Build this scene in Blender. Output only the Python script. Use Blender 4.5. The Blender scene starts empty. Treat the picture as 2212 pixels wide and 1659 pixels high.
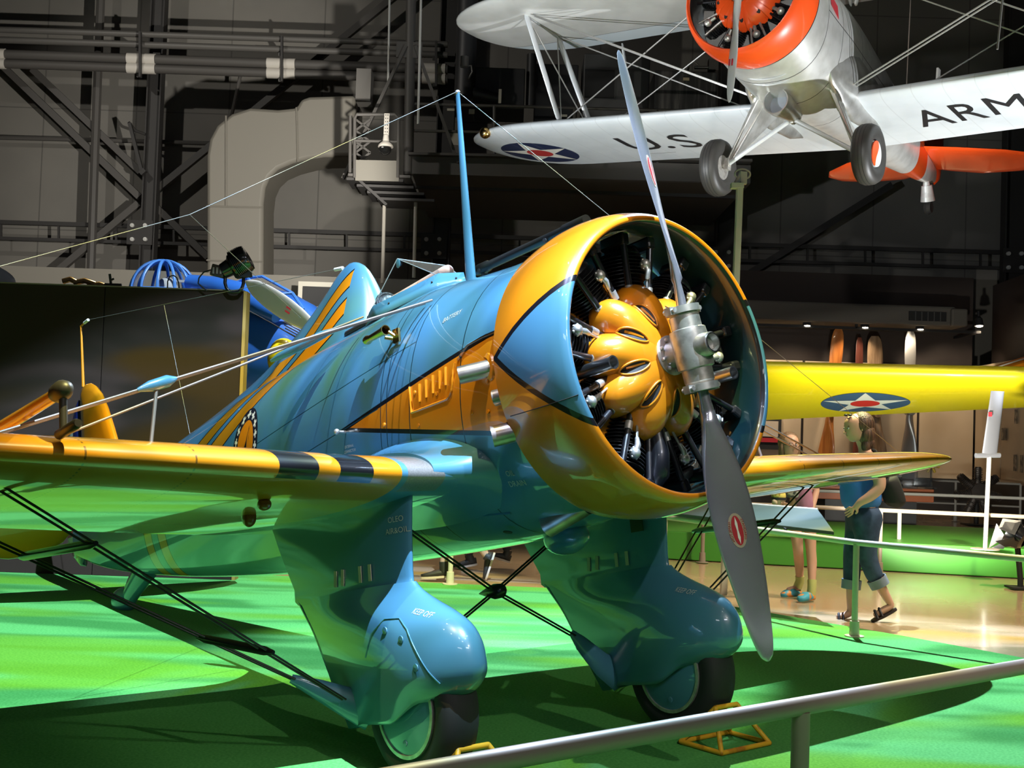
import bpy, bmesh, math, random
from mathutils import Vector, Matrix, Euler
random.seed(7)
R = math.radians
sc = bpy.context.scene
COL = sc.collection
# ---------------------------------------------------------------- camera
cd = bpy.data.cameras.new('camera')
cam = bpy.data.objects.new('camera', cd)
COL.objects.link(cam)
cd.sensor_width = 36.0
cd.lens = 2668.0 / 2212.0 * 36.0
cd.clip_end = 200
cam.matrix_world = Matrix.Translation((0, 0, 1.508)) @ Matrix.Rotation(R(92.19), 4, 'X') @ Matrix.Rotation(R(1.95), 4, 'Z')
sc.camera = cam
# ---------------------------------------------------------------- world and exposure
w = bpy.data.worlds.new('hall_ambient')
sc.world = w
w.use_nodes = True
w.node_tree.nodes['Background'].inputs[0].default_value = (0.80, 0.86, 1.0, 1)
w.node_tree.nodes['Background'].inputs[1].default_value = 0.016
sc.view_settings.view_transform = 'Standard'
sc.view_settings.look = 'None'
sc.view_settings.gamma = 1
sc.view_settings.exposure = 0.0
sc.view_settings.use_curve_mapping = False

# ---------------------------------------------------------------- expression -> shader nodes
class NT:
    def __init__(s, nt):
        s.nt = nt
    def node(s, t, **k):
        n = s.nt.nodes.new(t)
        for a, b in k.items(): setattr(n, a, b)
        return n
    def m(s, op, *a):
        n = s.node('ShaderNodeMath', operation=op)
        for i, x in enumerate(a):
            if isinstance(x, E): s.nt.links.new(x.s, n.inputs[i])
            else: n.inputs[i].default_value = float(x)
        return E(s, n.outputs[0])
    def coords(s, kind='Object'):
        t = s.node('ShaderNodeTexCoord')
        x = s.node('ShaderNodeSeparateXYZ')
        s.nt.links.new(t.outputs[kind], x.inputs[0])
        return [E(s, x.outputs[i]) for i in range(3)]
    def vec(s, x, y, z):
        n = s.node('ShaderNodeCombineXYZ')
        for i, a in enumerate((x, y, z)):
            if isinstance(a, E): s.nt.links.new(a.s, n.inputs[i])
            else: n.inputs[i].default_value = a
        return n.outputs[0]
    def noise(s, v=None, scale=5., detail=2., rough=.5, dist=0.):
        n = s.node('ShaderNodeTexNoise')
        n.inputs['Scale'].default_value = scale
        n.inputs['Detail'].default_value = detail
        n.inputs['Roughness'].default_value = rough
        n.inputs['Distortion'].default_value = dist
        if v is None:
            t = s.node('ShaderNodeTexCoord'); v = t.outputs['Object']
        s.nt.links.new(v, n.inputs['Vector'])
        return E(s, n.outputs['Fac'])
    def mix(s, f, a, b):
        n = s.node('ShaderNodeMix', data_type='RGBA')
        for i, x in ((0, f), (6, a), (7, b)):
            if isinstance(x, E): s.nt.links.new(x.s, n.inputs[i])
            elif i == 0: n.inputs[0].default_value = x
            else: n.inputs[i].default_value = (x[0], x[1], x[2], 1)
        return E(s, n.outputs[2])
class E:
    def __init__(s, n, so): s.n = n; s.s = so
    def __add__(s, o): return s.n.m('ADD', s, o)
    __radd__ = __add__
    def __sub__(s, o): return s.n.m('SUBTRACT', s, o)
    def __rsub__(s, o): return s.n.m('SUBTRACT', o, s)
    def __mul__(s, o): return s.n.m('MULTIPLY', s, o)
    __rmul__ = __mul__
    def __truediv__(s, o): return s.n.m('DIVIDE', s, o)
    def __gt__(s, o): return s.n.m('GREATER_THAN', s, o)
    def __lt__(s, o): return s.n.m('LESS_THAN', s, o)
    def abs(s): return s.n.m('ABSOLUTE', s)
    def mod(s, o): return s.n.m('FLOORED_MODULO', s, o)
    def max(s, o): return s.n.m('MAXIMUM', s, o)
    def min(s, o): return s.n.m('MINIMUM', s, o)
    def inv(s): return s.n.m('SUBTRACT', 1.0, s)
    def sin(s): return s.n.m('SINE', s)
    def sqrt(s): return s.n.m('SQRT', s)
    def band(s, a, b): return (s > a) * (s < b)
    def smooth(s, a, b):
        n = s.n.node('ShaderNodeMapRange', interpolation_type='SMOOTHSTEP')
        s.n.nt.links.new(s.s, n.inputs[0])
        n.inputs[1].default_value = a; n.inputs[2].default_value = b
        return E(s.n, n.outputs[0])
def star_mask(nt, u, v, r, rot=0.0):
    """five-pointed star, radius r, as an expression in u,v"""
    a = nt.m('ARCTAN2', u, v) + rot
    k = 2 * math.pi / 5
    a = (a + k / 2).mod(k) - k / 2
    rad = (u * u + v * v).sqrt()
    px = rad * nt.m('COSINE', a)
    py = (rad * nt.m('SINE', a)).abs()
    # edge from tip (r,0) to inner vertex
    ri = r * 0.382
    ix, iy = ri * math.cos(k / 2), ri * math.sin(k / 2)
    # line through (r,0),(ix,iy): keep inside
    nx, ny = iy, (r - ix)
    return (px * nx + py * ny) < (r * nx)
def roundel(nt, u, v, r, col, blue=(0.012, 0.022, 0.07), red=(0.45, 0.03, 0.03), white=(.75, .73, .66), rot=0.0):
    rad = (u * u + v * v).sqrt()
    c = nt.mix(rad < r, col, blue)
    c = nt.mix((rad < r) * star_mask(nt, u, v, r, rot), c, white)
    return nt.mix(rad < r * .34, c, red)

MATS = {}
def mat(name, col=None, rough=.5, metal=0., coat=0., fn=None, bump=None, spec=.5, trans=0., alpha=1., emit=None, estr=0., coat_rough=.04, rfn=None):
    if name in MATS: return MATS[name]
    m = bpy.data.materials.new(name); MATS[name] = m
    m.use_nodes = True
    nt = NT(m.node_tree)
    b = m.node_tree.nodes['Principled BSDF']
    b.inputs['Roughness'].default_value = rough
    b.inputs['Metallic'].default_value = metal
    b.inputs['Coat Weight'].default_value = coat
    b.inputs['Coat Roughness'].default_value = coat_rough
    b.inputs['Specular IOR Level'].default_value = spec
    b.inputs['Transmission Weight'].default_value = trans
    b.inputs['Alpha'].default_value = alpha
    if col: b.inputs['Base Color'].default_value = (*col[:3], 1)
    if fn:
        e = fn(nt); m.node_tree.links.new(e.s, b.inputs['Base Color'])
    if rfn:
        e = rfn(nt); m.node_tree.links.new(e.s, b.inputs['Roughness'])
    if emit:
        b.inputs['Emission Color'].default_value = (*emit, 1); b.inputs['Emission Strength'].default_value = estr
    if bump:
        e = bump[0](nt)
        bn = nt.node('ShaderNodeBump'); bn.inputs['Strength'].default_value = bump[1]; bn.inputs['Distance'].default_value = bump[2]
        m.node_tree.links.new(e.s, bn.inputs['Height']); m.node_tree.links.new(bn.outputs[0], b.inputs['Normal'])
    m.diffuse_color = (*(col or (.5, .5, .5))[:3], 1)
    return m

# ---------------------------------------------------------------- mesh helpers
class MB:
    def __init__(s): s.v = []; s.f = []; s.mi = []; s.cur = 0
    def add(s, vs, fs):
        o = len(s.v); s.v += [tuple(x) for x in vs]
        for f in fs: s.f.append(tuple(i + o for i in f)); s.mi.append(s.cur)
        return s
    def box(s, c, d, rot=None):
        x, y, z = [k / 2 for k in d]
        vs = [Vector((a * x, b * y, e * z)) for e in (-1, 1) for b in (-1, 1) for a in (-1, 1)]
        if rot is not None: vs = [rot @ q for q in vs]
        vs = [q + Vector(c) for q in vs]
        return s.add(vs, [(0, 2, 3, 1), (4, 5, 7, 6), (0, 1, 5, 4), (2, 6, 7, 3), (0, 4, 6, 2), (1, 3, 7, 5)])
    def rings(s, rs, closed=True, cap0=True, cap1=True):
        n = len(rs[0]); vs = [p for r_ in rs for p in r_]; fs = []
        for i in range(len(rs) - 1):
            for j in range(n if closed else n - 1):
                k = (j + 1) % n
                fs.append((i * n + j, i * n + k, (i + 1) * n + k, (i + 1) * n + j))
        if cap0: fs.append(tuple(range(n))[::-1])
        if cap1: fs.append(tuple((len(rs) - 1) * n + j for j in range(n)))
        return s.add(vs, fs)
    def tube(s, pts, r, n=10, cap=True, flat=1.0):
        pts = [Vector(p) for p in pts]
        if not isinstance(r, (list, tuple)): r = [r] * len(pts)
        rs = []; up = None
        for i, p in enumerate(pts):
            a = pts[max(i - 1, 0)]; b = pts[min(i + 1, len(pts) - 1)]
            d = (b - a).normalized()
            if up is None:
                up = Vector((0, 0, 1)) if abs(d.z) < .9 else Vector((1, 0, 0))
            x = d.cross(up).normalized(); y = x.cross(d).normalized(); up = y
            rs.append([p + x * math.cos(t) * r[i] * flat + y * math.sin(t) * r[i] for t in [2 * math.pi * k / n for k in range(n)]])
        return s.rings(rs, True, cap, cap)
    def lathe(s, prof, o=(0, 0, 0), ax=(1, 0, 0), n=32, cap=False):
        """prof: list of (along, radius)"""
        ax = Vector(ax).normalized(); o = Vector(o)
        u = ax.orthogonal().normalized(); v = ax.cross(u)
        rs = [[o + ax * a + (u * math.cos(t) + v * math.sin(t)) * max(r_, 1e-4) for t in [2 * math.pi * k / n for k in range(n)]] for a, r_ in prof]
        return s.rings(rs, True, cap, cap)
    def ball(s, c, r, n=12, m=8, sx=1, sy=1, sz=1):
        rs = []
        for i in range(m + 1):
            t = math.pi * i / m
            rs.append([Vector(c) + Vector((sx * r * math.sin(t) * math.cos(a), sy * r * math.sin(t) * math.sin(a), sz * -r * math.cos(t))) for a in [2 * math.pi * k / n for k in range(n)]])
        rs[0] = [q + Vector((0, 0, 0)) for q in rs[0]]
        return s.rings(rs, True, True, True)
    def beam(s, a, b, w_, h_, up=(0, 0, 1)):
        a = Vector(a); b = Vector(b); d = (b - a).normalized(); up = Vector(up)
        x = d.cross(up)
        if x.length < 1e-3: x = d.cross(Vector((0, 1, 0)))
        x.normalize(); y = x.cross(d)
        q = [x * w_ / 2 * i + y * h_ / 2 * j for i, j in ((-1, -1), (1, -1), (1, 1), (-1, 1))]
        return s.rings([[a + k for k in q], [b + k for k in q]])
    def prism(s, pts, off):
        """flat outline pts (3D) extruded by vector off"""
        off = Vector(off)
        return s.rings([[Vector(p) for p in pts], [Vector(p) + off for p in pts]])
    def obj(s, name, m, parent=None, smooth=None, bevel=0, solid=0, sub=0, label=None, edge=None):
        me = bpy.data.meshes.new(name); me.from_pydata(s.v, [], s.f); me.validate(); me.update()
        ms = m if isinstance(m, (list, tuple)) else [m]
        for k in ms: me.materials.append(k)
        if len(ms) > 1 and len(s.mi) == len(me.polygons):
            me.polygons.foreach_set('material_index', s.mi)
        bm = bmesh.new(); bm.from_mesh(me); bmesh.ops.remove_doubles(bm, verts=bm.verts, dist=1e-6)
        bmesh.ops.recalc_face_normals(bm, faces=bm.faces); bm.to_mesh(me); bm.free()
        o = bpy.data.objects.new(name, me); COL.objects.link(o)
        if parent is not None: o.parent = parent
        if smooth:
            for p in me.polygons: p.use_smooth = True
            me.set_sharp_from_angle(angle=R(smooth))
        if solid:
            q = o.modifiers.new('s', 'SOLIDIFY'); q.thickness = solid; q.offset = -1
        if bevel:
            q = o.modifiers.new('b', 'BEVEL'); q.width = bevel; q.segments = 2; q.limit_method = 'ANGLE'
        if sub:
            q = o.modifiers.new('d', 'SUBSURF'); q.levels = sub; q.render_levels = sub
        if label: o['label'] = label
        return o
def empty(name, label, cat, loc=(0, 0, 0), rz=0., group=None, mw=None):
    o = bpy.data.objects.new(name, None); COL.objects.link(o); o.empty_display_size = .2
    o.location = loc; o.rotation_euler = (0, 0, rz)
    if mw is not None: o.matrix_world = mw
    tag(o, label, cat, group); return o
def tag(o, label, cat, group=None):
    o['label'] = label; o['category'] = cat
    if group: o['group'] = group
    return o
def struct(o): o['kind'] = 'structure'; return o
def copy_tree(o, parent=None):
    c = o.copy(); COL.objects.link(c); c.parent = parent
    for ch in [k for k in bpy.data.objects if k.parent == o]: 
        d = copy_tree(ch, c); d.matrix_parent_inverse = ch.matrix_parent_inverse
    return c
def interp(tab, x):
    """tab: sorted list of (x, a, b, ...)"""
    if x <= tab[0][0]: return tab[0][1:]
    if x >= tab[-1][0]: return tab[-1][1:]
    for i in range(len(tab) - 1):
        if tab[i][0] <= x <= tab[i + 1][0]:
            t = (x - tab[i][0]) / (tab[i + 1][0] - tab[i][0])
            return tuple(p + (q - p) * t for p, q in zip(tab[i][1:], tab[i + 1][1:]))
def smoothtab(tab, x):
    """Catmull-Rom through the table"""
    n = len(tab)
    if x <= tab[0][0]: return tab[0][1:]
    if x >= tab[-1][0]: return tab[-1][1:]
    for i in range(n - 1):
        if tab[i][0] <= x <= tab[i + 1][0]: break
    x0, x1 = tab[i][0], tab[i + 1][0]; h = x1 - x0; t = (x - x0) / h
    out = []
    for k in range(1, len(tab[0])):
        p1, p2 = tab[i][k], tab[i + 1][k]
        m1 = (p2 - tab[i - 1][k]) / (x1 - tab[i - 1][0]) if i > 0 else (p2 - p1) / h
        m2 = (tab[i + 2][k] - p1) / (tab[i + 2][0] - x0) if i < n - 2 else (p2 - p1) / h
        t2, t3 = t * t, t * t * t
        out.append((2 * t3 - 3 * t2 + 1) * p1 + (t3 - 2 * t2 + t) * h * m1 + (-2 * t3 + 3 * t2) * p2 + (t3 - t2) * h * m2)
    return tuple(out)
def text_mesh(name, s, size, m, mw, parent=None, depth=.002, spacing=1.0, shear=0, wrap=None):
    """letters as a thin mesh; mw maps text plane (x right, y up) into the parent's frame"""
    c = bpy.data.curves.new(name, 'FONT'); c.body = s; c.size = size; c.extrude = depth / 2
    c.align_x = 'CENTER'; c.align_y = 'CENTER'; c.space_character = spacing; c.shear = shear; c.space_line = .8; c.resolution_u = 3
    t = bpy.data.objects.new(name, c); COL.objects.link(t)
    dg = bpy.context.evaluated_depsgraph_get(); me = bpy.data.meshes.new_from_object(t.evaluated_get(dg))
    bpy.data.objects.remove(t)
    me.transform(mw)
    if wrap:
        for v in me.vertices: v.co = wrap(v.co)
    o = bpy.data.objects.new(name, me); COL.objects.link(o); me.materials.clear(); me.materials.append(m)
    if parent is not None: o.parent = parent
    return o
def frame(o, x, y):
    """matrix with origin o, x axis x, y axis y"""
    x = Vector(x).normalized(); y = Vector(y); y = (y - x * x.dot(y)).normalized(); z = x.cross(y)
    m = Matrix((x, y, z)).transposed().to_4x4(); m.translation = Vector(o); return m
CAMP = Vector((0, 0, 1.508))
# ---------------------------------------------------------------- lights
def aim(o, target):
    d = Vector(target) - o.location
    o.rotation_euler = d.to_track_quat('-Z', 'Y').to_euler()
def spot(name, loc, target, power, size=40, blend=.3, col=(1, 1, 1), rad=.08, gobo=None):
    l = bpy.data.lights.new(name, 'SPOT'); l.energy = power; l.spot_size = R(size); l.spot_blend = blend
    l.color = col; l.shadow_soft_size = rad
    o = bpy.data.objects.new(name, l); COL.objects.link(o); o.location = loc; aim(o, target)
    if gobo:
        l.use_nodes = True
        nt = NT(l.node_tree); em = [n for n in l.node_tree.nodes if n.type == 'EMISSION'][0]
        g = nt.node('ShaderNodeNewGeometry'); x = nt.node('ShaderNodeSeparateXYZ')
        l.node_tree.links.new(g.outputs['Incoming'], x.inputs[0])
        X, Y, Z = [E(nt, x.outputs[i]) for i in range(3)]
        u, v = X / Z, Y / Z
        e = gobo(nt, u, v); l.node_tree.links.new(e.s, em.inputs['Color'])
    return o
def gobo_floor(nt, u, v):
    """rippled cyan and green projection: streaks elongated across the hall"""
    a = nt.noise(nt.vec(u * 5.0, v * 20.0, 0.0), 1.0, 2.0, .5, .6)
    b = nt.noise(nt.vec(u * 3.0 + 7.0, v * 11.0, 3.0), 1.0, 1.0, .5, .3)
    c = nt.mix(a.smooth(.40, .60), (0.36, 0.60, 0.74), (0.84, 1.14, 1.55))
    return nt.mix(b.smooth(.48, .62) * .8, c, (0.90, 0.88, 0.22))
def gobo_far(nt, u, v):
    return gobo_floor(nt, u * 1.5 + 2.3, v * 1.5 + .52)
def gobo_blue(nt, u, v):
    a = nt.noise(nt.vec((u * 0.95 - v * .3) * 24.0, (v * .95 + u * .3) * 5.0, 1.0), 1.0, 1.0, .45, .5)
    return nt.mix(a.smooth(.44, .56), (1.0, 0.86, .28), (.95, 1.02, 1.75))
spot('ripple_projector', (1.6, 1.9, 12.7), (-2.3, 8.8, 0), 25500, 33, .22, rad=.035, gobo=gobo_far)
spot('ripple_projector', (3.1, 12.7, 8.5), (2.3, 6.6, 0), 10500, 54, .3, rad=.03, gobo=gobo_floor)
spot('key_spot', (-2.2, 3.1, 9.0), (-.5, 6.3, 1.9), 2000, 27, .45, rad=.04, gobo=gobo_blue)
spot('key_spot', (4.6, -1.6, 7.5), (.7, 5.4, 1.3), 1000, 22, .5, col=(1.0, .93, .85), rad=.04)
for i, (x, y, z) in enumerate([(-5.5, 3, 8.6), (-4.0, 1, 8.8), (-2.0, 3.2, 9), (.4, -1.5, 8.8), (2.2, 1.0, 8.6), (3.4, 3.2, 8.6), (-1.0, 0.2, 8.2), (-3.2, 5.5, 9)]):
    spot('ceiling_spot', (x, y, z), (-.3, 6.8, 1.5), 55, 34, .5, col=(1, .93, .84), rad=.06)
# up-lights for the hanging biplane
spot('flood', (8.4, 12.2, .5), (4.6, 15.5, 6.2), 3800, 55, .5, col=(.93, .97, 1.0), rad=.08)
spot('flood', (-2.2, 12.3, 3.4), (1.2, 16.0, 6.3), 1700, 60, .5, col=(.93, .97, 1.0), rad=.08)
spot('biplane_spot', (1.5, 5.5, 4.5), (3.0, 14.0, 6.3), 1300, 30, .5, col=(1, .97, .93), rad=.08)
# wall washers
spot('wall_washer', (-1.5, 17.0, 4.4), (-10.5, 30, 8.2), 5600, 60, .5, col=(1, .95, .86), rad=.10)
spot('wall_washer', (-13.0, 14.0, 13.0), (-6.5, 27, 7.0), 2400, 60, .6, col=(1, .95, .86), rad=.2)
spot('wing_spot', (4.2, 12.5, .6), (6.2, 17.0, 2.6), 1300, 80, .6, col=(1, .96, .85), rad=.1)
spot('walkway_fill', (5.5, 9.5, 8.5), (4.4, 12.8, 0), 4500, 50, .7, col=(1, .85, .60), rad=.3)
def area_fill(name, loc, target, power, sx, sy, col=(1, 1, 1)):
    l = bpy.data.lights.new(name, 'AREA'); l.shape = 'RECTANGLE'; l.size = sx; l.size_y = sy; l.energy = power; l.color = col
    o = bpy.data.objects.new(name, l); COL.objects.link(o); o.location = loc; aim(o, target); return o
area_fill('front_fill', (3.5, -2.5, 6.5), (.8, 5.5, 1.5), 75, 2.4, .5, (.86, .88, 1.0))  # added soft fill so the propeller blade catches light, no real panel
area_fill('front_fill', (-1.5, -3.5, 6.0), (.3, 5.5, 1.5), 30, 2.4, .5, (.9, .92, 1.0))  # second added front fill, likewise without a real panel
spot('visitor_fill', (5.2, 7.8, 5.0), (2.9, 11.0, 1.2), 420, 34, .6, col=(1, .90, .76), rad=.15)  # added warm fill on the visitors, not a lamp of the hall
spot('walkway_fill', (-1.5, 15.5, 8.5), (-.3, 13.0, 0), 1500, 42, .7, col=(1, .85, .62), rad=.3)  # added to brighten the legs under the belly, not a hall lamp
# ---------------------------------------------------------------- shared materials
BLUE = (0.060, 0.190, 0.285)
ORANGE = (0.64, 0.205, 0.006)
YELLOW = (0.60, 0.205, 0.005)
BLACKP = (0.006, 0.006, 0.008)
gloss = dict(rough=.32, coat=1.0, coat_rough=.03)
M_blue = mat('blue_paint', BLUE, **gloss)
M_orange = mat('orange_paint', ORANGE, **gloss)
M_black = mat('black_paint', BLACKP, rough=.35, coat=.5)
M_blackm = mat('black_matt', (.012, .012, .013), rough=.7)
M_rubber = mat('tyre_rubber', (.014, .014, .015), rough=.75)
M_alu = mat('polished_aluminium', (.62, .62, .66), rough=.13, metal=.82, fn=lambda n: n.mix(n.noise(scale=3.0, detail=2.0).smooth(.3, .7), (.74, .73, .80), (.66, .65, .72)), rfn=lambda n: n.noise(scale=4., detail=1.) * .12 + .16)
M_castal = mat('cast_aluminium', (.52, .50, .47), rough=.42, metal=.75, fn=lambda n: n.mix(n.noise(scale=22.0, detail=4.0).smooth(.4, .65), (.60, .585, .55), (.42, .40, .375)))
M_steel = mat('steel', (.45, .44, .43), rough=.3, metal=1.0)
M_wire = mat('wire_steel', (.20, .165, .135), rough=.5, metal=.5)
M_darkwire = mat('black_wire', (.012, .012, .012), rough=.4)
M_brass = mat('brass', (.62, .42, .16), rough=.22, metal=1.0)
M_white = mat('white_lettering', (.72, .70, .62), rough=.6)
M_red = mat('red_paint', (.42, .02, .03), rough=.4)
M_leather = mat('black_leather', (.01, .01, .012), rough=.4, bump=(lambda n: n.noise(scale=60., detail=3.), .4, .004))
def glassmat(name, tint=(.9, .95, 1.), a=.16):
    m = bpy.data.materials.new(name); m.use_nodes = True; nt = m.node_tree; nt.nodes.clear()
    o = nt.nodes.new('ShaderNodeOutputMaterial'); mx = nt.nodes.new('ShaderNodeMixShader')
    t = nt.nodes.new('ShaderNodeBsdfTransparent'); g = nt.nodes.new('ShaderNodeBsdfGlossy'); g.inputs['Roughness'].default_value = .03
    t.inputs[0].default_value = (*tint, 1); g.inputs[0].default_value = (.9, .9, .9, 1)
    f = nt.nodes.new('ShaderNodeLayerWeight'); f.inputs[0].default_value = .12
    ad = nt.nodes.new('ShaderNodeMath'); ad.operation = 'MULTIPLY_ADD'; ad.inputs[1].default_value = .35; ad.inputs[2].default_value = a; ad.use_clamp = True
    nt.links.new(f.outputs['Fresnel'], ad.inputs[0]); nt.links.new(ad.outputs[0], mx.inputs[0]); nt.links.new(t.outputs[0], mx.inputs[1]); nt.links.new(g.outputs[0], mx.inputs[2]); nt.links.new(mx.outputs[0], o.inputs[0])
    return m
M_glass = glassmat('plexiglass', a=.06)
# ================================================================ the hall
def _ray(u, v):
    rr, ph = R(1.95), R(2.19); a, b = u - 1106, v - 829.5
    x = a * math.cos(rr) + b * math.sin(rr); y = -a * math.sin(rr) + b * math.cos(rr)
    d = (x / 2668., 1., -y / 2668.)
    return Vector((d[0], d[1] * math.cos(ph) - d[2] * math.sin(ph), d[1] * math.sin(ph) + d[2] * math.cos(ph)))
def at(u, v, Y):
    """survey helper: the point at depth Y seen at photo coordinate u, v"""
    d = _ray(u, v); return CAMP + d * (Y / d.y)
def atz(u, v, z):
    d = _ray(u, v); return CAMP + d * ((z - CAMP.z) / d.z)

def tanfloor(n):
    a = n.noise(scale=.5, detail=0.)
    return n.mix(a.smooth(.35, .7), (.50, .345, .20), (.44, .30, .17))
mb = MB(); mb.box((0, 14, -.07), (70, 44, .12))
struct(mb.obj('floor', mat('polished_tan_floor', (.40, .28, .16), rough=.22, coat=.5, coat_rough=.12, fn=tanfloor, rfn=lambda n: n.noise(scale=1.2, detail=1.) * .2 + .15)))
def turf(n):
    return n.mix(n.noise(scale=70., detail=3.).smooth(.3, .7), (.062, .28, .055), (.10, .36, .082))
edge = [atz(u, v, 0) for u, v in ((2700, 1480), (2212, 1421), (1960, 1375), (1590, 1311), (1300, 1275), (1030, 1263), (530, 1240), (300, 1226), (-500, 1190))]
mb = MB(); mb.prism([Vector((-14, -4, -.009))] + [Vector((9, -4, -.009))] + [Vector((p.x, p.y, -.009)) for p in edge] + [Vector((-16, 12.2, -.009))], (0, 0, .009))
struct(mb.obj('floor_green', mat('green_carpet', (.07, .3, .06), rough=.92, spec=.2, fn=turf, bump=(lambda n: n.noise(scale=220., detail=2.), .25, .004))))
def sheet(n):
    x, y, z = n.coords()
    s = ((x + .4).mod(2.35) < .035).max((z.mod(3.1) < .03))
    c = n.mix(n.noise(scale=.35, detail=4.).smooth(.3, .7), (.185, .175, .155), (.145, .138, .125))
    return n.mix(s * .55, c, (.05, .048, .044))
mb = MB(); mb.box((0, 31.3, 9), (90, .3, 22)); struct(mb.obj('wall_back', mat('sheet_wall', (.16, .155, .14), rough=.75, fn=sheet)))
mb = MB(); mb.box((0, 14, 20.1), (70, 44, .2)); struct(mb.obj('ceiling', mat('ceiling_dark', (.02, .02, .02), rough=.9)))
for s, nm in ((-1, 'wall_left'), (1, 'wall_right')):
    mb = MB(); mb.box((s * 27, 14, 10), (.3, 44, 20)); struct(mb.obj(nm, mat('wall_dark', (.05, .048, .045), rough=.9)))
M_frame = mat('frame_steel', (.075, .07, .065), rough=.55, spec=.4)
M_dframe = mat('dark_steel', (.028, .026, .025), rough=.6)
M_lpipe = mat('pipe_paint', (.10, .095, .088), rough=.45)
M_tan = mat('tan_duct', (.155, .145, .122), rough=.6)
WY = 30.6
def bar(name, label, cat, pts, r, m, Y=WY, grp=None, kind='tube', n=8):
    mb = MB()
    P = [at(u, v, Y) for u, v in pts]
    if kind == 'tube': mb.tube(P, r, n)
    else:
        for a, b in zip(P[:-1], P[1:]): mb.beam(a, b, r[0], r[1], up=(0, 1, 0))
    o = mb.obj(name, m, smooth=40 if kind == 'tube' else None); tag(o, label, cat, grp); return o
# roof columns
def column(name, label, u0, v0, u1, v1, Y, w_, m):
    a, b = at(u0, v0, Y), at(u1, v1, Y); a.x = b.x = (a.x + b.x) / 2; a.z = 19.9; b.z = 0
    mb = MB(); mb.beam(a, b, .03, w_, up=(0, 1, 0)) if False else None
    c = (a + b) / 2
    mb.box((c.x - w_ / 2, c.y, c.z), (.035, .34, a.z)); mb.box((c.x + w_ / 2, c.y, c.z), (.035, .34, a.z)); mb.box(c, (w_, .03, a.z))
    o = mb.obj(name, m, bevel=.004); tag(o, label, 'column'); return o
column('steel_column', 'dark steel column beside the hinged bracket on the grey wall', 333, 0, 330, 600, 30.2, .32, M_dframe)
column('steel_column', 'black steel column at the right end of the long girt truss', 2192, 380, 2186, 700, 30.2, .5, M_dframe)
column('steel_column', 'dark steel column behind the legs of the catwalk stair', 955, 440, 952, 600, 30.2, .4, M_dframe)
c_ = column('steel_column', 'black steel column behind the white clamp pole', 1568, 380, 1564, 640, 30.2, .45, M_dframe)
def bolts(u, v, Y):
    mb = MB()
    for du in (-16, 12):
        for dv in (-15, 15):
            mb.lathe([(0, .055), (-.05, .05), (-.055, .001)], at(u + du, v + dv, Y), (0, 1, 0), 10)
    return mb
for u, v in ((302, 502), (937, 532), (1562, 560), (2194, 563)):
    mb = MB(); p = at(u, v, 30.0); mb.box((p.x, 30.0, p.z), (.62, .03, .60)); o = mb.obj('bolted_plate', M_dframe)
    tag(o, {302: 'bolted black plate on the column left of the duct', 937: 'bolted dark plate on the column under the catwalk', 1562: 'bolted dark plate just left of the white clamp pole', 2194: 'bolted plate on the column at the far right'}[u], 'plate')
    bolts(u, v, 29.98).obj('bolt', mat('bolt_zinc', (.5, .5, .48), rough=.4), parent=o)
# long girt truss
mb = MB(); ps = []
A0, A1 = at(-60, 478, 30.5), at(2180, 546, 30.5); B0, B1 = at(-60, 513, 30.5), at(2180, 580, 30.5)
tr = empty('girt_truss', 'long dark horizontal girt truss running along the whole back wall', 'truss', loc=(A0.lerp(B1, .5)))
def loc(o, e): o.parent = e; o.matrix_local = Matrix.Translation(-Vector(e.location)); return o
mb.beam(A0, A1, .10, .10); loc(mb.obj('top_chord', M_dframe), tr)
mb = MB(); mb.beam(B0, B1, .08, .08); loc(mb.obj('bottom_chord', M_dframe), tr)
for i in range(18):
    t = (i + .5) / 18; mb = MB(); mb.beam(A0.lerp(A1, t), B0.lerp(B1, t), .05, .05); loc(mb.obj('web_bar', M_dframe), tr)
bar('wall_girt', 'light grey horizontal girt high on the wall left of the column', 'girt', [(-60, 296), (300, 305), (490, 311)], .055, M_frame, 30.8)
for a, b, r_, l in (((-20, 118), (302, 426), .11, 'thick diagonal brace falling right towards the hinged bracket column'),
                    ((70, 150), (304, 372), .07, 'thin diagonal brace running behind the thick left brace'),
                    ((322, 424), (905, -50), .10, 'long diagonal brace rising right from the column above the duct'),
                    ((300, 440), (120, 590), .10, 'diagonal brace falling left from the column foot node'),
                    ((326, 436), (450, 556), .10, 'diagonal brace falling right from the column into the duct side'),
                    ((1925, 400), (1590, 608), .12, 'dark diagonal brace on the wall under the hanging tail wheel')):
    bar('diagonal_brace', l, 'brace', [a, b], (.16, r_ * 1.6), M_frame if b[0] != 1590 else M_dframe, 30.4, kind='beam')
bar('vertical_pipe', 'round grey vertical pipe on the wall left of the column', 'pipe', [(219, -40), (206, 300), (196, 600)], .11, M_frame, 30.3)
mb = MB(); mb.tube([at(521, 155, 29.45), at(492, 288, 30.35)], .045, 8); tag(mb.obj('tie_rod', M_frame, smooth=40), 'thin rod hanging from the pipes to the long brace', 'rod')
# hinged bracket on the column
mb = MB(); mb.tube([at(278, 264, 30.0), at(292, 282, 30.0), at(314, 290, 30.0)], .035, 8); mb.beam(at(280, 266, 29.9), at(306, 368, 29.9), .08, .10, up=(0, 1, 0)); mb.beam(at(306, 368, 29.9), at(312, 375, 29.9), .15, .15)
tag(mb.obj('hinged_bracket', M_dframe), 'small black hinged bracket on the left face of the column', 'bracket')
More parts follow.
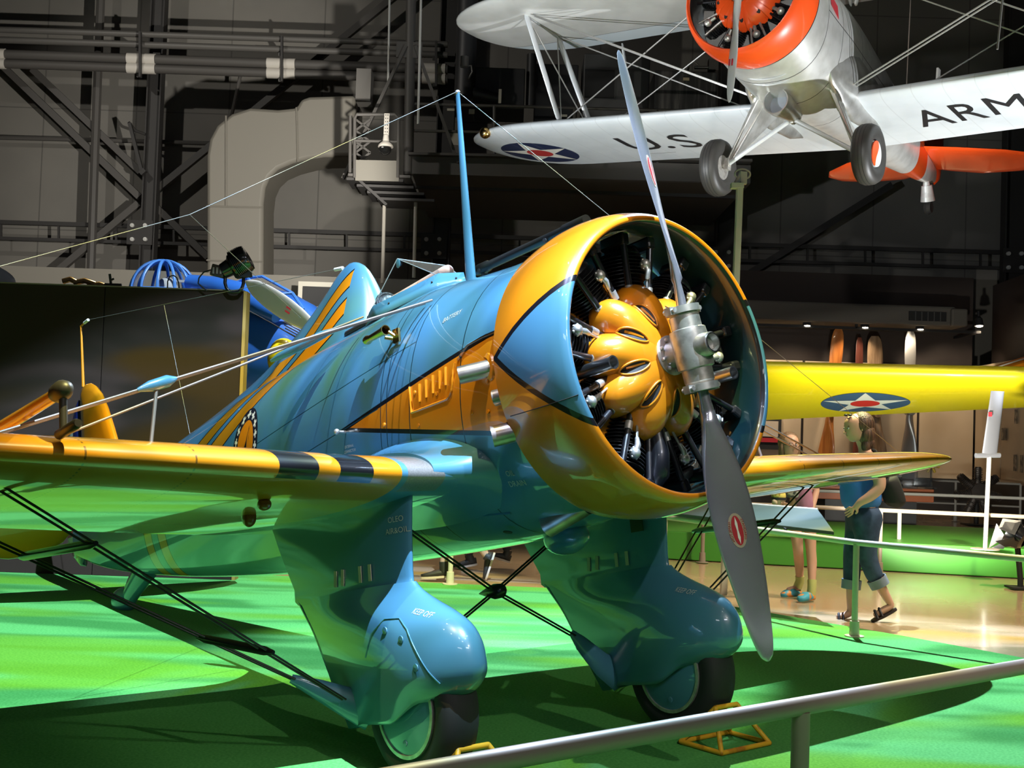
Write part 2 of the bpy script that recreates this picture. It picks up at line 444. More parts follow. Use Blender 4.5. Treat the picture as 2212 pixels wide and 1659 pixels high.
# pipe rack
for (y0, y1, r_, l, m) in ((64, 96, .075, 'topmost thin pipe of the rack along the wall', M_lpipe), (86, 119, .08, 'second thin pipe of the rack, below the topmost', M_lpipe), (117, 150, .115, 'upper thick dark pipe with white sleeves', M_frame), (137, 171, .11, 'lowest thick dark pipe with white sleeves', M_frame)):
    o = bar('wall_pipe', l, 'pipe', [(-60, y0 - 2), (967, y1)], r_, m, 29.4, n=14)
    if r_ > .1:
        for u0, u1 in ((-40, 12), (275, 336), (577, 638), (912, 962)):
            t0 = (u0 + 60) / 1027; t1 = (u1 + 60) / 1027
            a, b = at(u0, y0 - 2 + (y1 - y0 + 2) * t0, 29.4), at(u1, y0 - 2 + (y1 - y0 + 2) * t1, 29.4)
            mb = MB(); mb.tube([a, b], r_ * 1.18, 14); mb.obj('pipe_sleeve', mat('white_sleeve', (.55, .52, .47), rough=.5), parent=o, smooth=40)
for u in (303, 609, 942):
    y = 64 + 32 * (u + 60) / 1027
    mb = MB(); mb.beam(at(u, y - 6, 29.2), at(u, y + 92, 29.2), .12, .05, up=(1, 0, 0)); mb.beam(at(u - 4, y + 32, 29.3), at(u - 4, y + 32, 30.2), .08, .08); mb.beam(at(u - 4, y + 88, 29.3), at(u - 4, y + 88, 30.2), .08, .08)
    tag(mb.obj('pipe_hanger', M_dframe), {303: 'pipe hanger clamp directly above the hinged bracket', 609: 'pipe hanger clamp above the big duct elbow', 942: 'pipe hanger clamp at the right end of the pipe rack'}[u], 'hanger')
# big duct elbow
dout = [(446, 1062), (446, 335), (452, 300), (468, 270), (500, 245), (540, 232), (600, 236), (640, 232), (650, 214), (668, 208), (768, 205)]
dinn = [(768, 337), (700, 338), (665, 343), (630, 352), (600, 365), (582, 382), (572, 405), (568, 440), (566, 1062)]
mb = MB(); mb.prism([at(u, v, 26.4) for u, v in dout + dinn], (0, 1.3, 0))
dct = mb.obj('air_duct', M_tan, smooth=25, bevel=.08); tag(dct, 'large tan air duct elbow in front of the grey wall', 'duct')
for pts in ([(446, 445), (568, 448)], [(446, 562), (566, 565)], [(640, 232), (643, 350)], [(488, 250), (488, 445)]):
    mb = MB(); mb.tube([at(u, v, 26.38) for u, v in pts], .018, 6); mb.obj('duct_seam', M_tan, parent=dct)
mb = MB(); mb.beam(at(560, 400, 26.9), at(560, 640, 26.9), .1, .1); tag(mb.obj('dark_upright', M_dframe), 'dark upright along the right edge of the tan duct', 'post')
mb = MB(); q0, q1 = at(-120, 612, 26.0), at(1100, 650, 26.0); mb.box(((q0.x + q1.x) / 2, 26.0, q0.z), (q1.x - q0.x, .3, .80)); tag(mb.obj('ledge_panel', M_tan), 'low tan ledge behind the partition and the blue bomber', 'ledge')
mb = MB(); p = at(690, 640, 25.0); mb.box((p.x, 25.1, p.z), (.9, .06, .60)); wv = mb.obj('wall_vent', mat('vent_frame', (.42, .40, .34), rough=.5)); tag(wv, 'square wall vent seen just behind the headrest', 'vent')
mb = MB(); mb.box((p.x, 25.05, p.z), (.70, .03, .40)); mb.obj('vent_opening', M_blackm, parent=wv)

# catwalk
CY = 24.5
cw = empty('catwalk', 'grey steel catwalk with railings high on the back wall', 'catwalk', loc=tuple(at(1300, 380, CY)))
def cpart(mb, name, m=None, **k): return loc(mb.obj(name, m or M_frame, **k), cw)
mb = MB(); mb.beam(at(884, 357, CY), at(1620, 378, CY), .12, .36); cpart(mb, 'fascia_beam')
mb = MB(); mb.beam(at(884, 337, CY), at(1620, 352, CY), .5, .05); cpart(mb, 'fascia_flange')
mb = MB(); a, b = at(890, 376, CY), at(1620, 398, CY); mb.prism([a, b, b + Vector((0, 5.0, 0)), a + Vector((0, 5.0, 0))], (0, 0, .05)); cpart(mb, 'deck')
for v0, v1 in ((224, 243), (282, 299)):
    mb = MB(); mb.tube([at(880, v0, CY), at(1620, v1, CY)], .03, 8); cpart(mb, 'handrail', smooth=40)
for u in (889, 1068, 1241, 1420):
    mb = MB(); v = 224 + 19 * (u - 880) / 740; mb.tube([at(u, v, CY), at(u, v + 150, CY)], .035, 8); cpart(mb, 'railing_post', smooth=40)
mb = MB(); mb.tube([at(889, -60, CY), at(882, 378, CY)], .10, 12); cpart(mb, 'hanger_tube', smooth=40)
mb = MB(); c = at(884, 108, CY - .06); mb.box(tuple(c), (.52, .04, .32)); cpart(mb, 'gusset_plate')
for a, b in (((877, 100), (741, 386)), ((898, 100), (990, 352))):
    mb = MB(); mb.beam(at(*a, CY - .05), at(*b, CY - .05), .06, .11, up=(0, 1, 0)); cpart(mb, 'diagonal_hanger')
mb = MB(); a, b = at(768, 368, CY - .9), at(862, 370, CY - .9); mb.beam(a, b, .04, .40); cpart(mb, 'platform_kickplate', M_tan)
mb = MB(); a = at(752, 380, CY - .9); b = at(886, 384, CY - .9); mb.prism([a, b, b + Vector((0, 1.8, 0)), a + Vector((0, 1.8, 0))], (0, 0, .05)); cpart(mb, 'platform_deck')
mb = MB(); mb.tube([at(766, 384, CY - .9), at(766, 256, CY - .9), at(771, 247, CY - .9), at(853, 247, CY - .9), at(861, 256, CY - .9), at(859, 384, CY - .9)], .035, 8); mb.tube([at(766, 304, CY - .9), at(860, 306, CY - .9)], .03, 8); mb.tube([at(756, 384, CY - .7), at(757, 250, CY - .7)], .035, 8)
cpart(mb, 'platform_railing', smooth=50)
mb = MB(); mb.box(tuple(at(788, 190, CY + .6)), (.30, .5, .66)); cpart(mb, 'junction_box', M_lpipe)
for k in range(5):
    mb = MB(); mb.beam(at(768, 258 + 24 * k, CY - .2), at(800, 282 + 24 * k, CY - .2), .03, .04); mb.beam(at(800, 258 + 24 * k, CY - .2), at(768, 282 + 24 * k, CY - .2), .03, .04); cpart(mb, 'lattice_brace')
for k in range(6):
    mb = MB(); mb.beam(at(930 + 105 * k, 384 + 3 * k, CY + 1.2), at(980 + 105 * k, 400 + 3 * k, CY + 1.2), .05, .06); mb.beam(at(980 + 105 * k, 384 + 3 * k, CY + 1.2), at(930 + 105 * k, 400 + 3 * k, CY + 1.2), .05, .06); cpart(mb, 'under_brace')
mb = MB(); mb.beam(at(890, 402, CY + 1.2), at(1600, 425, CY + 1.2), .1, .10); cpart(mb, 'lower_chord', M_dframe)
st = empty('steel_stair', 'dark steel stair descending under the catwalk platform', 'stair', loc=tuple(at(860, 420, CY)))
for dy in (0, .9):
    mb = MB(); mb.beam(at(776, 390, CY - .8 + dy), at(836, 444, CY - .8 + dy), .05, .18, up=(0, 1, 0)); loc(mb.obj('stringer', M_dframe), st)
for i in range(4):
    mb = MB(); mb.box(tuple(at(815 + 22 * i, 398 + 14 * i, CY - .3)), (1.1, .9, .05)); loc(mb.obj('tread', M_dframe), st)
for u0, v0, u1, v1 in ((830, 444, 826, 612), (898, 436, 894, 600)):
    mb = MB(); mb.tube([at(u0, v0, CY - .6), at(u1, v1, CY - .6)], .035, 8); loc(mb.obj('stair_leg', mat('galvanised', (.33, .31, .27), rough=.5), smooth=40), st)
M_cond = mat('pale_conduit', (.5, .5, .47), rough=.5)
bar('hanging_conduit', 'thin pale conduit hanging left of the catwalk gusset plate', 'conduit', [(842, -30), (838, 190)], .022, M_cond, 25.5)
bar('hanging_conduit', 'thin pale conduit hanging right of the catwalk gusset plate', 'conduit', [(910, -30), (903, 268)], .024, M_cond, 23.8)
# machinery behind the catwalk
M_mach = mat('machine_black', (.022, .022, .024), rough=.5); M_mach2 = mat('machine_grey', (.07, .07, .07), rough=.5)
def mbox(name, label, cat, u0, v0, u1, v1, Y, d, m, bev=.02):
    a, b = at(u0, v1, Y), at(u1, v0, Y); mb = MB(); mb.box(((a.x + b.x) / 2, Y + d / 2, (a.z + b.z) / 2), (b.x - a.x, d, b.z - a.z))
    o = mb.obj(name, m, bevel=bev); tag(o, label, cat); return o
mbox('equipment_cabinet', 'wide black equipment cabinet right of the mast tip, behind the catwalk', 'cabinet', 1020, 148, 1135, 232, 26.4, 1.2, M_mach)
mbox('equipment_cabinet', 'black cabinet behind the left interplane struts', 'cabinet', 1150, 140, 1250, 350, 27.4, 1.2, M_mach)
c = mbox('equipment_cabinet', 'dark cabinet with a square black louvre between the struts', 'cabinet', 1255, 120, 1405, 350, 27.0, 1.2, M_mach2)
a, b = at(1262, 210, 26.98), at(1328, 152, 26.98); mb = MB(); mb.box(((a.x + b.x) / 2, 26.97, (a.z + b.z) / 2), (b.x - a.x, .04, b.z - a.z)); mb.obj('louvre', M_blackm, parent=c)
def trfn(n):
    x, y, z = n.coords(); return n.mix(n.noise(n.vec(x * 9., y, z * .8), 1., 3.).smooth(.45, .75), (.055, .055, .055), (.20, .19, .18))  # pale vertical streaks put the box's light reflection into the base colour
c = mbox('transformer_box', 'grey metal transformer box with painted-in reflections and a warning tag near the silver wheel', 'box', 1412, 156, 1550, 250, 25.6, 1.0, mat('reflection_streaks', (.06, .06, .06), rough=.4, metal=.3, fn=trfn))
a = at(1482, 171, 25.58); mb = MB(); mb.box((a.x, 25.57, a.z), (.13, .02, .06)); mb.obj('warning_tag', mat('tag_cream', (.55, .45, .30), rough=.6), parent=c)
mb = MB(); p = at(1540, 142, 25.9); mb.box(tuple(p), (.2, .2, .24)); mb.tube([at(1500, 146, 25.9), at(1530, 146, 25.9)], .035, 8); mb.tube([at(1485, 154, 25.9), at(1490, 140, 25.9), at(1500, 134, 25.9), at(1510, 142, 25.9)], .02, 8)
tag(mb.obj('junction_fitting', M_lpipe, smooth=40), 'small pale conduit fitting on top of the streaked grey box', 'fitting')
bar('black_riser', 'thick black riser pipe right of the pipe rack end', 'pipe', [(1012, -40), (1008, 95), (1003, 210)], .22, M_mach, 26.0, n=18)
bar('black_riser', 'black pipe running level behind the mast tip', 'pipe', [(1003, 196), (1080, 214)], .13, M_mach, 26.0, n=14)
bar('black_riser', 'thin black twin pipe behind the interplane struts', 'pipe', [(1149, 118), (1146, 230)], .11, M_mach, 26.6, n=14)
mb = MB(); mb.lathe([(0, .001), (.0, .09), (.22, .09), (.22, .001)], at(1003, 145, 25.5), (0, 0, 1), 14); mb.tube([at(1008, 142, 25.5), at(1018, 142, 25.5), at(1020, 155, 25.5), at(1012, 170, 25.5)], .018, 8)
tag(mb.obj('pressure_gauge', M_lpipe, smooth=40), 'small silver valve and hose on the thick black riser', 'valve')
for i, (u, v, w_, h_) in enumerate(((974, 237, .16, .05), (1019, 241, .12, .10), (983, 298, .2, .30), (1218, 250, .14, .05), (1080, 208, .06, .30))):
    p = at(u, v, 25.7); mb = MB(); mb.box(tuple(p), (w_, .02, h_)); tag(mb.obj('notice_plate', mat('notice_cream', (.42, .40, .33), rough=.6)), ['small notice just left of the blue mast, upper', 'small square notice right of the blue mast', 'larger cream notice sheet just left of the blue mast', 'small notice above the lower wing, between the struts', 'narrow upright white plate right of the mast tip'][i], 'notice')
# security camera on perforated strap
sc_ = empty('security_camera', 'white dome security camera hanging from a perforated strap', 'camera', loc=tuple(at(834, 300, 23.5)))
mb = MB(); a, b = at(836, 245, 23.5), at(834, 296, 23.5); mb.beam(a, b, .012, .085, up=(0, 1, 0)) if False else mb.box(tuple((a + b) / 2), ((.10), .012, (a - b).length)); strap = loc(mb.obj('perforated_strap', mat('white_plastic', (.62, .58, .52), rough=.5)), sc_)
for i in range(7):
    for dx in (-.02, .02):
        p = a.lerp(b, (i + .5) / 7); mb = MB(); mb.box((p.x + dx, p.y - .008, p.z), (.016, .004, .018)); mb.obj('strap_hole', M_blackm, parent=strap)
mb = MB(); mb.lathe([(0, .05), (.12, .065), (.165, .12), (.21, .147), (.235, .147), (.235, .001)], at(834, 292, 23.5), (0, 0, -1), 24); loc(mb.obj('camera_housing', MATS['white_plastic'], smooth=40), sc_)
mb = MB(); mb.ball(at(832, 322, 23.5), .12, 18, 12); loc(mb.obj('smoked_dome', mat('smoked_dome', (.01, .01, .01), rough=.08)), sc_)
# white pole with clamp, in front of the right wall
cp = empty('clamp_pole', 'white slotted pole with a clamp ring beneath the left silver wheel', 'pole', loc=tuple(atz(1583, 1300, 0)))
PY = 12.0
cp.location = Vector((at(1583, 640, PY).x, PY, 0))
mb = MB(); a, b = at(1598, 405, PY), at(1583, 700, PY); mb.beam(a, Vector((b.x - .02, b.y, 0)), .06, .085, up=(0, 1, 0)); po = loc(mb.obj('pole_channel', mat('pole_white', (.50, .47, .40), rough=.5), bevel=.006), cp)
for i in range(14):
    p = a.lerp(b, (i + .5) / 14); mb = MB(); mb.box((p.x, p.y - .033, p.z), (.01, .006, .012)); mb.obj('slot_hole', M_blackm, parent=po)
mb = MB(); mb.box(tuple(at(1592, 402, PY - .02)), (.12, .10, .05)); mb.box(tuple(at(1606, 385, PY)), (.06, .06, .12)); mb.tube([at(1590, 398, PY), at(1604, 372, PY)], .028, 8); loc(mb.obj('pole_clamp', MATS['pole_white'], smooth=40), cp)
mb = MB(); p0 = at(1604, 376, PY); mb.tube([p0 + Vector((.075 * math.cos(t), .0, .050 * math.sin(t))) for t in [2 * math.pi * k / 24 for k in range(25)]], .009, 8, cap=False); loc(mb.obj('clamp_ring', MATS['pole_white'], smooth=60), cp)
# ================================================================ the blue and orange pursuit monoplane
YAW, TH = R(39.86), R(12.0)
fwv = Vector((math.sin(YAW), -math.cos(YAW), 0)); lfv = Vector((math.cos(YAW), math.sin(YAW), 0)); upv = Vector((0, 0, 1))
bxv = fwv * math.cos(TH) + upv * math.sin(TH); bzv = -fwv * math.sin(TH) + upv * math.cos(TH)
BODY = Matrix((bxv, lfv, bzv)).transposed().to_4x4(); BODY.translation = Vector((.771, 5.324, 1.89))
P26 = empty('fighter_airplane', 'blue and orange open-cockpit monoplane with wheel spats parked on the green floor', 'airplane', loc=(.771 - .8 * fwv.x, 5.324 - .8 * fwv.y, 0), rz=YAW - math.pi / 2)
P26M = Matrix.Translation(P26.location) @ Matrix.Rotation(YAW - math.pi / 2, 4, 'Z')
P26L = P26M.inverted() @ BODY
def part(mb, name, m, **k):
    o = mb.obj(name, m, parent=P26, **k); o.matrix_local = P26L; return o
def sub(mb, name, m, parent, **k):
    o = mb.obj(name, m, parent=parent, **k); return o
def ground_z(x): return -(1.89 + x * math.sin(TH)) / math.cos(TH)

def line_mask(n, x, z, x0, z0, x1, z1):
    """>0 side to the left of the direction (x0,z0)->(x1,z1); returns signed distance"""
    l = math.hypot(x1 - x0, z1 - z0); a, b = -(z1 - z0) / l, (x1 - x0) / l
    return x * a + z * b - (x0 * a + z0 * b)
def fus_paint(n):
    x, y, z = n.coords()
    # orange side flash with black edge
    t = line_mask(n, x, z, -1.97, .005, -.50, .19); b = line_mask(n, x, z, -1.97, .005, -.50, -.295)
    ins = (t * -1.0).min(b)
    front = x > -2.2
    c = n.mix((ins > -.011) * front, BLUE, BLACKP)
    c = n.mix((ins > .011) * front, c, ORANGE)
    # pair of diagonal stripes on the headrest and rear deck
    s1 = line_mask(n, x, z, -2.98, .765, -2.48, 1.075)
    s2 = line_mask(n, x, z, -3.85, .255, -2.75, .70)
    hd = (x > -3.05) * (z > .70) * (x < -2.47)
    lowz = (x.band(-4.6, -2.47)) * (z < .70)
    for s, zone, bands in ((s1, hd, ((-.085, .0), (-.235, -.155))), (s2, lowz, ((-.07, .045), (.105, .20)))):
        for lo, hi in bands:
            c = n.mix(s.band(lo - .010, hi + .010) * zone, c, BLACKP)
            c = n.mix(s.band(lo, hi) * zone, c, YELLOW)
    for lo, hi in ((-5.26, -5.12), (-4.98, -4.84)):
        c = n.mix(x.band(lo - .014, hi + .014) * (z < .15), c, BLACKP)
        c = n.mix(x.band(lo, hi) * (z < .15), c, YELLOW)
    # panel seams
    for sx in (-.86, -1.30, -1.52, -1.58):
        c = n.mix((x - z * .18 - sx).abs() < .0035, c, (.008, .03, .04))
    for a in ((-3.6, .10, -1.25, .30), (-3.4, -.12, -1.6, .04)):
        c = n.mix((line_mask(n, x, z, *a).abs() < .0028) * x.band(a[0], a[2]), c, (.01, .05, .07))
    return c
M_fus = mat('fuselage_paint', BLUE, fn=fus_paint, **gloss)

FUS = [(-7.12, .035, .20, -.10), (-6.6, .08, .27, -.24), (-6.0, .14, .36, -.35), (-5.2, .22, .46, -.46), (-4.4, .29, .55, -.545), (-3.6, .365, .62, -.61),
       (-3.0, .43, .655, -.645), (-2.4, .49, .68, -.67), (-1.9, .535, .695, -.685), (-1.45, .57, .70, -.69), (-1.1, .595, .655, -.685), (-.8, .61, .625, -.66), (-.55, .605, .61, -.625), (-.42, .55, .56, -.56)]
def fus_ring(x, n=64):
    w_, zt, zb = smoothtab(FUS, x)
    zc = .02; r = []
    for k in range(n):
        a = 2 * math.pi * k / n; c, s = math.cos(a), math.sin(a)
        e = 2 / 2.25
        px = w_ * math.copysign(abs(c) ** e, c); pz = math.copysign(abs(s) ** e, s) * ((zt - zc) if s > 0 else (zc - zb)) + zc
        r.append(Vector((x, px, pz)))
    return r
def fus_y(x, z):
    """half width of the fuselage skin at x, z"""
    w_, zt, zb = smoothtab(FUS, x); zc = .02
    h = (zt - zc) if z > zc else (zc - zb); q = min(abs(z - zc) / h, .999)
    return w_ * (1 - q ** 2.25) ** (1 / 2.25)
xs = [-7.12 + i * (6.70 / 90) for i in range(91)]
mb = MB(); mb.rings([fus_ring(x) for x in xs])
fus = part(mb, 'fuselage', M_fus, smooth=40)
# cockpit opening: dark well rim on the deck behind the windshield
cut = MB(); 
N = 40
rimpts = [Vector((-2.12 + .40 * math.cos(2 * math.pi * k / N), .255 * math.sin(2 * math.pi * k / N), 0)) for k in range(N)]
def deck(p, off=0.0):
    w_, zt, zb = smoothtab(FUS, p.x); q = min(abs(p.y) / w_, .999)
    return Vector((p.x, p.y, .02 + (zt - .02) * (1 - q ** 2.25) ** (1 / 2.25) + off))
cut.rings([[deck(p, .004) for p in rimpts], [deck(Vector((-2.12 + (p.x + 2.12) * .90, p.y * .88, 0)), .012) for p in rimpts], [deck(Vector((-2.12 + (p.x + 2.12) * .05, p.y * .05, 0)), .003) for p in rimpts]], cap0=False)
sub(cut, 'cockpit_opening', mat('cockpit_dark', (.008, .008, .009), rough=.9), fus, smooth=60)
rim = MB(); rim.tube([deck(p, .012) for p in rimpts] + [deck(rimpts[0], .012)], .017, 8, cap=False)
sub(rim, 'cockpit_coaming', mat('brown_leather_edge', (.035, .028, .026), rough=.55, bump=(lambda n: n.noise(scale=45., detail=2.), .5, .006)), fus, smooth=60)

# headrest fairing
HR = [(-4.9, .05, .50, .53), (-4.4, .09, .52, .60), (-3.9, .13, .55, .685), (-3.57, .155, .56, .765), (-3.28, .175, .57, .855), (-3.0, .19, .58, .965), (-2.8, .20, .58, 1.06), (-2.70, .205, .58, 1.115), (-2.61, .205, .58, 1.15), (-2.53, .205, .58, 1.155), (-2.45, .20, .58, 1.11), (-2.385, .19, .58, 1.02), (-2.33, .17, .58, .90), (-2.29, .14, .58, .79), (-2.26, .09, .58, .70)]
mb = MB(); rs = []
hx = [-4.9 + i * .06 for i in range(40)] + [-2.52, -2.49, -2.46, -2.43, -2.40, -2.37, -2.34, -2.315, -2.29, -2.275, -2.26]
for x in hx:
    w_, z0, z1 = smoothtab(HR, x); r = []
    for k in range(25):
        a = math.pi * k / 24; c = math.cos(a); s = math.sin(a)
        wr = w_ * (.46 + .54 * (1 - s) ** 1.15) if x > -3.4 else w_ * (.30 + .70 * (1 - s) ** 1.15)
        r.append(Vector((x, wr * math.copysign(abs(c) ** .75, c), z0 + (z1 - z0) * s ** .9)))
    rs.append(r)
mb.rings(rs, closed=True)
hr = part(mb, 'headrest_fairing', M_fus, smooth=50)
mb = MB()
pad = []
for k in range(28):
    a = 2 * math.pi * k / 28; pad.append((math.cos(a), math.sin(a)))
mb.rings([[Vector((-2.205 - (b * .040), a * .098 * f, .750 + b * .122 * f)) + Vector((g, 0, 0)) for a, b in pad] for f, g in ((.8, -.03), (1.0, 0.0), (.96, .022), (.75, .036), (.3, .042), (.02, .043))], cap0=True)
sub(mb, 'headrest_pad', M_leather, hr, smooth=50, label='black leather headrest pad with stitched edge')
mb = MB(); mb.tube([Vector((-2.205 - b * .040 + .012, a * .100, .750 + b * .124)) for a, b in pad] + [Vector((-2.193, .100, .750))], .010, 6, cap=False)
sub(mb, 'pad_piping', M_leather, hr, smooth=60)

# ------------------------------------------------ ring cowling
def cowl_paint(n):
    x, y, z = n.coords()
    zs = z + x * .02
    # wedge on each side: apex at the rear edge
    up = line_mask(n, x, z, -.53, .04, -.05, .315) * -1.0
    lo = line_mask(n, x, z, -.53, .04, -.05, -.36)
    ins = up.min(lo)
    side = y.abs() > .25
    rad = (y * y + z * z).sqrt()
    ins_in = ((x + .13) * -.135 + .6045) > rad       # inside faces lie nearer the axis
    c = n.mix((ins > -.014) * side, ORANGE, BLACKP)
    c = n.mix((ins > .012) * side, c, BLUE)
    c = n.mix((rad < .613) * (x > -.16), c, BLACKP)
    return n.mix(ins_in * (x < -.125), c, (.006, .026, .032))
M_cowl = mat('cowling_paint', ORANGE, fn=cowl_paint, **gloss)
prof = [(-.545, .662), (-.50, .672), (-.44, .682), (-.38, .689), (-.31, .690), (-.24, .684), (-.18, .672), (-.13, .655), (-.105, .638), (-.098, .624), (-.105, .612), (-.13, .603), (-.20, .600), (-.32, .618), (-.44, .640), (-.54, .655)]
mb = MB(); 
n = 128; rs = []
for a, r_ in prof: rs.append([Vector((a, r_ * math.cos(t), r_ * math.sin(t))) for t in [2 * math.pi * k / n for k in range(n)]])
rs.append(rs[0]); mb.rings(rs, True, False, False)
cowl = part(mb, 'ring_cowling', M_cowl, smooth=60)
mb = MB(); mb.tube([Vector((a, .6915 * math.cos(R(199)) * (r_ / .69), .6915 * math.sin(R(199)) * (r_ / .69))) for a, r_ in prof[1:9]], .0018, 6)
sub(mb, 'cowling_seam', M_blackm, cowl)

# ------------------------------------------------ engine
eng = MB(); eng.lathe([(-.62, .30), (-.40, .30), (-.36, .27), (-.2, .24)], n=36, cap=True)
engine = part(eng, 'engine_crankcase', M_blackm, smooth=50)
fw = MB(); fw.lathe([(-.60, .60), (-.595, .02)], n=48); sub(fw, 'firewall', M_blackm, engine)
def cyl_parts(ang):
    rad = Vector((0, math.cos(ang), math.sin(ang))); tan = Vector((0, -math.sin(ang), math.cos(ang))); X = Vector((1, 0, 0))
    mb = MB(); c = Vector((-.36, 0, 0))
    prof_ = [(.24, .075)]
    r_ = .26
    while r_ < .50:
        f = .098 if r_ < .40 else .115
        prof_ += [(r_, .08), (r_ + .002, f), (r_ + .006, f), (r_ + .008, .08)]; r_ += .0165
    prof_ += [(.52, .10), (.55, .085), (.57, .05), (.572, .001)]
    mb.lathe(prof_, c, rad, 20)
    cyl = mb.obj('cylinder', M_cyl, parent=P26, smooth=35); cyl.matrix_local = P26L
    for sgn in (-1, 1):
        m2 = MB(); a = X * -.27 + rad * .27 + tan * sgn * .055; b = X * -.245 + rad * .54 + tan * sgn * .085
        m2.tube([a, b], .0155, 10)
        m2.obj('pushrod_tube', M_black, parent=cyl, smooth=40)
        m3 = MB(); d = (b - a).normalized(); m3.tube([a + d * .045, a + d * .085], .0185, 12)
        m3.obj('pushrod_clamp', M_castal, parent=cyl, smooth=40)
        m4 = MB(); m4.box(X * -.30 + rad * .565 + tan * sgn * .085, (.15, .05, .06), Matrix((X, tan, rad)).transposed())
        m4.obj('rocker_box', M_black, parent=cyl, bevel=.012)
    m5 = MB(); p = X * -.235 + rad * .455 + tan * -.03
    m5.ball(p, .026, 12, 8); m5.tube([p, p + rad * -.035 + X * .012, p + rad * -.07 + X * .0], [.016, .014, .010], 8)
    for k in range(6):
        t = k * math.pi / 3; m5.ball(p + (tan * math.cos(t) + rad * math.sin(t)) * .024, .007, 6, 4)
    m5.obj('spark_plug_elbow', M_castal, parent=cyl, smooth=50)
    m6 = MB(); q = p - rad * .07; m6.tube([q, q - rad * .06 - X * .01, q - rad * .14 - X * .05], .006, 6)
    m6.obj('ignition_lead', M_castal, parent=cyl, smooth=50)
    return cyl
def cylcol(n): return n.mix(n.noise(scale=40., detail=2.).smooth(.5, .8), (.012, .012, .013), (.05, .05, .055))
M_cyl = mat('cylinder_black', (.015, .015, .016), rough=.35, metal=.2, fn=cylcol)
for k in range(9): cyl_parts(R(90 + 40 * k))
# orange star-shaped crankcase cover with nine lobes and nine slots
def lobes(a):
    c = .5 + .5 * math.cos(9 * (a - R(96)))
    return c
NA = 360; rs = []
LOB = [(0, -.122, .085), (.2, -.124, .140), (.4, -.136, .205), (.58, -.156, .270), (.74, -.190, .322), (.87, -.238, .356), (1.0, -.31, .368)]
VAL = [(0, -.122, .085), (.2, -.128, .136), (.4, -.150, .192), (.58, -.190, .240), (.74, -.235, .268), (.87, -.275, .284), (1.0, -.325, .290)]
def cover_pt(s_, a, off=0.0):
    def raw(s_, a):
        L = lobes(a) ** .42; x1, r1 = smoothtab(LOB, s_); x0, r0 = smoothtab(VAL, s_)
        x = x0 + (x1 - x0) * L; r_ = r0 + (r1 - r0) * L; return Vector((x, r_ * math.cos(a), r_ * math.sin(a)))
    P = raw(s_, a)
    if off:
        d1 = raw(min(s_ + .02, 1), a) - raw(max(s_ - .02, 0), a); d2 = raw(s_, a + .02) - raw(s_, a - .02); nn_ = d1.cross(d2).normalized()
        if nn_.x < 0: nn_ = -nn_
        P = P + nn_ * off
    return P
mb = MB(); rs = [[cover_pt(j / 24, 2 * math.pi * k / NA) for k in range(NA)] for j in range(25)]
rs.append([Vector((-.33, v.y * .93, v.z * .93)) for v in rs[-1]])
mb.rings(rs, True, True, False)
cover = part(mb, 'crankcase_cover', M_orange, smooth=70)
for k in range(9):
    a0 = R(116 + 40 * k); out = [(.44 + .21 * math.cos(t), .115 * math.sin(t) * (1 - .20 * math.cos(t))) for t in [2 * math.pi * j / 28 for j in range(28)]]
    mb = MB(); rs = [[cover_pt(.44 + (q[0] - .44) * f, a0 + q[1] * f, .0025) for q in out] for f in (1, .7, .4, .1)]
    mb.rings(rs, True, False, True); mb.obj('cooling_slot', M_blackm, parent=cover, smooth=60)
    mb = MB(); pts = [cover_pt(.44 + (q[0] - .44) * 1.05, a0 + q[1] * 1.07, .003) for q in out]; mb.tube(pts + [pts[0]], .0052, 8, cap=False); mb.obj('slot_rim', M_orange, parent=cover, smooth=60)
    mb = MB(); rs = [[cover_pt(.30 + .26 * i / 6, a0 + w_, .004) for i in range(7)] for w_ in (-.055, -.018)]
    mb.rings(rs, False, False, False); mb.obj('slot_lip', M_orange, parent=cover, smooth=60)
# orange inter-cylinder baffles
for k in range(9):
    a0 = R(110 + 40 * k); mb = MB()
    P = lambda a, r_, x: Vector((x, r_ * math.cos(a), r_ * math.sin(a)))
    mb.prism([P(a0 - R(9), .25, -.33), P(a0 + R(9), .25, -.33), P(a0 + R(5), .46, -.40), P(a0, .48, -.41), P(a0 - R(5), .46, -.40)], (-.004, 0, 0))
    q = mb.obj('cylinder_baffle', M_orange, parent=P26, smooth=30); q.matrix_local = P26L
mb = MB(); mb.tube([(-.25, -.02, -.30), (-.235, -.03, -.42), (-.25, -.04, -.50), (-.30, -.05, -.56)], [.035, .045, .055, .04], 16)
part(mb, 'oil_sump', M_black, smooth=50)
# blast tubes
for s in (-1, 1):
    mb = MB(); mb.lathe([(-.42, .0), (-.42, .027), (-.12, .030), (-.10, .030), (-.10, .024), (-.16, .022), (-.16, 0)], (0, s * .385, -.06), n=20)
    part(mb, 'gun_blast_tube', M_steel, smooth=40)

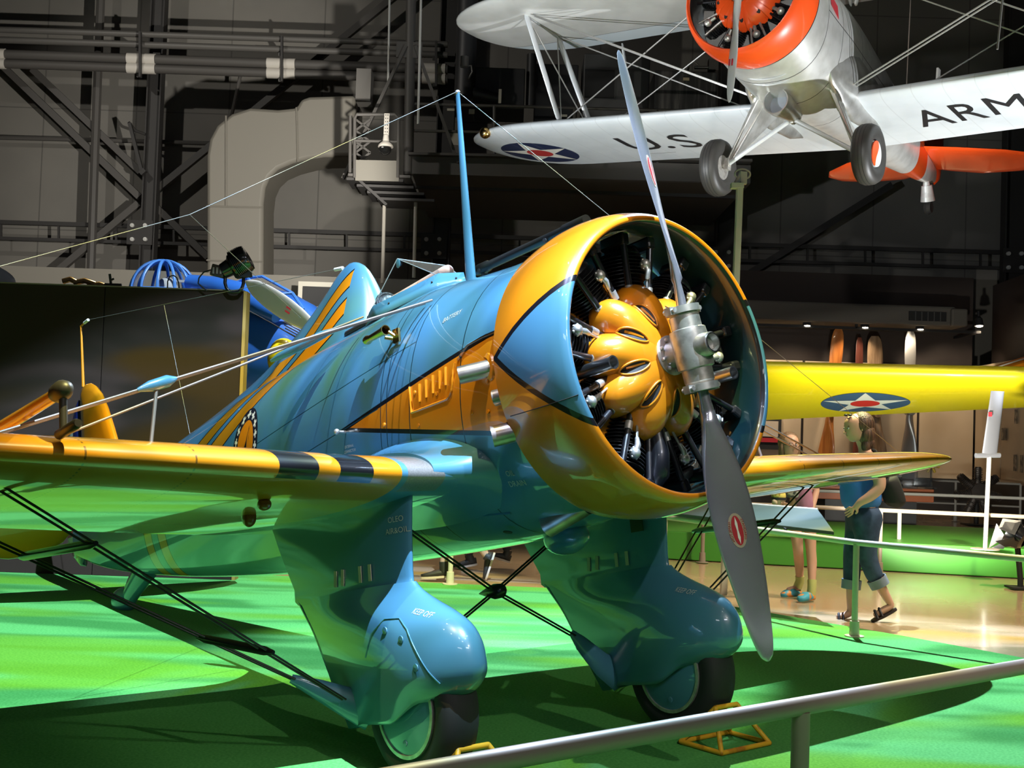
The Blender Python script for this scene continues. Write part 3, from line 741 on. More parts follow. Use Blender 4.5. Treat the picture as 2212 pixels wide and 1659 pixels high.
# ------------------------------------------------ propeller
mb = MB(); mb.lathe([(-.135, .088), (-.118, .09), (-.115, .085), (-.110, .060), (-.06, .048), (-.05, .046)], n=32, cap=True)
for k in range(9):
    t = 2 * math.pi * k / 9; mb.ball((-.108, .072 * math.cos(t), .072 * math.sin(t)), .010, 6, 4)
flange = part(mb, 'propeller_flange', M_castal, smooth=40)
PT = R(-9.4); bup = Vector((0, math.sin(PT), math.cos(PT))); bside = Vector((0, math.cos(PT), -math.sin(PT)))
mb = MB()
mb.lathe([(-.175, .056), (-.15, .062), (-.145, .066), (-.09, .067), (-.085, .079), (-.055, .082), (.055, .082), (.085, .079), (.09, .067), (.145, .066), (.15, .062), (.175, .056)], (0, 0, 0), bup, 36, cap=True)
hub = part(mb, 'propeller_hub', M_castal, smooth=35)
mb = MB(); mb.lathe([(0.02, .060), (.07, .058), (.085, .050), (.115, .048), (.118, .048), (.118, .040), (.09, .036), (.09, 0)], n=28); sub(mb, 'hub_nut', M_castal, hub, smooth=40)
mb = MB(); mb.lathe([(.118, .044), (.124, .044), (.124, .038), (.118, .038)], n=28); sub(mb, 'retaining_ring', M_steel, hub, smooth=40)
mb = MB(); mb.box((.01, 0, 0), (.02, .004, .30)) 
for s in (-1, 1):
    mb = MB(); mb.lathe([(-.017, .060), (-.015, .076), (.015, .076), (.017, .060)], bup * (s * .172), bup, 32)
    for q in (-1, 1):
        e = bside * (q * .085); mb.box(bup * (s * .172) + e, (.034, .028, .034), Matrix((Vector((1, 0, 0)), bside, bup)).transposed())
        mb.tube([bup * (s * .172) + e - Vector((.03, 0, 0)), bup * (s * .172) + e + Vector((.03, 0, 0))], .011, 8)
    sub(mb, 'clamp_ring', M_castal, hub, smooth=40)
BL = [(.15, .050, .050, 52, 0), (.24, .056, .048, 50, 0), (.34, .082, .040, 47, 0), (.46, .135, .030, 41, 0), (.58, .175, .023, 36, 0), (.72, .195, .018, 31, 0), (.86, .192, .015, 27, 0), (1.0, .172, .012, 24, 0), (1.12, .146, .010, 22, 0), (1.22, .118, .008, 20, 0), (1.30, .088, .0065, 19, 0), (1.345, .055, .005, 19, 0), (1.362, .015, .003, 19, 0)]
def blade(sgn):
    mb = MB(); rs = []
    up_ = bup * sgn; LE = bside * (-sgn)     # leading edge direction for the top blade is starboard
    st = [.15 + i * (1.21 / 60) for i in range(60)] + [1.345, 1.355, 1.362]
    st = sorted(st)
    for s in st:
        ch, th, be, _ = smoothtab(BL, s); b_ = R(be)
        cdir = LE * math.cos(b_) + Vector((1, 0, 0)) * math.sin(b_); nd = cdir.cross(up_).normalized()
        if nd.x < 0: nd = -nd
        r = []
        for k in range(28):
            a = 2 * math.pi * k / 28; u = math.cos(a); v = math.sin(a)
            thick = th * (1.0 if v > 0 else (.15 + .85 * max(0, 1 - (s - .15) / .25)))
            r.append(up_ * s + cdir * (u * ch / 2 + .0) + nd * (v * thick / 2 * 1.6 * (1 - .25 * u) if s > .3 else v * thick / 2))
        rs.append(r)
    mb.rings(rs)
    bl = part(mb, 'propeller_blade', M_alu, smooth=60)
    # oval maker's mark on the front face
    s0 = .80; ch, th, be, _ = smoothtab(BL, s0); b_ = R(be)
    cdir = LE * math.cos(b_) + Vector((1, 0, 0)) * math.sin(b_); nd = cdir.cross(up_).normalized()
    if nd.x < 0: nd = -nd
    def onb(u, v, h):
        s = s0 + v; ch, th, be, _ = smoothtab(BL, s); b_ = R(be)
        cd_ = LE * math.cos(b_) + Vector((1, 0, 0)) * math.sin(b_); n_ = cd_.cross(up_).normalized()
        if n_.x < 0: n_ = -n_
        uu = max(min(u / (ch / 2), .98), -.98)
        return up_ * s + cd_ * u + n_ * (math.sqrt(1 - uu * uu) * th / 2 * 1.6 * (1 - .25 * uu) + h)
    for nm, a, b, h, mm in (('makers_oval', .040, .075, .0012, mat('oval_tan', (.38, .30, .22), rough=.5)), ('makers_oval_centre', .025, .064, .0022, M_red)):
        m2 = MB(); rings_ = [[onb(a * f * math.cos(t), b * f * math.sin(t), h) for t in [2 * math.pi * k / 28 for k in range(28)]] for f in (1, .75, .5, .25, .02)]
        m2.rings(rings_, True, False, True); m2.obj(nm, mm, parent=bl, smooth=60)
    m2 = MB(); m2.add([onb(u, v, .0032) for u, v in ((0, .06), (.006, .03), (.0035, 0), (.006, -.03), (0, -.06), (-.006, -.03), (-.0035, 0), (-.006, .03))], [tuple(range(8))])
    m2.obj('makers_blade_mark', M_white, parent=bl)
    for word, off in (('HAMILTON', -.033), ('STANDARD', .033)):
        mw = Matrix(((0, 1, 0, off), (1, 0, 0, 0), (0, 0, 1, 0), (0, 0, 0, 1))) if off > 0 else Matrix(((0, -1, 0, off), (1, 0, 0, 0), (0, 0, 1, 0), (0, 0, 0, 1)))
        def wr(co):
            v = co.y; u = co.x * math.sqrt(max(.02, 1 - (v / .078) ** 2)); return onb(u, v, .003)
        text_mesh('makers_lettering', word, .017, M_red, mw, parent=bl, wrap=wr)
    return bl
blade(1); blade(-1)

# ------------------------------------------------ wings
def foil(n=40, t=.13):
    pts = []
    for k in range(n):
        a = 2 * math.pi * k / n; x = .5 * (1 - math.cos(a))   # 0 = LE, 1 = TE
        yt = 5 * t * (.2969 * math.sqrt(max(x, 0)) - .126 * x - .3516 * x * x + .2843 * x ** 3 - .1036 * x ** 4)
        m_, p_ = .02, .4
        yc = m_ / p_ ** 2 * (2 * p_ * x - x * x) if x < p_ else m_ / (1 - p_) ** 2 * ((1 - 2 * p_) + 2 * p_ * x - x * x)
        pts.append((x, yc + (yt if a < math.pi else -yt)))
    return pts
FOIL = foil(72)
WG = [(.0, -.82, -2.66, -.41, .14), (.55, -.84, -2.66, -.405, .135), (1.0, -.87, -2.66, -.40, .13), (2.0, -.90, -2.64, -.345, .125), (3.0, -.97, -2.56, -.288, .115), (3.5, -1.03, -2.46, -.258, .11), (3.85, -1.12, -2.32, -.238, .10), (4.05, -1.22, -2.17, -.225, .09), (4.17, -1.36, -2.0, -.216, .075), (4.24, -1.52, -1.83, -.21, .06), (4.26, -1.63, -1.72, -.208, .04)]
def wing_paint(sgn):
    def f(n):
        x, y, z = n.coords(); y = y * sgn
        c = n.mix(y.band(0.96, 9), BLUE, YELLOW)
        for lo, hi in ((1.10, 1.26), (1.36, 1.54)):
            if sgn < 0: c = n.mix(y.band(lo, hi) * ((z - y * .055) > -.502), c, BLACKP)
        c = n.mix(y.band(.74, .93) * (z > -.47), c, n.mix(n.noise(scale=160., detail=2.), (.10, .095, .09), (.24, .235, .23)))
        # rivet rows along ribs
        rib = (y.mod(.42) - .21).abs() < .004
        dots = x.mod(.03) < .014
        c = n.mix(rib * dots * (y > 1.7), c, (.18, .07, .005))
        spar = ((x + 1.75).abs() < .003) + ((x + 2.30).abs() < .003)
        return n.mix(spar.min(1.0) * (y > 1.7) * .7, c, (.10, .04, .004))
    return f
for sgn, nm in ((-1, 'stbd'), (1, 'port')):
    ys = [.3 + i * .1 for i in range(36)] + [3.85, 3.95, 4.05, 4.12, 4.17, 4.21, 4.24, 4.255, 4.26]
    mb = MB(); rs = []
    for y in ys:
        le, te, z, t = smoothtab(WG, y); ch = le - te
        inc = R(1.5)
        r = []
        for u, v in FOIL:
            dx = -u * ch; dz = v * ch * (t / .13)
            r.append(Vector((le + dx, sgn * y, z + dz + dx * math.sin(inc) * -1 * -1)))
        rs.append(r)
    mb.rings(rs)
    wob = part(mb, 'wing', mat('wing_paint_' + nm, YELLOW, fn=wing_paint(sgn), **gloss), smooth=45)
    # root fillet
    mb = MB(); rs = []
    for j in range(9):
        t = j / 8.; y = .38 + .42 * t
        k = (1 - t) ** 2
        le, te, z, th = smoothtab(WG, y); le += .13 * k; te -= .30 * k; ch = le - te
        rs.append([Vector((le - u * ch, sgn * y, z + .01 + (v * ch * (th / .13)) * (1.03 + .95 * k) + (-u * ch) * math.sin(R(1.5)) + .05 * k)) for u, v in FOIL])
    mb.rings(rs); sub(mb, 'wing_fillet', M_blue, wob, smooth=45)
    if sgn < 0:
        # access covers under the wing
        for (x, y, r_, sz) in ((-1.21, 1.44, .036, .75), (-1.63, 1.29, .040, 1.15)):
            mb = MB(); mb.ball((x, -y, -.485), r_, 18, 12, sx=1.0, sy=.8, sz=sz)
            sub(mb, 'access_cover', mat('rust_orange', (.30, .07, .004), rough=.35, coat=.6), wob, smooth=60)

# ------------------------------------------------ undercarriage: spats and wheels
LEG = [(-.38, -.98, -2.35, .055), (-.45, -1.0, -2.28, .05), (-.60, -1.03, -2.20, .055), (-.80, -1.055, -2.08, .062)]
SP = [(-.86, -1.04, -2.05, .070), (-.90, -.99, -2.02, .082), (-.95, -.90, -1.98, .105), (-1.0, -.80, -1.94, .13), (-1.06, -.71, -1.90, .15), (-1.13, -.66, -1.86, .163), (-1.20, -.645, -1.82, .17), (-1.28, -.65, -1.77, .17), (-1.34, -.68, -1.73, .165), (-1.39, -.73, -1.69, .155), (-1.43, -.80, -1.66, .145)]
def sect(le, te, hw, z, fz=None, n=48, tail=2.2):
    r = []
    for k in range(n):
        a = 2 * math.pi * k / n; u = .5 * (1 - math.cos(a)) ; u = u ** 1.15
        x = le - u * (le - te)
        L = le - te; xm = min(.38, .24 / L + .10)
        if u < xm: w_ = math.sqrt(max(0, 1 - ((xm - u) / xm) ** 2))
        else: w_ = max(0, 1 - ((u - xm) / (1 - xm)) ** 1.5) * .96 + .04 * (1 - u)
        yy = hw * w_ * (1 if a < math.pi else -1)
        r.append(Vector((x, yy, fz(x, z) if fz else z)))
    return r
def spat(sgn):
    yc = sgn * .82
    mb = MB(); rs = [sect(*smoothtab([(-t[0],) + t[1:] for t in LEG], -z), z) for z in [-.38 - .03 * i for i in range(17)]]
    rs.append(sect(-1.04, -2.05, .068, -.88))
    mb.rings([[q + Vector((0, yc, 0)) for q in r] for r in rs])
    leg = part(mb, 'landing_gear_leg', M_blue, smooth=40)
    zs = [-.855 - .0205 * i for i in range(29)]
    tab = [(-t[0],) + t[1:] for t in SP]
    rs = []
    def fz(x, z):
        if z > -1.22: return z
        k = (-1.22 - z) / (1.43 - 1.22)
        # scalloped lower lip: low behind the axle, raised over the tyre front
        low = -1.365 if x > -.95 else None
        t = max(0., min(1., (-.90 - x) / .22)); lip = -1.365 - .085 * (t * t * (3 - 2 * t)) 
        t2 = max(0., min(1., (-1.42 - x) / .2)); lip += -.03 * t2
        return -1.22 + k * (lip + 1.22)
    for z in zs: 
        le, te, hw = smoothtab(tab, -z); rs.append(sect(le, te, hw, z, fz, 64))
    mb = MB(); mb.rings([[q + Vector((0, yc, 0)) for q in r] for r in rs], True, True, False)
    sp = part(mb, 'wheel_spat', M_blue, smooth=40, solid=.008)
    # raised cover seam with three fasteners on the outer face
    pan = [(-1.27, -1.16), (-1.20, -1.06), (-1.10, -1.005), (-1.0, -1.01), (-.93, -1.06), (-.87, -1.14), (-.80, -1.24), (-.74, -1.31)]
    def onsp(x, z, off=.002, side=None):
        side = side or sgn
        le, te, hw = smoothtab(tab, -z); L = le - te; u = (le - x) / L; xm = min(.38, .24 / L + .10)
        u = max(0, min(u, 1))
        w_ = math.sqrt(max(0, 1 - ((xm - u) / xm) ** 2)) if u < xm else max(0, 1 - ((u - xm) / (1 - xm)) ** 1.5) * .96 + .04 * (1 - u)
        return Vector((x, yc + side * (hw * w_ + off), z))
    fine = []
    for i in range(len(pan) - 1):
        for j in range(4): t = j / 4; fine.append((pan[i][0] + (pan[i + 1][0] - pan[i][0]) * t, pan[i][1] + (pan[i + 1][1] - pan[i][1]) * t))
    mb = MB(); mb.tube([onsp(x, z, .001, sgn) for x, z in fine], .0032, 6); sub(mb, 'spat_seam', M_blue, sp, smooth=60)
    for (x, z) in ((-1.08, -1.055), (-.955, -1.10), (-.86, -1.22)):
        mb = MB(); p = onsp(x, z, .002, sgn); q = onsp(x, z, .01, sgn); mb.lathe([(0, .017), (.004, .016), (.005, .001)], p, (q - p), 16); sub(mb, 'fastener', M_blue, sp, smooth=30)
    # lettering and vents
    words = frame((0, 0, 0), (1, 0, 0), (0, 0, 1))
    T = lambda s, size, x, z, ang, o, side: text_mesh('stencil_lettering', s, size, M_white, Matrix.Rotation(ang, 4, 'Z'), parent=o, depth=.0005, wrap=lambda co: onsp(x + co.x * (1), z + co.y, .002, side))
    def keep(co):
        x_, z_ = -.885, -1.0; q0 = onsp(x_, z_, 0, -1); tx = (onsp(x_ + .01, z_, 0, -1) - q0).normalized()
        return onsp(x_ + co.x * tx.x, z_ + co.y, .002, -1)
    text_mesh('stencil_lettering', 'KEEP OFF', .030, M_white, Matrix.Rotation(R(-14), 4, 'Z'), parent=sp, depth=.0005, wrap=keep)
    for i, x in enumerate((-1.60, -1.53, -1.37, -1.29)):
        mb = MB(); zz = -.79 - .0 * i; hw = smoothtab([(-t[0],) + t[1:] for t in LEG], .80)[2]
        L_ = 1.02; u = (-1.055 - x) / L_; xm = min(.38, .24 / L_ + .10); w_ = max(0, 1 - ((u - xm) / (1 - xm)) ** 1.5) * .96 + .02 if u > xm else 1
        mb.box((x, yc - (hw * w_ + .004), zz), (.022, .004, .075), Matrix.Rotation(R(8 if i < 2 else 2), 3, 'Y')); sub(mb, 'vent_slot', mat('cream_paint', (.50, .45, .33), rough=.6), leg)
    if sgn < 0:
        def onleg(x, z, off=.003):
            le, te, hw = smoothtab([(-t[0],) + t[1:] for t in LEG], -z); L_ = le - te; u = max(0, (le - x) / L_); xm = min(.38, .24 / L_ + .10)
            w_ = math.sqrt(max(0, 1 - ((xm - u) / xm) ** 2)) if u < xm else 1
            return Vector((x, yc - hw * w_ - off, z))
        for s, z in (('OLEO', -.575), ('AIR&OIL', -.625)):
            text_mesh('stencil_lettering', s, .036, M_white, Matrix.Translation((0, 0, 0)), parent=leg, depth=.0005, wrap=lambda co, z=z: onleg(-1.10 + co.x, z + co.y))
    else:
        mb = MB(); out = [(-.045, -.06), (.045, -.06), (.045, .04), (.032, .058), (0, .065), (-.032, .058), (-.045, .04)]
        mb.prism([Vector((-1.19 + a, yc - .062, -.60 + b)) for a, b in out], (0, -.004, 0)); q = sub(mb, 'data_plate', M_black, leg, label='black data plate with a rounded top')
        text_mesh('stencil_lettering', 'CAUTION', .014, mat('grey_print', (.2, .2, .2), rough=.6), frame((-1.19, yc - .067, -.585), (1, 0, 0), (0, 0, 1)), parent=leg, depth=.0005)
    # wheel
    wx, wz = -1.06, -1.395; rw = .31; yc2 = yc
    mb = MB(); pr = [(-.085, .20), (-.098, .235), (-.095, .27), (-.075, .296), (-.04, .308), (0, .311), (.04, .308), (.075, .296), (.095, .27), (.098, .235), (.085, .20)]
    mb.lathe(pr, (wx, yc2, wz), (0, 1, 0), 64); ty = part(mb, 'tyre', M_rubber, smooth=50)
    for side in (-1, 1):
        mb = MB(); mb.lathe([(.084, .203), (.100, .204), (.101, .188), (.094, .186)], (wx, yc2, wz), (0, side, 0), 48); sub(mb, 'wheel_rim', M_castal, ty, smooth=40)
        mb = MB(); mb.lathe([(.094, .188), (.104, .15), (.108, .02), (.108, .001)], (wx, yc2, wz), (0, side, 0), 48); sub(mb, 'wheel_disc', M_blue, ty, smooth=40)
        mb = MB(); mb.lathe([(0, .014), (.004, .013), (.0045, .001)], (wx, yc2 + side * .104, wz - .135), (0, side, 0), 16); sub(mb, 'fastener', M_blue, ty, smooth=30)
    # outward/inward wire fairing at the spat rear foot
    mb = MB(); mb.tube([(-1.46, yc, -1.40), (-1.50, yc - .08, -1.36), (-1.58, yc - .20, -1.28), (-1.64, yc - .30, -1.22)] if sgn < 0 else [(-1.50, yc - .02, -1.40), (-1.50, yc - .14, -1.33), (-1.50, yc - .27, -1.21), (-1.50, yc - .33, -1.15)], [.09, .07, .045, .02], 12, flat=.5)
    part(mb, 'wire_fairing', M_blue, smooth=50)
spat(-1); spat(1)
# ------------------------------------------------ tail
M_yel = mat('tail_yellow', YELLOW, **gloss)
def slab(pts, th, axis, smooth=40, n_off=None):
    """rounded surface: outline pts (2D) with thickness th, swelling to the middle; axis = function (u,v,w)->Vector"""
    mb = MB(); N_ = len(pts); cx = sum(p[0] for p in pts) / N_; cy = sum(p[1] for p in pts) / N_
    rs = []
    for f, w_ in ((.55, th / 2), (.85, th / 2 * .8), (.97, th / 2 * .4), (1.0, 0), (.97, -th / 2 * .4), (.85, -th / 2 * .8), (.55, -th / 2)):
        rs.append([axis(cx + (p[0] - cx) * f, cy + (p[1] - cy) * f, w_) for p in pts])
    mb.rings(rs); return mb
finp = [(-6.02, .40), (-6.12, .62), (-6.25, .86), (-6.37, 1.06), (-6.48, 1.20), (-6.58, 1.28), (-6.68, 1.325), (-6.78, 1.34), (-6.86, 1.33), (-6.90, 1.29), (-6.90, .9), (-6.89, .5), (-6.88, .15), (-6.4, .2), (-6.05, .25)]
part(slab(finp, .09, lambda u, v, w_: Vector((u, w_, v))), 'tail_fin', M_yel, smooth=50)
def rud(n):
    x, y, z = n.coords()
    c = n.mix((z * 5.2 + .15).mod(1.0) < .5, (.55, .02, .03), (.75, .73, .68))
    return n.mix(x > -7.06, c, (.010, .016, .085))
rp = [(-6.92, -.21), (-6.92, .3), (-6.92, .8), (-6.93, 1.22), (-6.97, 1.24), (-7.04, 1.20), (-7.15, 1.05), (-7.27, .8), (-7.36, .5), (-7.37, .25), (-7.30, .02), (-7.18, -.12), (-7.05, -.19)]
part(slab(rp, .06, lambda u, v, w_: Vector((u, w_, v))), 'rudder', mat('rudder_paint', (.5, .5, .5), fn=rud, **gloss), smooth=50)
for s in (-1, 1):
    st = [(-5.95, .0), (-6.0, .4), (-6.12, .8), (-6.3, 1.15), (-6.5, 1.36), (-6.68, 1.42), (-6.70, 1.0), (-6.70, .5), (-6.70, .0)]
    stb = part(slab(st, .08, lambda u, v, w_: Vector((u, s * v, .16 + w_))), 'stabiliser', M_yel, smooth=50)
    D = R(40); ev = [(.0, .12), (.0, .5), (.0, 1.0), (.0, 1.40), (.10, 1.38), (.24, 1.2), (.36, .9), (.41, .6), (.38, .38), (.24, .20)]
    sub(slab(ev, .045, lambda u, v, w_: Vector((-6.72 - u * math.cos(D) - w_ * math.sin(D), s * v, .15 - u * math.sin(D) + w_ * math.cos(D)))), 'elevator', M_yel, stb, smooth=50)
mb = MB(); mb.tube([(-5.70, 0, -.33), (-5.92, 0, -.45), (-6.06, 0, -.54)], [.13, .10, .085], 16, flat=.6)
tl = part(mb, 'tail_wheel_leg', M_blue, smooth=50)
mb = MB(); mb.ball((-6.17, 0, -.56), .15, 20, 12, sx=1.15, sy=.55, sz=.72); sub(mb, 'tail_wheel_fairing', M_blue, tl, smooth=60)
mb = MB(); zz = ground_z(-6.18) + .075; mb.lathe([(-.03, .05), (-.04, .065), (-.02, .075), (.02, .075), (.04, .065), (.03, .05)], (-6.2, 0, zz), (0, 1, 0), 28, cap=True); sub(mb, 'tail_wheel', M_rubber, tl, smooth=50)

# ------------------------------------------------ windshield, sight, mast
A = Vector((-2.03, 0, 1.035)); 
def G(y, x, z): return Vector((x, y, z))
apexL, apexR = G(-.165, -1.87, .955), G(.165, -1.87, .955)
frL, frR = G(-.07, -1.54, .745), G(.07, -1.54, .745)
reL, reR = G(-.285, -2.02, .655), G(.285, -2.02, .655)
mb = MB(); mb.add([apexL, apexR, frR, frL], [(0, 1, 2, 3)]); ws = part(mb, 'windshield', M_glass)
for a, f, r_ in ((apexL, frL, reL), (apexR, frR, reR)):
    mb = MB(); mb.add([a, f, r_], [(0, 1, 2)]); sub(mb, 'windshield_side_pane', M_glass, ws)
M_trim = mat('clear_edge', (.22, .25, .25), rough=.3, spec=.8)
mb = MB()
for a, b in ((apexL, frL), (apexR, frR), (apexL, apexR), (apexL, reL), (apexR, reR)): mb.tube([a, b], .0026, 6)
sub(mb, 'windshield_edge', M_trim, ws)
for s in (-1, 1):
    mb = MB(); 
    top = [Vector((-2.01, s * .30, .650)), Vector((-1.97, s * .285, .700)), Vector((-1.60, s * .10, .80)), Vector((-1.47, s * .03, .775))]
    bot = [Vector((-2.01, s * .315, .60)), Vector((-1.88, s * .315, .62)), Vector((-1.60, s * .20, .675)), Vector((-1.42, s * .06, .70))]
    T_ = []; B_ = []
    for k in range(13):
        t = k / 12 * 3; i = min(int(t), 2); q = t - i
        T_.append(top[i].lerp(top[i + 1], q)); B_.append(bot[i].lerp(bot[i + 1], q))
    for k in range(12): mb.add([T_[k], T_[k + 1], B_[k + 1], B_[k]], [(0, 1, 2, 3)])
    ap = part(mb, 'windshield_apron', M_blue, smooth=60, solid=.006)
    for k in (1, 5, 8, 11):
        p = T_[k].lerp(B_[k], .45); m2 = MB(); m2.ball(p + Vector((0, s * .003, .001)), .006, 8, 6); sub(m2, 'apron_screw', M_blackm, ap)
mb = MB(); mb.ball(apexL + Vector((.01, -.004, -.03)), .02, 10, 8, sx=1, sy=.2, sz=1.3); sub(mb, 'windshield_lug', M_blue, ws)
tanp = mat('tan_pad', (.55, .33, .22), rough=.55, coat=.2)
mb = MB(); mb.tube([(-2.32, .05, .825), (-2.0, .05, .843), (-1.73, .05, .860), (-1.69, .05, .862), (-1.67, .05, .863)], [.036, .036, .036, .031, .012], 16)
part(mb, 'crash_pad_roll', tanp, smooth=50, label='tan padded roll behind the windshield')
mb = MB(); mb.lathe([(0, .026), (.02, .03), (.10, .03), (.11, .024), (.70, .024), (.72, .030), (.88, .030), (.88, .024)], (-1.54, .12, .82), Vector((1, 0, .0)), 24, cap=True)
sg = part(mb, 'telescope_sight', mat('sight_black', (.02, .019, .018), rough=.35, metal=.5), smooth=40)
for x in (-1.49, -.95):
    mb = MB(); mb.tube([(x, .12, .80), (x, .12, .70), (x, .10, .60)], .012, 8); mb.tube([(x, .09, .805), (x, .15, .805)], .012, 8); sub(mb, 'sight_bracket', M_blackm, sg, smooth=50)
mb = MB(); mb.ball((-1.60, -.02, .775), .022, 10, 8); mb.box((-1.57, -.02, .765), (.05, .03, .03)); mb.tube([(-1.62, -.02, .77), (-1.60, -.02, .81)], .009, 8)
part(mb, 'bead_sight', M_blackm, smooth=50)
mb = MB(); r0 = []
for k in range(13):
    t = k / 12; z = .66 + t * 1.12; wv = .034 * (1 - t) + .0135 * t; x = -1.455 + .045 * t
    r0.append([Vector((x + math.cos(a) * wv * 1.15, math.sin(a) * wv * .60, z)) for a in [2 * math.pi * j / 16 for j in range(16)]])
mb.rings(r0); mast = part(mb, 'antenna_mast', M_blue, smooth=60)
mb = MB(); mb.ball((-1.41, 0, 1.785), .014, 10, 8); sub(mb, 'mast_tip', M_castal, mast, smooth=60)

# ------------------------------------------------ side details
M_pipe = mat('exhaust_steel', (.55, .50, .50), rough=.33, metal=.9, fn=lambda n: n.mix(n.noise(scale=7.).smooth(.4, .7), (.66, .60, .60), (.36, .30, .29)))
def stub(base, tip, r, squash=1.0):
    base, tip = Vector(base), Vector(tip); d = (tip - base); L = d.length
    mb = MB(); mb.lathe([(0, r), (L, r * 1.0), (L, r * .9), (L * .3, r * .9)], base, d, 24)
    o = part(mb, 'exhaust_stub', M_pipe, smooth=40)
    m2 = MB(); m2.lathe([(L * .55, r * .895), (L * .9, r * .895), (L * .9, .001)], base, d, 24); sub(m2, 'bore_shade_disc', mat('bore_shade', (.006, .005, .005), rough=.95), o)  # black disc painted as the shade inside the pipe mouth
    return o
ex = stub((-.60, -.55, .035), (-.745, -.700, .01), .040)
mb = MB(); mb.lathe([(0, .075), (.012, .070), (.02, .05)], (-.665, -.592, .03), Vector((-.3, -1, 0)), 28); sub(mb, 'exhaust_collar', M_orange, ex, smooth=40)
stub((-.46, -.54, -.10), (-.60, -.635, -.12), .036)
stub((-.50, -.50, -.26), (-.625, -.645, -.285), .046)
stub((-.62, -.14, -.58), (-.83, -.20, -.655), .055)
mb = MB(); mb.lathe([(0, .022), (.004, .022), (.004, .001)], (-1.02, -.28, -.655), (0, -.25, -1), 20); part(mb, 'drain_hole', M_blackm, smooth=30)
mb = MB(); mb.ball((-.95, .02, -.70), .11, 20, 12, sx=1.35, sy=.62, sz=.75); part(mb, 'belly_scoop', M_blue, smooth=60)
# fuselage hatch with pressed ribs, and side vents (rows of strakes)
mb = MB()
def on(x, z, off=.004, s=-1): return Vector((x, s * (fus_y(x, z) + off), z))
hatch = [(-1.28, .085), (-1.28, -.045), (-.97, -.045), (-.93, -.02), (-.91, .03), (-.90, .08), (-.885, .115)]
pts = []
for i in range(len(hatch) - 1):
    for j in range(5): t = j / 5; pts.append(on(hatch[i][0] * (1 - t) + hatch[i + 1][0] * t, hatch[i][1] * (1 - t) + hatch[i + 1][1] * t, .004))
mb.tube(pts, .006, 6); hatch_o = sub(mb, 'hatch_edge', M_fus, fus, smooth=60)
for i, x in enumerate((-1.20, -1.14, -1.08, -1.02, -.97)):
    mb = MB(); zl = .005 + (x + 1.97) * .126 - .025; mb.tube([on(x, zl - .085, .002), on(x + .008, zl, .003)], .0065, 6); sub(mb, 'pressed_rib', M_fus, fus, smooth=60)
mb = MB(); mb.tube([on(-.86, .115), on(-.78, .165), on(-.68, .175), on(-.56, .18)], .007, 6); sub(mb, 'exhaust_shroud_edge', M_fus, fus, smooth=60)
for x, z in ((-1.24, .045), (-1.24, -.115), (-1.05, .0), (-.80, -.14), (-.66, -.03), (-.69, -.16), (-.93, .0), (-1.55, -.05)):
    mb = MB(); p = on(x, z, .001); mb.lathe([(0, .011), (.004, .010), (.005, .001)], p, (0, -1, .1), 12); sub(mb, 'fastener', M_fus, fus, smooth=30)
for i in range(4):
    mb = MB(); mb.tube([on(-1.55 + .13 * i, -.50 - .02 * i, .003), on(-1.30 + .13 * i, -.52 - .02 * i, .004)], .007, 6, flat=.6); sub(mb, 'belly_louvre', M_blue, fus, smooth=50)
for s_, size, x, z, ang in (('BATTERY', .034, -.97, .355, R(4)), ('OIL', .034, -.72, -.43, R(-4)), ('DRAIN', .034, -.72, -.475, R(-4)), ('EXTERNAL', .020, -1.93, -.09, R(-3)), ('CONNECTOR', .020, -1.93, -.115, R(-3))):
    text_mesh('stencil_lettering', s_, size, M_white, Matrix.Rotation(ang, 4, 'Z'), parent=fus, depth=.0005, shear=.25, wrap=lambda co, x=x, z=z: on(x + co.x, z + co.y, .002))
# brass venturi below the windshield
mb = MB(); mb.lathe([(0, .020), (.02, .024), (.05, .017), (.16, .021), (.20, .027), (.20, .023), (.15, .015), (.02, .018)], (-1.64, -.57, .40), (1, -.06, .03), 20)
vt = part(mb, 'venturi_tube', M_brass, smooth=50, label='brass venturi tube')
mb = MB(); mb.tube([(-1.50, -.55, .385), (-1.48, -.50, .375)], .010, 8); mb.box((-1.42, -.535, .375), (.05, .012, .07)); mb.tube([(-1.45, -.56, .40), (-1.42, -.52, .36)], .009, 8); sub(mb, 'venturi_bracket', M_brass, vt, smooth=40)
# step knob
mb = MB(); mb.tube([on(-1.95, -.01, -.01), on(-1.95, -.01, .05)], .007, 8); mb.ball(on(-1.95, -.01, .055), .016, 10, 8); part(mb, 'step_knob', M_castal, smooth=50)
# squadron badge: dark ring with white crosses, orange centre
def badge(n):
    x, y, z = n.coords(); u = x + 3.30; v = z - .175
    r = (u * u + v * v * .72).sqrt()
    a = n.m('ARCTAN2', v, u) * 14.0 / (2 * math.pi)
    d = ((a.mod(1.0) - .5) * .75).abs(); e = ((r - .158) * 13.0).abs()
    cross = (d < .09) * (e < .28) + (e < .09) * (d < .28)
    c = n.mix(cross.min(1.0), (.012, .014, .03), (.75, .75, .72))
    return n.mix(r < .125, c, ORANGE)
mb = MB(); rs = []
for f in (1, .8, .6, .4, .2, .03): rs.append([on(-3.30 + .195 * f * math.cos(t), .175 + .225 * f * math.sin(t), .003) for t in [2 * math.pi * k / 40 for k in range(40)]])
mb.rings(rs, True, False, True); bd = sub(mb, 'squadron_badge', mat('badge_paint', ORANGE, fn=badge, **gloss), fus, smooth=60)
mb = MB(); mb.add([on(-3.30 + a, .175 + b, .005) for a, b in ((-.03, -.10), (.02, -.08), (.055, .03), (.045, .11), (.02, .02), (-.02, -.03))], [tuple(range(6))]); sub(mb, 'badge_bolt', M_black, fus)

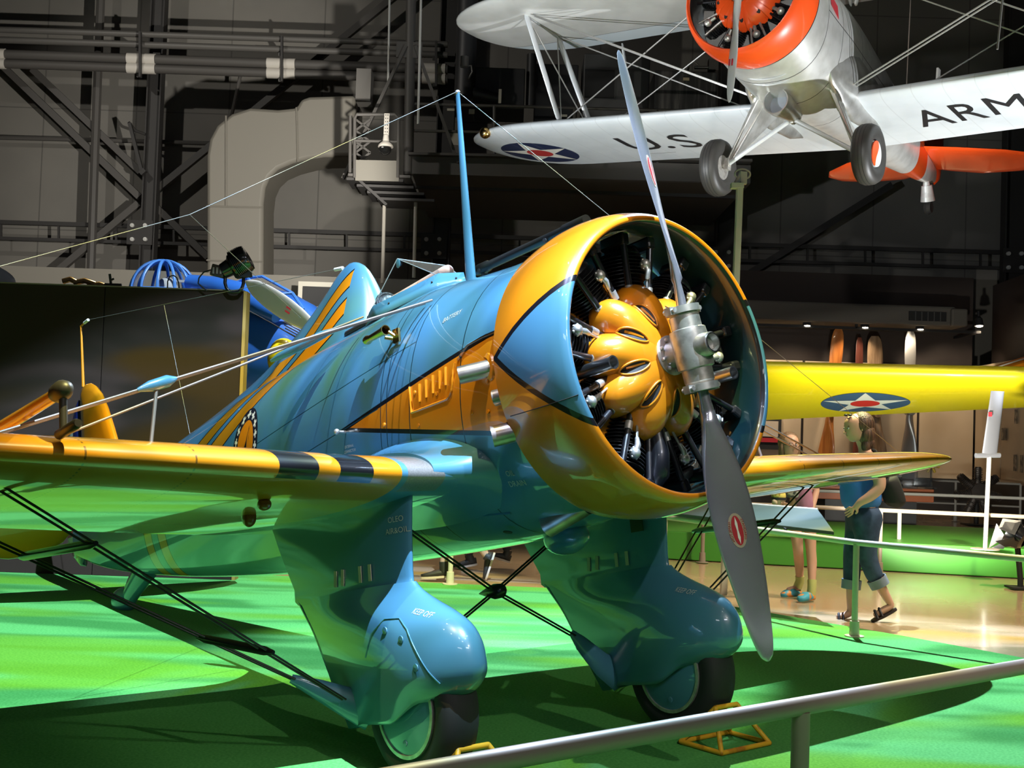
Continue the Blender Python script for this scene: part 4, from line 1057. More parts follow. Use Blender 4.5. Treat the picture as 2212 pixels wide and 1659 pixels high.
# ------------------------------------------------ bracing wires
def wire(name, a, b, r=.006, m=None, **k):
    mb = MB(); mb.tube([a, b], r, 8); return part(mb, name, m or M_wire, smooth=60, **k)
WA = lambda x, y: Vector((x, y, smoothtab(WG, abs(y))[2] + .07))
WB = lambda x, y: Vector((x, y, smoothtab(WG, abs(y))[2] - .06))
for s in (-1, 1):
    top = Vector((-1.23, s * .44, .515))
    w1 = Vector((-1.25, s * 2.62, -.235)); w2 = Vector((-1.32, s * 2.62, -.235))
    wire('bracing_wire', top, w1); wire('bracing_wire', top + Vector((-.06, 0, 0)), w2)
    top2 = Vector((-2.20, s * .40, .63)); k2 = Vector((-2.62, s * .62, .52)); wr = Vector((-2.08, s * 2.40, -.245))
    wire('bracing_wire', top2 + Vector((.3, 0, -.02)), Vector((-2.06, s * 2.46, -.25)))
    # spindle fairing round the rear wires
    p = Vector((-2.09, s * .47, .585)); q = Vector((-2.52, s * .62, .50))
    mb = MB(); mb.tube([q, q.lerp(p, .15), q.lerp(p, .5), q.lerp(p, .85), p], [.008, .022, .028, .022, .008], 12)
    part(mb, 'wire_fairing', M_blue, smooth=60)
    # acorn with the short strut
    c = top.lerp(w1, .66)
    mb = MB(); d = (w1 - top).normalized(); mb.tube([c - d * .09, c - d * .05, c + d * .03, c + d * .09], [.008, .026, .024, .008], 12); ac = part(mb, 'wire_acorn', M_blue, smooth=60)
    mb = MB(); mb.tube([c, Vector((-1.22, s * 1.93, -.26))], .008, 8); sub(mb, 'acorn_strut', M_wire, ac, smooth=60)
# flying wires from the spats to the wings
for s in (-1, 1):
    foot = Vector((-1.63, s * 1.11, -1.225))
    footF = Vector((-1.45, s * .965, -1.335))
    for k in (0, 1):
        for xx, dx in ((-1.35, .045), (-2.15, .045)):
            a = (footF if dx and xx > -1.5 else foot) + Vector((-.02 + (.03 if k else 0), 0, 0)); b = Vector((xx + k * .07, s * 2.5, -.385))
            wire('flying_wire', a, b, .0055, M_darkwire)
    for t in (.26, .76):
        a = footF.lerp(Vector((-1.33, s * 2.5, -.385)), t); b = foot.lerp(Vector((-2.13, s * 2.5, -.385)), t); e = (a - b).normalized() * .05
        mb = MB(); mb.tube([b - e, b, a, a + e], [.010, .020, .020, .010], 10); part(mb, 'wire_spreader', M_black, smooth=60)
    if s > 0:
        mb = MB(); mb.tube([(-1.48, .94, -1.38), (-1.55, 1.02, -1.31), (-1.63, 1.11, -1.225)], [.08, .045, .02], 12, flat=.5); part(mb, 'wire_fairing', M_blue, smooth=50)
# crossed wires between the legs
ctr = Vector((-1.50, 0, -.905))
for s in (-1, 1):
    lowp = Vector((-1.50, s * .50, -1.165)) if s > 0 else Vector((-1.50, s * .62, -1.24)); hip = Vector((-1.45, s * .72, -.47))
    for o_ in (-.018, .018):
        wire('cross_wire', hip + Vector((o_, 0, 0)), ctr + Vector((o_, 0, 0)), .0055, M_darkwire)
        wire('cross_wire', lowp + Vector((o_, 0, 0)), ctr + Vector((o_, 0, 0)), .0055, M_darkwire)
mb = MB(); mb.tube([ctr + Vector((-.13, 0, 0)), ctr + Vector((-.06, 0, 0)), ctr, ctr + Vector((.05, 0, 0)), ctr + Vector((.075, 0, 0))], [.004, .026, .040, .036, .012], 14); part(mb, 'wire_acorn', M_black, smooth=60)
mb = MB(); mb.tube([(-1.5, -.70, -1.30), (-1.5, -.62, -1.24)], [.05, .02], 10, flat=.6); part(mb, 'wire_fairing', M_blue, smooth=50)
# pitot head on the starboard wing
mb = MB(); yb = -2.40
mb.tube([(-1.75, yb, -.12), (-1.3, yb, -.115), (-.93, yb, -.11)], [.030, .027, .024], 16); pt_ = part(mb, 'pitot_boom', M_yel, smooth=60)
mb = MB(); mb.tube([(-.96, yb, -.11), (-.93, yb, -.11), (-.88, yb, -.108), (-.85, yb, -.108), (-.835, yb, -.108)], [.026, .036, .038, .028, .010], 16)
mb.tube([(-.88, yb, -.12), (-.885, yb, -.255)], .015, 12); mb.tube([(-.945, yb, -.265), (-.93, yb, -.262), (-.76, yb, -.255), (-.745, yb, -.255)], [.008, .019, .019, .014], 12)
sub(mb, 'pitot_head', mat('weathered_bronze', (.09, .07, .05), rough=.45, metal=.6), pt_, smooth=60)
for y_ in (.0,):
    mb = MB(); mb.tube([(-1.6, yb, -.12), (-1.6, yb, -.25)], .014, 8); sub(mb, 'pitot_post', M_yel, pt_)
# masts and antenna wires
mb = MB(); mb.tube([(-6.86, 0, 1.33), (-6.865, 0, 1.88)], [.014, .009], 8); mb.tube([(-6.865, 0, 1.875), (-6.78, 0, 1.885)], .008, 8)
fm = part(mb, 'fin_mast', M_yel, smooth=60)
mb = MB(); mb.tube([(-6.79, 0, 1.885), (-6.70, 0, 1.89)], .013, 8); sub(mb, 'insulator', M_white, fm, smooth=60)
thin = .0019
mt = Vector((-1.41, 0, 1.79)); aw = mat('antenna_wire', (.20, .19, .17), rough=.5, metal=.3)
jw = Vector((-1.64, -1.5, .94)); kw = Vector((-1.53, -2.4, .55)); wire('antenna_wire', mt, jw, thin, aw); wire('antenna_wire', jw, kw, thin, aw); wire('antenna_wire', kw, Vector((-1.63, -4.14, -.16)), thin, aw); wire('antenna_wire', jw, Vector((-3.0, -.12, .92)), thin * .8, aw); wire('antenna_wire', mt, Vector((-1.63, 4.16, -.16)), thin, aw)
hr_t = Vector((-2.62, 0, 1.15)); fa = Vector((-6.70, 0, 1.89)); jn = hr_t.lerp(fa, .63)
wire('antenna_wire', hr_t, fa, thin, aw); wire('antenna_wire', jn, Vector((-4.85, 0, .52)), thin, aw)
mb = MB(); d = (fa - hr_t).normalized(); mb.tube([hr_t + d * .05, hr_t + d * .14], .011, 10); part(mb, 'insulator', M_white, smooth=60)

mb = MB(); mb.tube([(-1.78, .05, .85), (-1.74, .05, .66)], .010, 8); mb.tube([(-2.2, .05, .82), (-2.2, .05, .70)], .010, 8); part(mb, 'pad_bracket', M_blackm, smooth=50)
# ================================================================ exhibits on the right
M_cream = mat('cream_panel', (.60, .48, .33), rough=.6, fn=lambda n: n.mix(n.noise(scale=.7, detail=3.).smooth(.3, .7), (.62, .50, .35), (.54, .42, .28)))
M_seam = M_blackm
M_brown = mat('dark_brown_wall', (.040, .028, .024), rough=.7)
DW = 28.6
# display wall : panels are things one could lift away
def wbox(mb, x0, x1, y0, y1, z0, z1): return mb.box(((x0 + x1) / 2, (y0 + y1) / 2, (z0 + z1) / 2), (x1 - x0, y1 - y0, z1 - z0))
xs_ = [at(u, 850, DW).x for u in (1330, 1540, 1735, 1985, 2107)]
ztop = at(1850, 783, DW).z; corner = at(2107, 850, DW)
dark_top = at(1850, 700, DW).z
mb = MB(); wbox(mb, xs_[0], corner.x, DW + .25, DW + .5, 0, dark_top + 1.2); struct(mb.obj('wall_display', M_brown))
for i in range(4):
    mb = MB(); wbox(mb, xs_[i] + .03, xs_[i + 1] - .03, DW, DW + .06, .75, ztop)
    tag(mb.obj('wall_panel', M_cream, bevel=.01), ['cream display panel behind the ring cowling', 'cream display panel just right of the cowling, left of the orange propeller', 'cream display panel behind the upright propellers and the woman', 'cream display panel right of the tall silver propeller'][i], 'panel', 'cream display panels')
mb = MB(); wbox(mb, xs_[0], corner.x, DW - .1, DW + .2, 0, .75); tag(mb.obj('wall_plinth', M_mach), 'black plinth running below the cream display panels', 'plinth')
# side wall coming forward at the right
dirv = (at(2330, 850, 22.5) - corner); dirv.z = 0; dl = dirv.length; dn = dirv.normalized(); nn = Vector((-dn.y, dn.x, 0))
def sidebox(mb, s0, s1, z0, z1, off, th):
    a = Vector((corner.x, corner.y, 0)) + dn * s0 + nn * off; b = Vector((corner.x, corner.y, 0)) + dn * s1 + nn * off
    return mb.prism([a + Vector((0, 0, z0)), b + Vector((0, 0, z0)), b + Vector((0, 0, z1)), a + Vector((0, 0, z1))], nn * th)
mb = MB(); sidebox(mb, 0, dl, 0, dark_top + 1.0, .35, .2); struct(mb.obj('wall_side', M_brown))
for i, (s0, s1) in enumerate(((.04, .30 * dl), (.30 * dl + .05, .62 * dl), (.62 * dl + .05, dl))):
    mb = MB(); sidebox(mb, s0, s1, .75, ztop, 0, .06)
    tag(mb.obj('wall_panel', M_cream), ['first cream panel of the wall turning forward at the right', 'second cream panel of the side wall, with photographs', 'cream panel of the side wall at the right frame edge'][i], 'panel', 'cream display panels')
mb = MB(); sidebox(mb, 0, dl, 0, .75, -.1, .1); tag(mb.obj('wall_plinth', M_mach), 'black plinth of the side wall at the far right', 'plinth')
for i, (u, v, w_, h_, d_) in enumerate(((2172, 938, .30, .26, 0), (2198, 900, .16, .30, .2), (2210, 1002, .14, .36, .25), (2196, 1000, .16, .34, .2), (2208, 858, .16, .3, .2))):
    # placed on the side wall
    rr = _ray(u, v); t = ((corner - CAMP).dot(nn)) / rr.dot(nn) if abs(rr.dot(nn)) > 1e-6 else 20
    p = CAMP + rr * t - nn * .0
    a = dn * (w_ / 2); z = Vector((0, 0, h_ / 2)); mb = MB(); q = p - nn * .03 if nn.dot(p - CAMP) > 0 else p + nn * .03
    mb.prism([q - a - z, q + a - z, q + a + z, q - a + z], nn * (-.01 if nn.dot(p - CAMP) > 0 else .01))
    o = mb.obj('photo_print', mat('photo_grey', (.10, .09, .08), rough=.5, fn=lambda n: n.mix(n.noise(scale=6., detail=4.).smooth(.4, .6), (.05, .045, .04), (.32, .27, .2))))
    tag(o, ['dark framed photograph on the side wall behind the silver blade stand', 'small grey photograph high on the side wall', 'lowest small photograph at the right frame edge', 'small photograph left of the lowest one on the side wall', 'topmost small photograph at the right frame edge'][i], 'photo')
mb = MB(); p = at(1640, 935, DW - .042); mb.box(tuple(p), (1.0, .08, .75)); o = mb.obj('framed_poster', M_blackm); tag(o, 'black framed poster with a red and white print behind the cowling edge', 'poster')
mb = MB(); mb.box(tuple(p + Vector((0, -.05, .10))), (.85, .02, .36)); mb.obj('poster_print', mat('poster_print', (.5, .42, .34), rough=.6), parent=o)
mb = MB(); mb.box(tuple(p + Vector((0, -.06, -.16))), (.85, .02, .10)); mb.obj('poster_band', M_red, parent=o)
# soffit with ventilation grille
mb = MB(); a, b = at(1480, 698, 27.0), at(2065, 705, 27.0); zt = at(1850, 655, 27.0).z; wbox(mb, a.x, b.x, 27.0, 28.9, b.z, zt); sf = mb.obj('soffit_duct', mat('soffit_grey', (.115, .105, .09), rough=.7), bevel=.05); tag(sf, 'grey boxed air duct above the lamps of the display wall', 'duct')
a, b = at(1963, 692, 26.98), at(2044, 675, 26.98); mb = MB(); wbox(mb, a.x, b.x, 26.96, 26.99, a.z, b.z); mb.obj('vent_grille', M_blackm, parent=sf)
for i in range(5):
    t = (i + 1) / 6; mb = MB(); x = a.x + (b.x - a.x) * t; wbox(mb, x - .012, x + .012, 26.94, 26.96, a.z, b.z); mb.obj('grille_bar', M_mach2, parent=sf)
mb = MB(); a, b = at(2052, 705, 27.0), at(2088, 668, 27.0); wbox(mb, a.x, b.x, 26.9, 28, a.z, b.z); tag(mb.obj('duct_end_box', MATS['soffit_grey'], bevel=.04), 'grey end box to the right of the ventilation grille', 'box')
mb = MB(); a, b = at(1560, 699, 27.28), at(2117, 704, 27.28); mb.beam(a, Vector((b.x, b.y, a.z)), .05, .06); mb.beam((b.x, b.y, a.z), (b.x, 29.2, a.z), .05, .05); mb.beam((at(1850, 700, 27.28).x, 27.28, a.z), (at(1850, 700, 27.28).x, 27.28, a.z + .14), .05, .05); tag(mb.obj('lighting_track', M_blackm), 'thin black lighting track running under the grey duct', 'track')
# display lamps (real light)
M_lamp = mat('lamp_glow', (1, .9, .7), emit=(1.0, .86, .62), estr=30.)
for i, (u, v, tx) in enumerate(((1743, 704, 1715), (1868, 708, 1850), (1987, 712, 1975), (2115, 704, 2080), (1620, 704, 1600))):
    p = at(u, v, 27.3)
    e = empty('display_lamp', ['leftmost glowing display lamp under the grey duct', 'second display lamp, above the two short blades', 'third display lamp, just right of the tall silver blade', 'rightmost display lamp above the wall corner', 'display lamp hidden behind the ring cowling edge'][i], 'lamp', loc=tuple(p), group='display wall lamps')
    mb = MB(); mb.lathe([(.0, .10), (.16, .075), (.22, .03), (.34, .03)], p, (0, .15, 1), 16); loc(mb.obj('lamp_can', M_mach), e)
    mb = MB(); mb.lathe([(-.015, .001), (-.01, .05), (0, .075), (.01, .075)], p + Vector((0, -.01, -.012)), (0, .15, 1), 16); loc(mb.obj('lamp_bulb', M_lamp), e)
    l = bpy.data.lights.new('display_lamp_light', 'SPOT'); l.energy = 170; l.color = (1, .80, .56); l.spot_size = R(95); l.spot_blend = .6; l.shadow_soft_size = .08
    lo = bpy.data.objects.new('display_lamp_light', l); COL.objects.link(lo); lo.location = p + Vector((0, -.02, -.05)); aim(lo, (p.x, DW + .3, p.z - 2.2)); lo.parent = e; lo.matrix_local = Matrix.Translation(-p) @ (Matrix.Translation(lo.location) @ lo.rotation_euler.to_matrix().to_4x4())
# upright propellers
def wood(c1, c2): return lambda n: n.mix(n.noise(n.vec(*[k * s for k, s in zip(n.coords(), (14., 14., 1.5))]), 1., 4.).smooth(.35, .65), c1, c2)
M_w1 = mat('orange_wood', (.5, .18, .04), rough=.35, coat=.6, fn=wood((.52, .19, .04), (.38, .12, .025)))
M_w2 = mat('red_brown_wood', (.2, .06, .04), rough=.4, coat=.5, fn=wood((.20, .06, .04), (.12, .035, .025)))
M_w3 = mat('pale_brown_wood', (.30, .2, .12), rough=.5, fn=wood((.30, .20, .12), (.18, .11, .06)))
def wallprop(label, u, vtop, vbot, Y, wmax, m, lean, name='wall_propeller', tipw=.35, metal=False):
    a, b = at(u, vtop, Y), at(u + lean, vbot, Y); c = (a + b) / 2; L = (a - b).length / 2; ax = (a - b).normalized()
    e = empty(name, label, 'propeller', loc=tuple(c), group='propellers on the display wall')
    sd = ax.cross(Vector((0, 1, 0))).normalized()
    for s in (1, -1):
        rs = []
        for i in range(26):
            t = i / 25; q = s * t * L
            ww = wmax * smoothtab([(0, .35, .35), (.12, .45, .5), (.35, .85, .22), (.6, 1.0, .14), (.85, .80, .08), (.95, .62, .06), (1.0, tipw, .04)], t)[0]
            th = wmax * smoothtab([(0, .35, .35), (.12, .45, .5), (.35, .85, .22), (.6, 1.0, .14), (.85, .80, .08), (.95, .62, .06), (1.0, tipw, .04)], t)[1]
            be = R(50) * (1 - t) + R(12); cd = sd * math.cos(be) * s + Vector((0, -1, 0)) * math.sin(be); nd = cd.cross(ax)
            rs.append([c + ax * q + cd * (ww / 2 * math.cos(g)) + nd * (th / 2 * math.sin(g)) for g in [2 * math.pi * k / 16 for k in range(16)]])
        mb = MB(); mb.rings(rs); loc(mb.obj('blade', m, smooth=50), e)
    mb = MB(); mb.lathe([(-.14, .001), (-.13, .10), (.10, .11), (.16, .10), (.17, .001)], c, (0, -1, 0), 20); loc(mb.obj('hub', m, smooth=40), e)
wallprop('orange varnished propeller, leftmost of the upright propellers on the wall', 1812, 709, 1064, 28.0, .40, M_w1, -36)
wallprop('short dark red-brown propeller, second from the left on the wall', 1857, 729, 1060, 28.2, .24, M_w2, -6)
wallprop('broad brown propeller tapering to a square tip, third on the wall', 1890, 726, 1060, 28.0, .50, M_w3, 4)
wallprop('tall silver metal propeller, rightmost on the wall', 1967, 714, 1062, 27.6, .36, mat('dull_aluminium', (.52, .52, .52), rough=.35, metal=.8), -4)
# second green platform
mb = MB(); PA, PB = atz(1380, 1204, 0), atz(2330, 1256, 0)
pdir = (PB - PA).normalized()
top = [PA, PB, PB + Vector((.8, 3.6, 0)), PA + Vector((-1, 3.4, 0))]
mb.prism([p for p in top], (0, 0, .34)); pl = mb.obj('low_platform', mat('platform_green', (.065, .30, .035), rough=.45, spec=.4), bevel=.01); tag(pl, 'low raised platform with a bright green front beyond the walkway', 'platform')
for i, (X0, Y0, Z0) in enumerate(((2.6, 13.4, 1.0), (5.2, 12.9, 1.0))): pass
spot('platform_projector', (2.2, 13.6, .8), (7.0, 14.3, .28), 60, 40, .9, col=(.45, 1.0, .25), rad=.05)
# railings
M_rail = mat('champagne_rail', (.46, .34, .27), rough=.5, metal=.2)
M_rail2 = mat('pale_rail', (.52, .46, .38), rough=.45)
def railing(label, pts, posts, h=.73, r=.024, m=None, base=True, mid=None, pr=.024, parentloc=None):
    m = m or M_rail2
    e = empty('railing', label, 'railing', loc=(pts[0][0], pts[0][1], 0))
    mb = MB(); mb.tube([Vector((x, y, h)) for x, y in pts], r, 16); loc(mb.obj('top_rail', m, smooth=50), e)
    if mid:
        mb = MB(); mb.tube([Vector((x, y, mid)) for x, y in pts], r * .9, 12); loc(mb.obj('mid_rail', m, smooth=50), e)
    for x, y in posts:
        mb = MB(); mb.tube([(x, y, 0), (x, y, h - r * .6)], pr, 16); p = loc(mb.obj('post', m, smooth=50), e)
        mb = MB(); mb.lathe([(0, .075), (.008, .075), (.010, .040), (.12, .036), (.122, .026)], (x, y, 0), (0, 0, 1), 20, cap=True); mb.obj('post_foot', m, parent=p, smooth=40)
    return e
XY = lambda p: (p.x, p.y)
near = [XY(atz(u, v, .75)) for u, v in ((1000, 1655), (2212, 1440))]
d = Vector((near[1][0] - near[0][0], near[1][1] - near[0][1])).normalized()
n0 = (near[0][0] - d.x * 2.2, near[0][1] - d.y * 2.2); n1 = (near[1][0] + d.x * 3, near[1][1] + d.y * 3)
pp = atz(1716, 1560, .70)
# project the post onto the rail line
tq = (Vector((pp.x, pp.y)) - Vector(n0)).dot(d); pq = Vector(n0) + d * tq
railing('nearest champagne-coloured railing crossing the bottom of the picture', [n0, n1], [tuple(pq), tuple(pq - d * 2.6), tuple(pq + d * 2.6)], h=.75, r=.0265, m=M_rail, pr=.0265)
ra = [XY(atz(u, v, .73)) for u, v in ((1300, 1108), (1437, 1117), (1610, 1140), (1850, 1172), (2212, 1207), (2500, 1240))]
railing('pale railing in front of the walking woman, along the green carpet edge', ra, [XY(atz(1437, 1117, .73)), XY(atz(1850, 1172, .73)), XY(atz(2600, 1250, .73))])
rb0, rb1 = atz(1517, 1215, 0), atz(1900, 1237, 0); dr = (rb1 - rb0)
railing('pale railing along the front of the raised green platform', [XY(rb0 - dr * 1.5), XY(rb1 + dr * 2.2)], [XY(rb0 - dr), XY(rb0), XY(rb1), XY(rb1 + dr), XY(rb1 + dr * 2)], m=mat('tan_rail', (.30, .24, .19), rough=.5))
rd = at(2012, 1064, 18.8)
railing('white railing beyond the platform, right of the brown display case', [(rd.x - 3.5, 18.9), (rd.x, 18.8), (rd.x + 2.2, 18.5)], [(rd.x - 1.9, 18.85), (rd.x + 1.45, 18.6)], h=.76, m=mat('white_rail', (.36, .35, .32), rough=.5))
for i, (u0, u1, v) in enumerate(((2065, 2205, 1034),)):
    a, b = at(u0, v, 25.), at(u1, v + 6, 24.6)
    railing('thin white railing enclosing the dark engine by the far wall', [(a.x - 2.6, 25.6), (a.x, 25.), (b.x, 24.6)], [(a.x - 2.6, 25.6), (a.x - .8, 25.2), (a.x, 25.), (b.x, 24.6)], h=.80, r=.022, mid=.35, m=MATS['white_rail'])
# two legs hidden people rail under the fuselage
rl = atz(972, 1262, 0)
railing('pale green-lit railing post seen beneath the fighter belly', [(rl.x - 2.2, rl.y + .25), (rl.x, rl.y), (rl.x + 1.72, rl.y - .22)], [XY(rl)], m=M_rail2)
# stub post on the platform
p = at(1942, 1165, 15.3); mb = MB(); mb.tube([(p.x, p.y, .34), (p.x, p.y, .70)], .025, 12); tag(mb.obj('short_post', M_rail2, smooth=40), 'short pale stub post standing on the green platform', 'post')
# reading panel on the railing
pb_ = [at(1600, 1136, 11.0), at(1802, 1157, 10.4)]; e = empty('reading_panel', 'sloping grey-green reading panel fixed on the railing before the girl', 'panel', loc=tuple((pb_[0] + pb_[1]) / 2))
P1, P2, P3, P4 = at(1430, 1112, 11.5), at(1802, 1156, 10.35), at(1766, 1106, 10.95), at(1430, 1080, 11.9)
mb = MB(); mb.prism([P1, P2, P3, P4], (0, .01, .03)); loc(mb.obj('panel_board', mat('panel_back', (.035, .052, .036), rough=.7), bevel=.004), e)
mb = MB(); mb.tube([P4 + Vector((0, 0, .02)), P3 + Vector((0, 0, .02))], .014, 8); loc(mb.obj('panel_edge', mat('panel_edge', (.7, .7, .62), rough=.5)), e)
mb = MB(); a_ = P4.lerp(P3, .60); b_ = P1.lerp(P2, .74); mb.tube([a_ - Vector((0, .02, 0)), b_ - Vector((0, .02, 0))], .010, 8); loc(mb.obj('panel_bracket', M_blackm), e)
# silver blade on a stand, standing on the platform
bp = at(2128, 1187, 14.2); e = empty('blade_stand', 'silver blade section mounted upright on a thin white stand', 'exhibit', loc=(bp.x, bp.y, .34))
mb = MB(); mb.lathe([(0, .16), (.012, .16), (.015, .03)], (bp.x, bp.y, .34), (0, 0, 1), 24, cap=True); loc(mb.obj('stand_base', M_rail2), e)
t1 = at(2137, 985, 14.2); mb = MB(); mb.tube([(bp.x, bp.y, .35), (t1.x, t1.y, t1.z)], .026, 12); loc(mb.obj('stand_pole', mat('white_pole', (.36, .35, .33), rough=.4), smooth=40), e)
t2 = at(2155, 845, 14.2); axs = (t2 - t1).normalized(); rs = []
for i in range(9):
    t = i / 8; c = t1.lerp(t2, t); w_ = .10 - .012 * t; rs.append([c + Vector((1, .25, 0)).normalized() * (w_ * math.cos(g)) + Vector((-.25, 1, 0)).normalized() * (.022 * math.sin(g)) for g in [2 * math.pi * k / 20 for k in range(20)]])
mb = MB(); mb.rings(rs); bl_ = loc(mb.obj('blade_section', mat('satin_silver', (.22, .23, .26), rough=.4, metal=.5), smooth=50), e)
mb = MB(); mb.tube([t1 + Vector((-.17, -.04, 0)), t1 + Vector((.13, .03, .012))], .030, 10); loc(mb.obj('blade_cuff', MATS['satin_silver'], smooth=40), e)
c = at(2139, 895, 14.15); mb = MB(); mb.box(tuple(c), (.035, .02, .05)); mb.obj('red_label', M_red, parent=bl_)
# floodlight on the platform
fp = Vector((at(2180, 1160, 13.4).x, 13.4, 0)); e = empty('floodlight', 'black floodlight with open barn doors on the floor at the right edge', 'lamp', loc=tuple(fp))
c = at(2168, 1150, 13.4)
def quad(name, pts, m, th=.006):
    mb = MB(); mb.prism([at(u, v, Y) for u, v, Y in pts], (0, th, 0)); return loc(mb.obj(name, m), e)
mb = MB(); hc = at(2196, 1160, 13.4); mb.lathe([(-.10, .06), (-.08, .11), (.06, .15), (.08, .15), (.08, .13), (.05, .001)], hc, (-.6, .55, .45), 24, cap=False); loc(mb.obj('lamp_housing', mat('lamp_black', (.012, .012, .013), rough=.2, coat=.8), smooth=40), e)
quad('barn_door', [(2166, 1120, 13.35), (2207, 1125, 13.3), (2192, 1156, 13.2), (2157, 1141, 13.3)], MATS['lamp_black'])
quad('barn_door', [(2150, 1169, 13.3), (2190, 1160, 13.2), (2196, 1178, 13.2), (2172, 1182, 13.25)], MATS['lamp_black'])
quad('barn_door', [(2153, 1131, 13.5), (2172, 1160, 13.45), (2136, 1184, 13.4)], mat('grey_reflector', (.35, .35, .36), rough=.4))
quad('barn_door', [(2140, 1184, 13.4), (2176, 1168, 13.45), (2168, 1186, 13.4)], MATS['grey_reflector'])
mb = MB(); mb.tube([hc, Vector((hc.x + .05, hc.y, .10)), Vector((hc.x + .05, hc.y, .0))], .03, 10); mb.box((hc.x + .05, hc.y, .01), (.25, .25, .02)); loc(mb.obj('lamp_stand', M_blackm), e)
# brown display case with glass and golden model engine
ca, cb = at(1745, 1066, 19.6), at(2013, 1070, 19.2); e = empty('display_case', 'long brown-framed glass display case behind the woman', 'case', loc=((ca.x + cb.x) / 2, 19.6, 0))
zt = at(1900, 1052, 19.4).z; zb = at(1900, 1080, 19.4).z
mb = MB(); wbox(mb, ca.x, cb.x, 19.1, 20.0, zb, zt); loc(mb.obj('case_frame', mat('mahogany', (.26, .075, .03), rough=.4, coat=.4), bevel=.01), e)
mb = MB(); wbox(mb, ca.x + .2, cb.x - .2, 19.3, 19.9, 0, zb - .01); loc(mb.obj('case_base', M_mach), e)
mb = MB(); wbox(mb, ca.x + .02, cb.x - .02, 19.12, 19.98, zt + .01, zt + .30); loc(mb.obj('glass_cover', M_glass), e)
for i, (u, v, r_) in enumerate(((1905, 1030, .16),)):
    c = at(u, v, 19.6); mb = MB(); mb.ball(c, .14, 16, 10, sx=1.5, sz=.8); mb.tube([c + Vector((-.3, 0, 0)), c + Vector((.3, 0, .02))], .03, 8); o = mb.obj('engine_model', mat('model_grey', (.3, .3, .28), rough=.4, metal=.5), smooth=50); tag(o, 'grey rounded model inside the glass case behind the bag', 'model')
def minirad(u, v, Y, r_, m, label, base):
    c = at(u, v, Y); e = empty('radial_engine', label, 'engine', loc=(c.x, c.y, base))
    mb = MB(); mb.lathe([(-.3 * r_, .001), (-.28 * r_, .35 * r_), (.25 * r_, .38 * r_), (.3 * r_, .001)], c, (0, 1, 0), 18); loc(mb.obj('crankcase', m, smooth=40), e)
    for k in range(7):
        a_ = 2 * math.pi * k / 7 + math.pi / 2; d_ = Vector((math.cos(a_), 0, math.sin(a_))); pr = []
        q = .34
        while q < .92: pr += [(q * r_, .13 * r_), (q * r_, .18 * r_), ((q + .03) * r_, .18 * r_), ((q + .03) * r_, .13 * r_)]; q += .07
        pr += [(1.0 * r_, .12 * r_), (1.0 * r_, .001)]
        mb = MB(); mb.lathe(pr, c, d_, 12); loc(mb.obj('cylinder', m, smooth=30), e)
    mb = MB(); mb.tube([c + Vector((0, .1 * r_, -.3 * r_)), Vector((c.x, c.y + .1 * r_, base))], .10 * r_, 8); mb.box((c.x, c.y, base + .01), (r_, r_, .02)); loc(mb.obj('engine_stand', M_blackm), e)
minirad(2012, 1004, 19.5, .135, mat('gold_engine', (.55, .38, .06), rough=.4, metal=.3), 'small golden radial engine model on the end of the display case', zt)
minirad(2112, 1062, 24.0, .48, mat('dirty_engine', (.10, .085, .075), rough=.4, metal=.5), 'dark radial engine on the floor inside the thin white railing', 0)
# hidden aircraft wing: yellow monoplane
YM = mat('trainer_yellow', (.92, .74, .010), rough=.4, coat=.5)
e = empty('yellow_airplane', 'bright yellow airplane whose star-marked wing reaches out behind the cowling', 'airplane', loc=(at(1310, 900, 17.5).x, 17.5, 0))
def ywing_paint(n):
    x, y, z = n.coords()
    u = x - YC.x - e.location.x * 0; 
    c = roundel(n, (x - YR.x) * 1.0, (z - YR.z) * 4.6 if False else (y - YR.y), .60, (.90, .62, .012), blue=(.045, .10, .20), red=(.62, .03, .03), rot=0.0)
    return c
L0, L1 = at(1560, 790, 16.6), at(2320, 812, 15.0)       # leading edge (upper, nearer)
T0, T1 = at(1560, 912, 18.6), at(2320, 875, 16.6)
YC = L0; YR = at(1823, 858, 17.0) - Vector(e.location)
YR_w = at(1823, 858, 17.0)
def ysec(t):
    le = L0.lerp(L1, t); te = T0.lerp(T1, t); ch = te - le; up = Vector((0, -ch.z, ch.y)).normalized(); 
    if up.z < 0: up = -up
    L = ch.length
    return [le + ch * u + up * (v * L * 1.35) for u, v in foil(36)]
mb = MB(); mb.rings([ysec(i / 24) for i in range(25)]); yw = loc(mb.obj('wing', YM, smooth=60), e)
# star insignia applied on the underside
def onwing(uu, tt):
    le = L0.lerp(L1, tt); te = T0.lerp(T1, tt); ch = te - le; up = Vector((0, -ch.z, ch.y)).normalized()
    if up.z < 0: up = -up
    # lower skin height
    x = uu; yt = 5 * .13 * (.2969 * math.sqrt(max(x, 0)) - .126 * x - .3516 * x * x + .2843 * x ** 3 - .1036 * x ** 4); m_, p_ = .02, .4
    yc = m_ / p_ ** 2 * (2 * p_ * x - x * x) if x < p_ else m_ / (1 - p_) ** 2 * ((1 - 2 * p_) + 2 * p_ * x - x * x)
    return le + ch * x + up * ((yc - yt) * ch.length * 1.35 - .006)
t_c = (at(1823, 858, 16.9).x - L0.x) / (L1.x - L0.x); u_c = .56; span = (L1 - L0).length; chd = (T0 - L0).lerp(T1 - L1, t_c).length; RR = .56
def disc(nm, pts, m, off=0):
    mb = MB(); rs = [[onwing(u_c + b * f / chd, t_c + a * f / span) + Vector((0, 0, -off)) for a, b in pts] for f in (1, .66, .33, .02)]
    mb.rings(rs, True, False, True); return loc(mb.obj(nm, m, smooth=80), e)
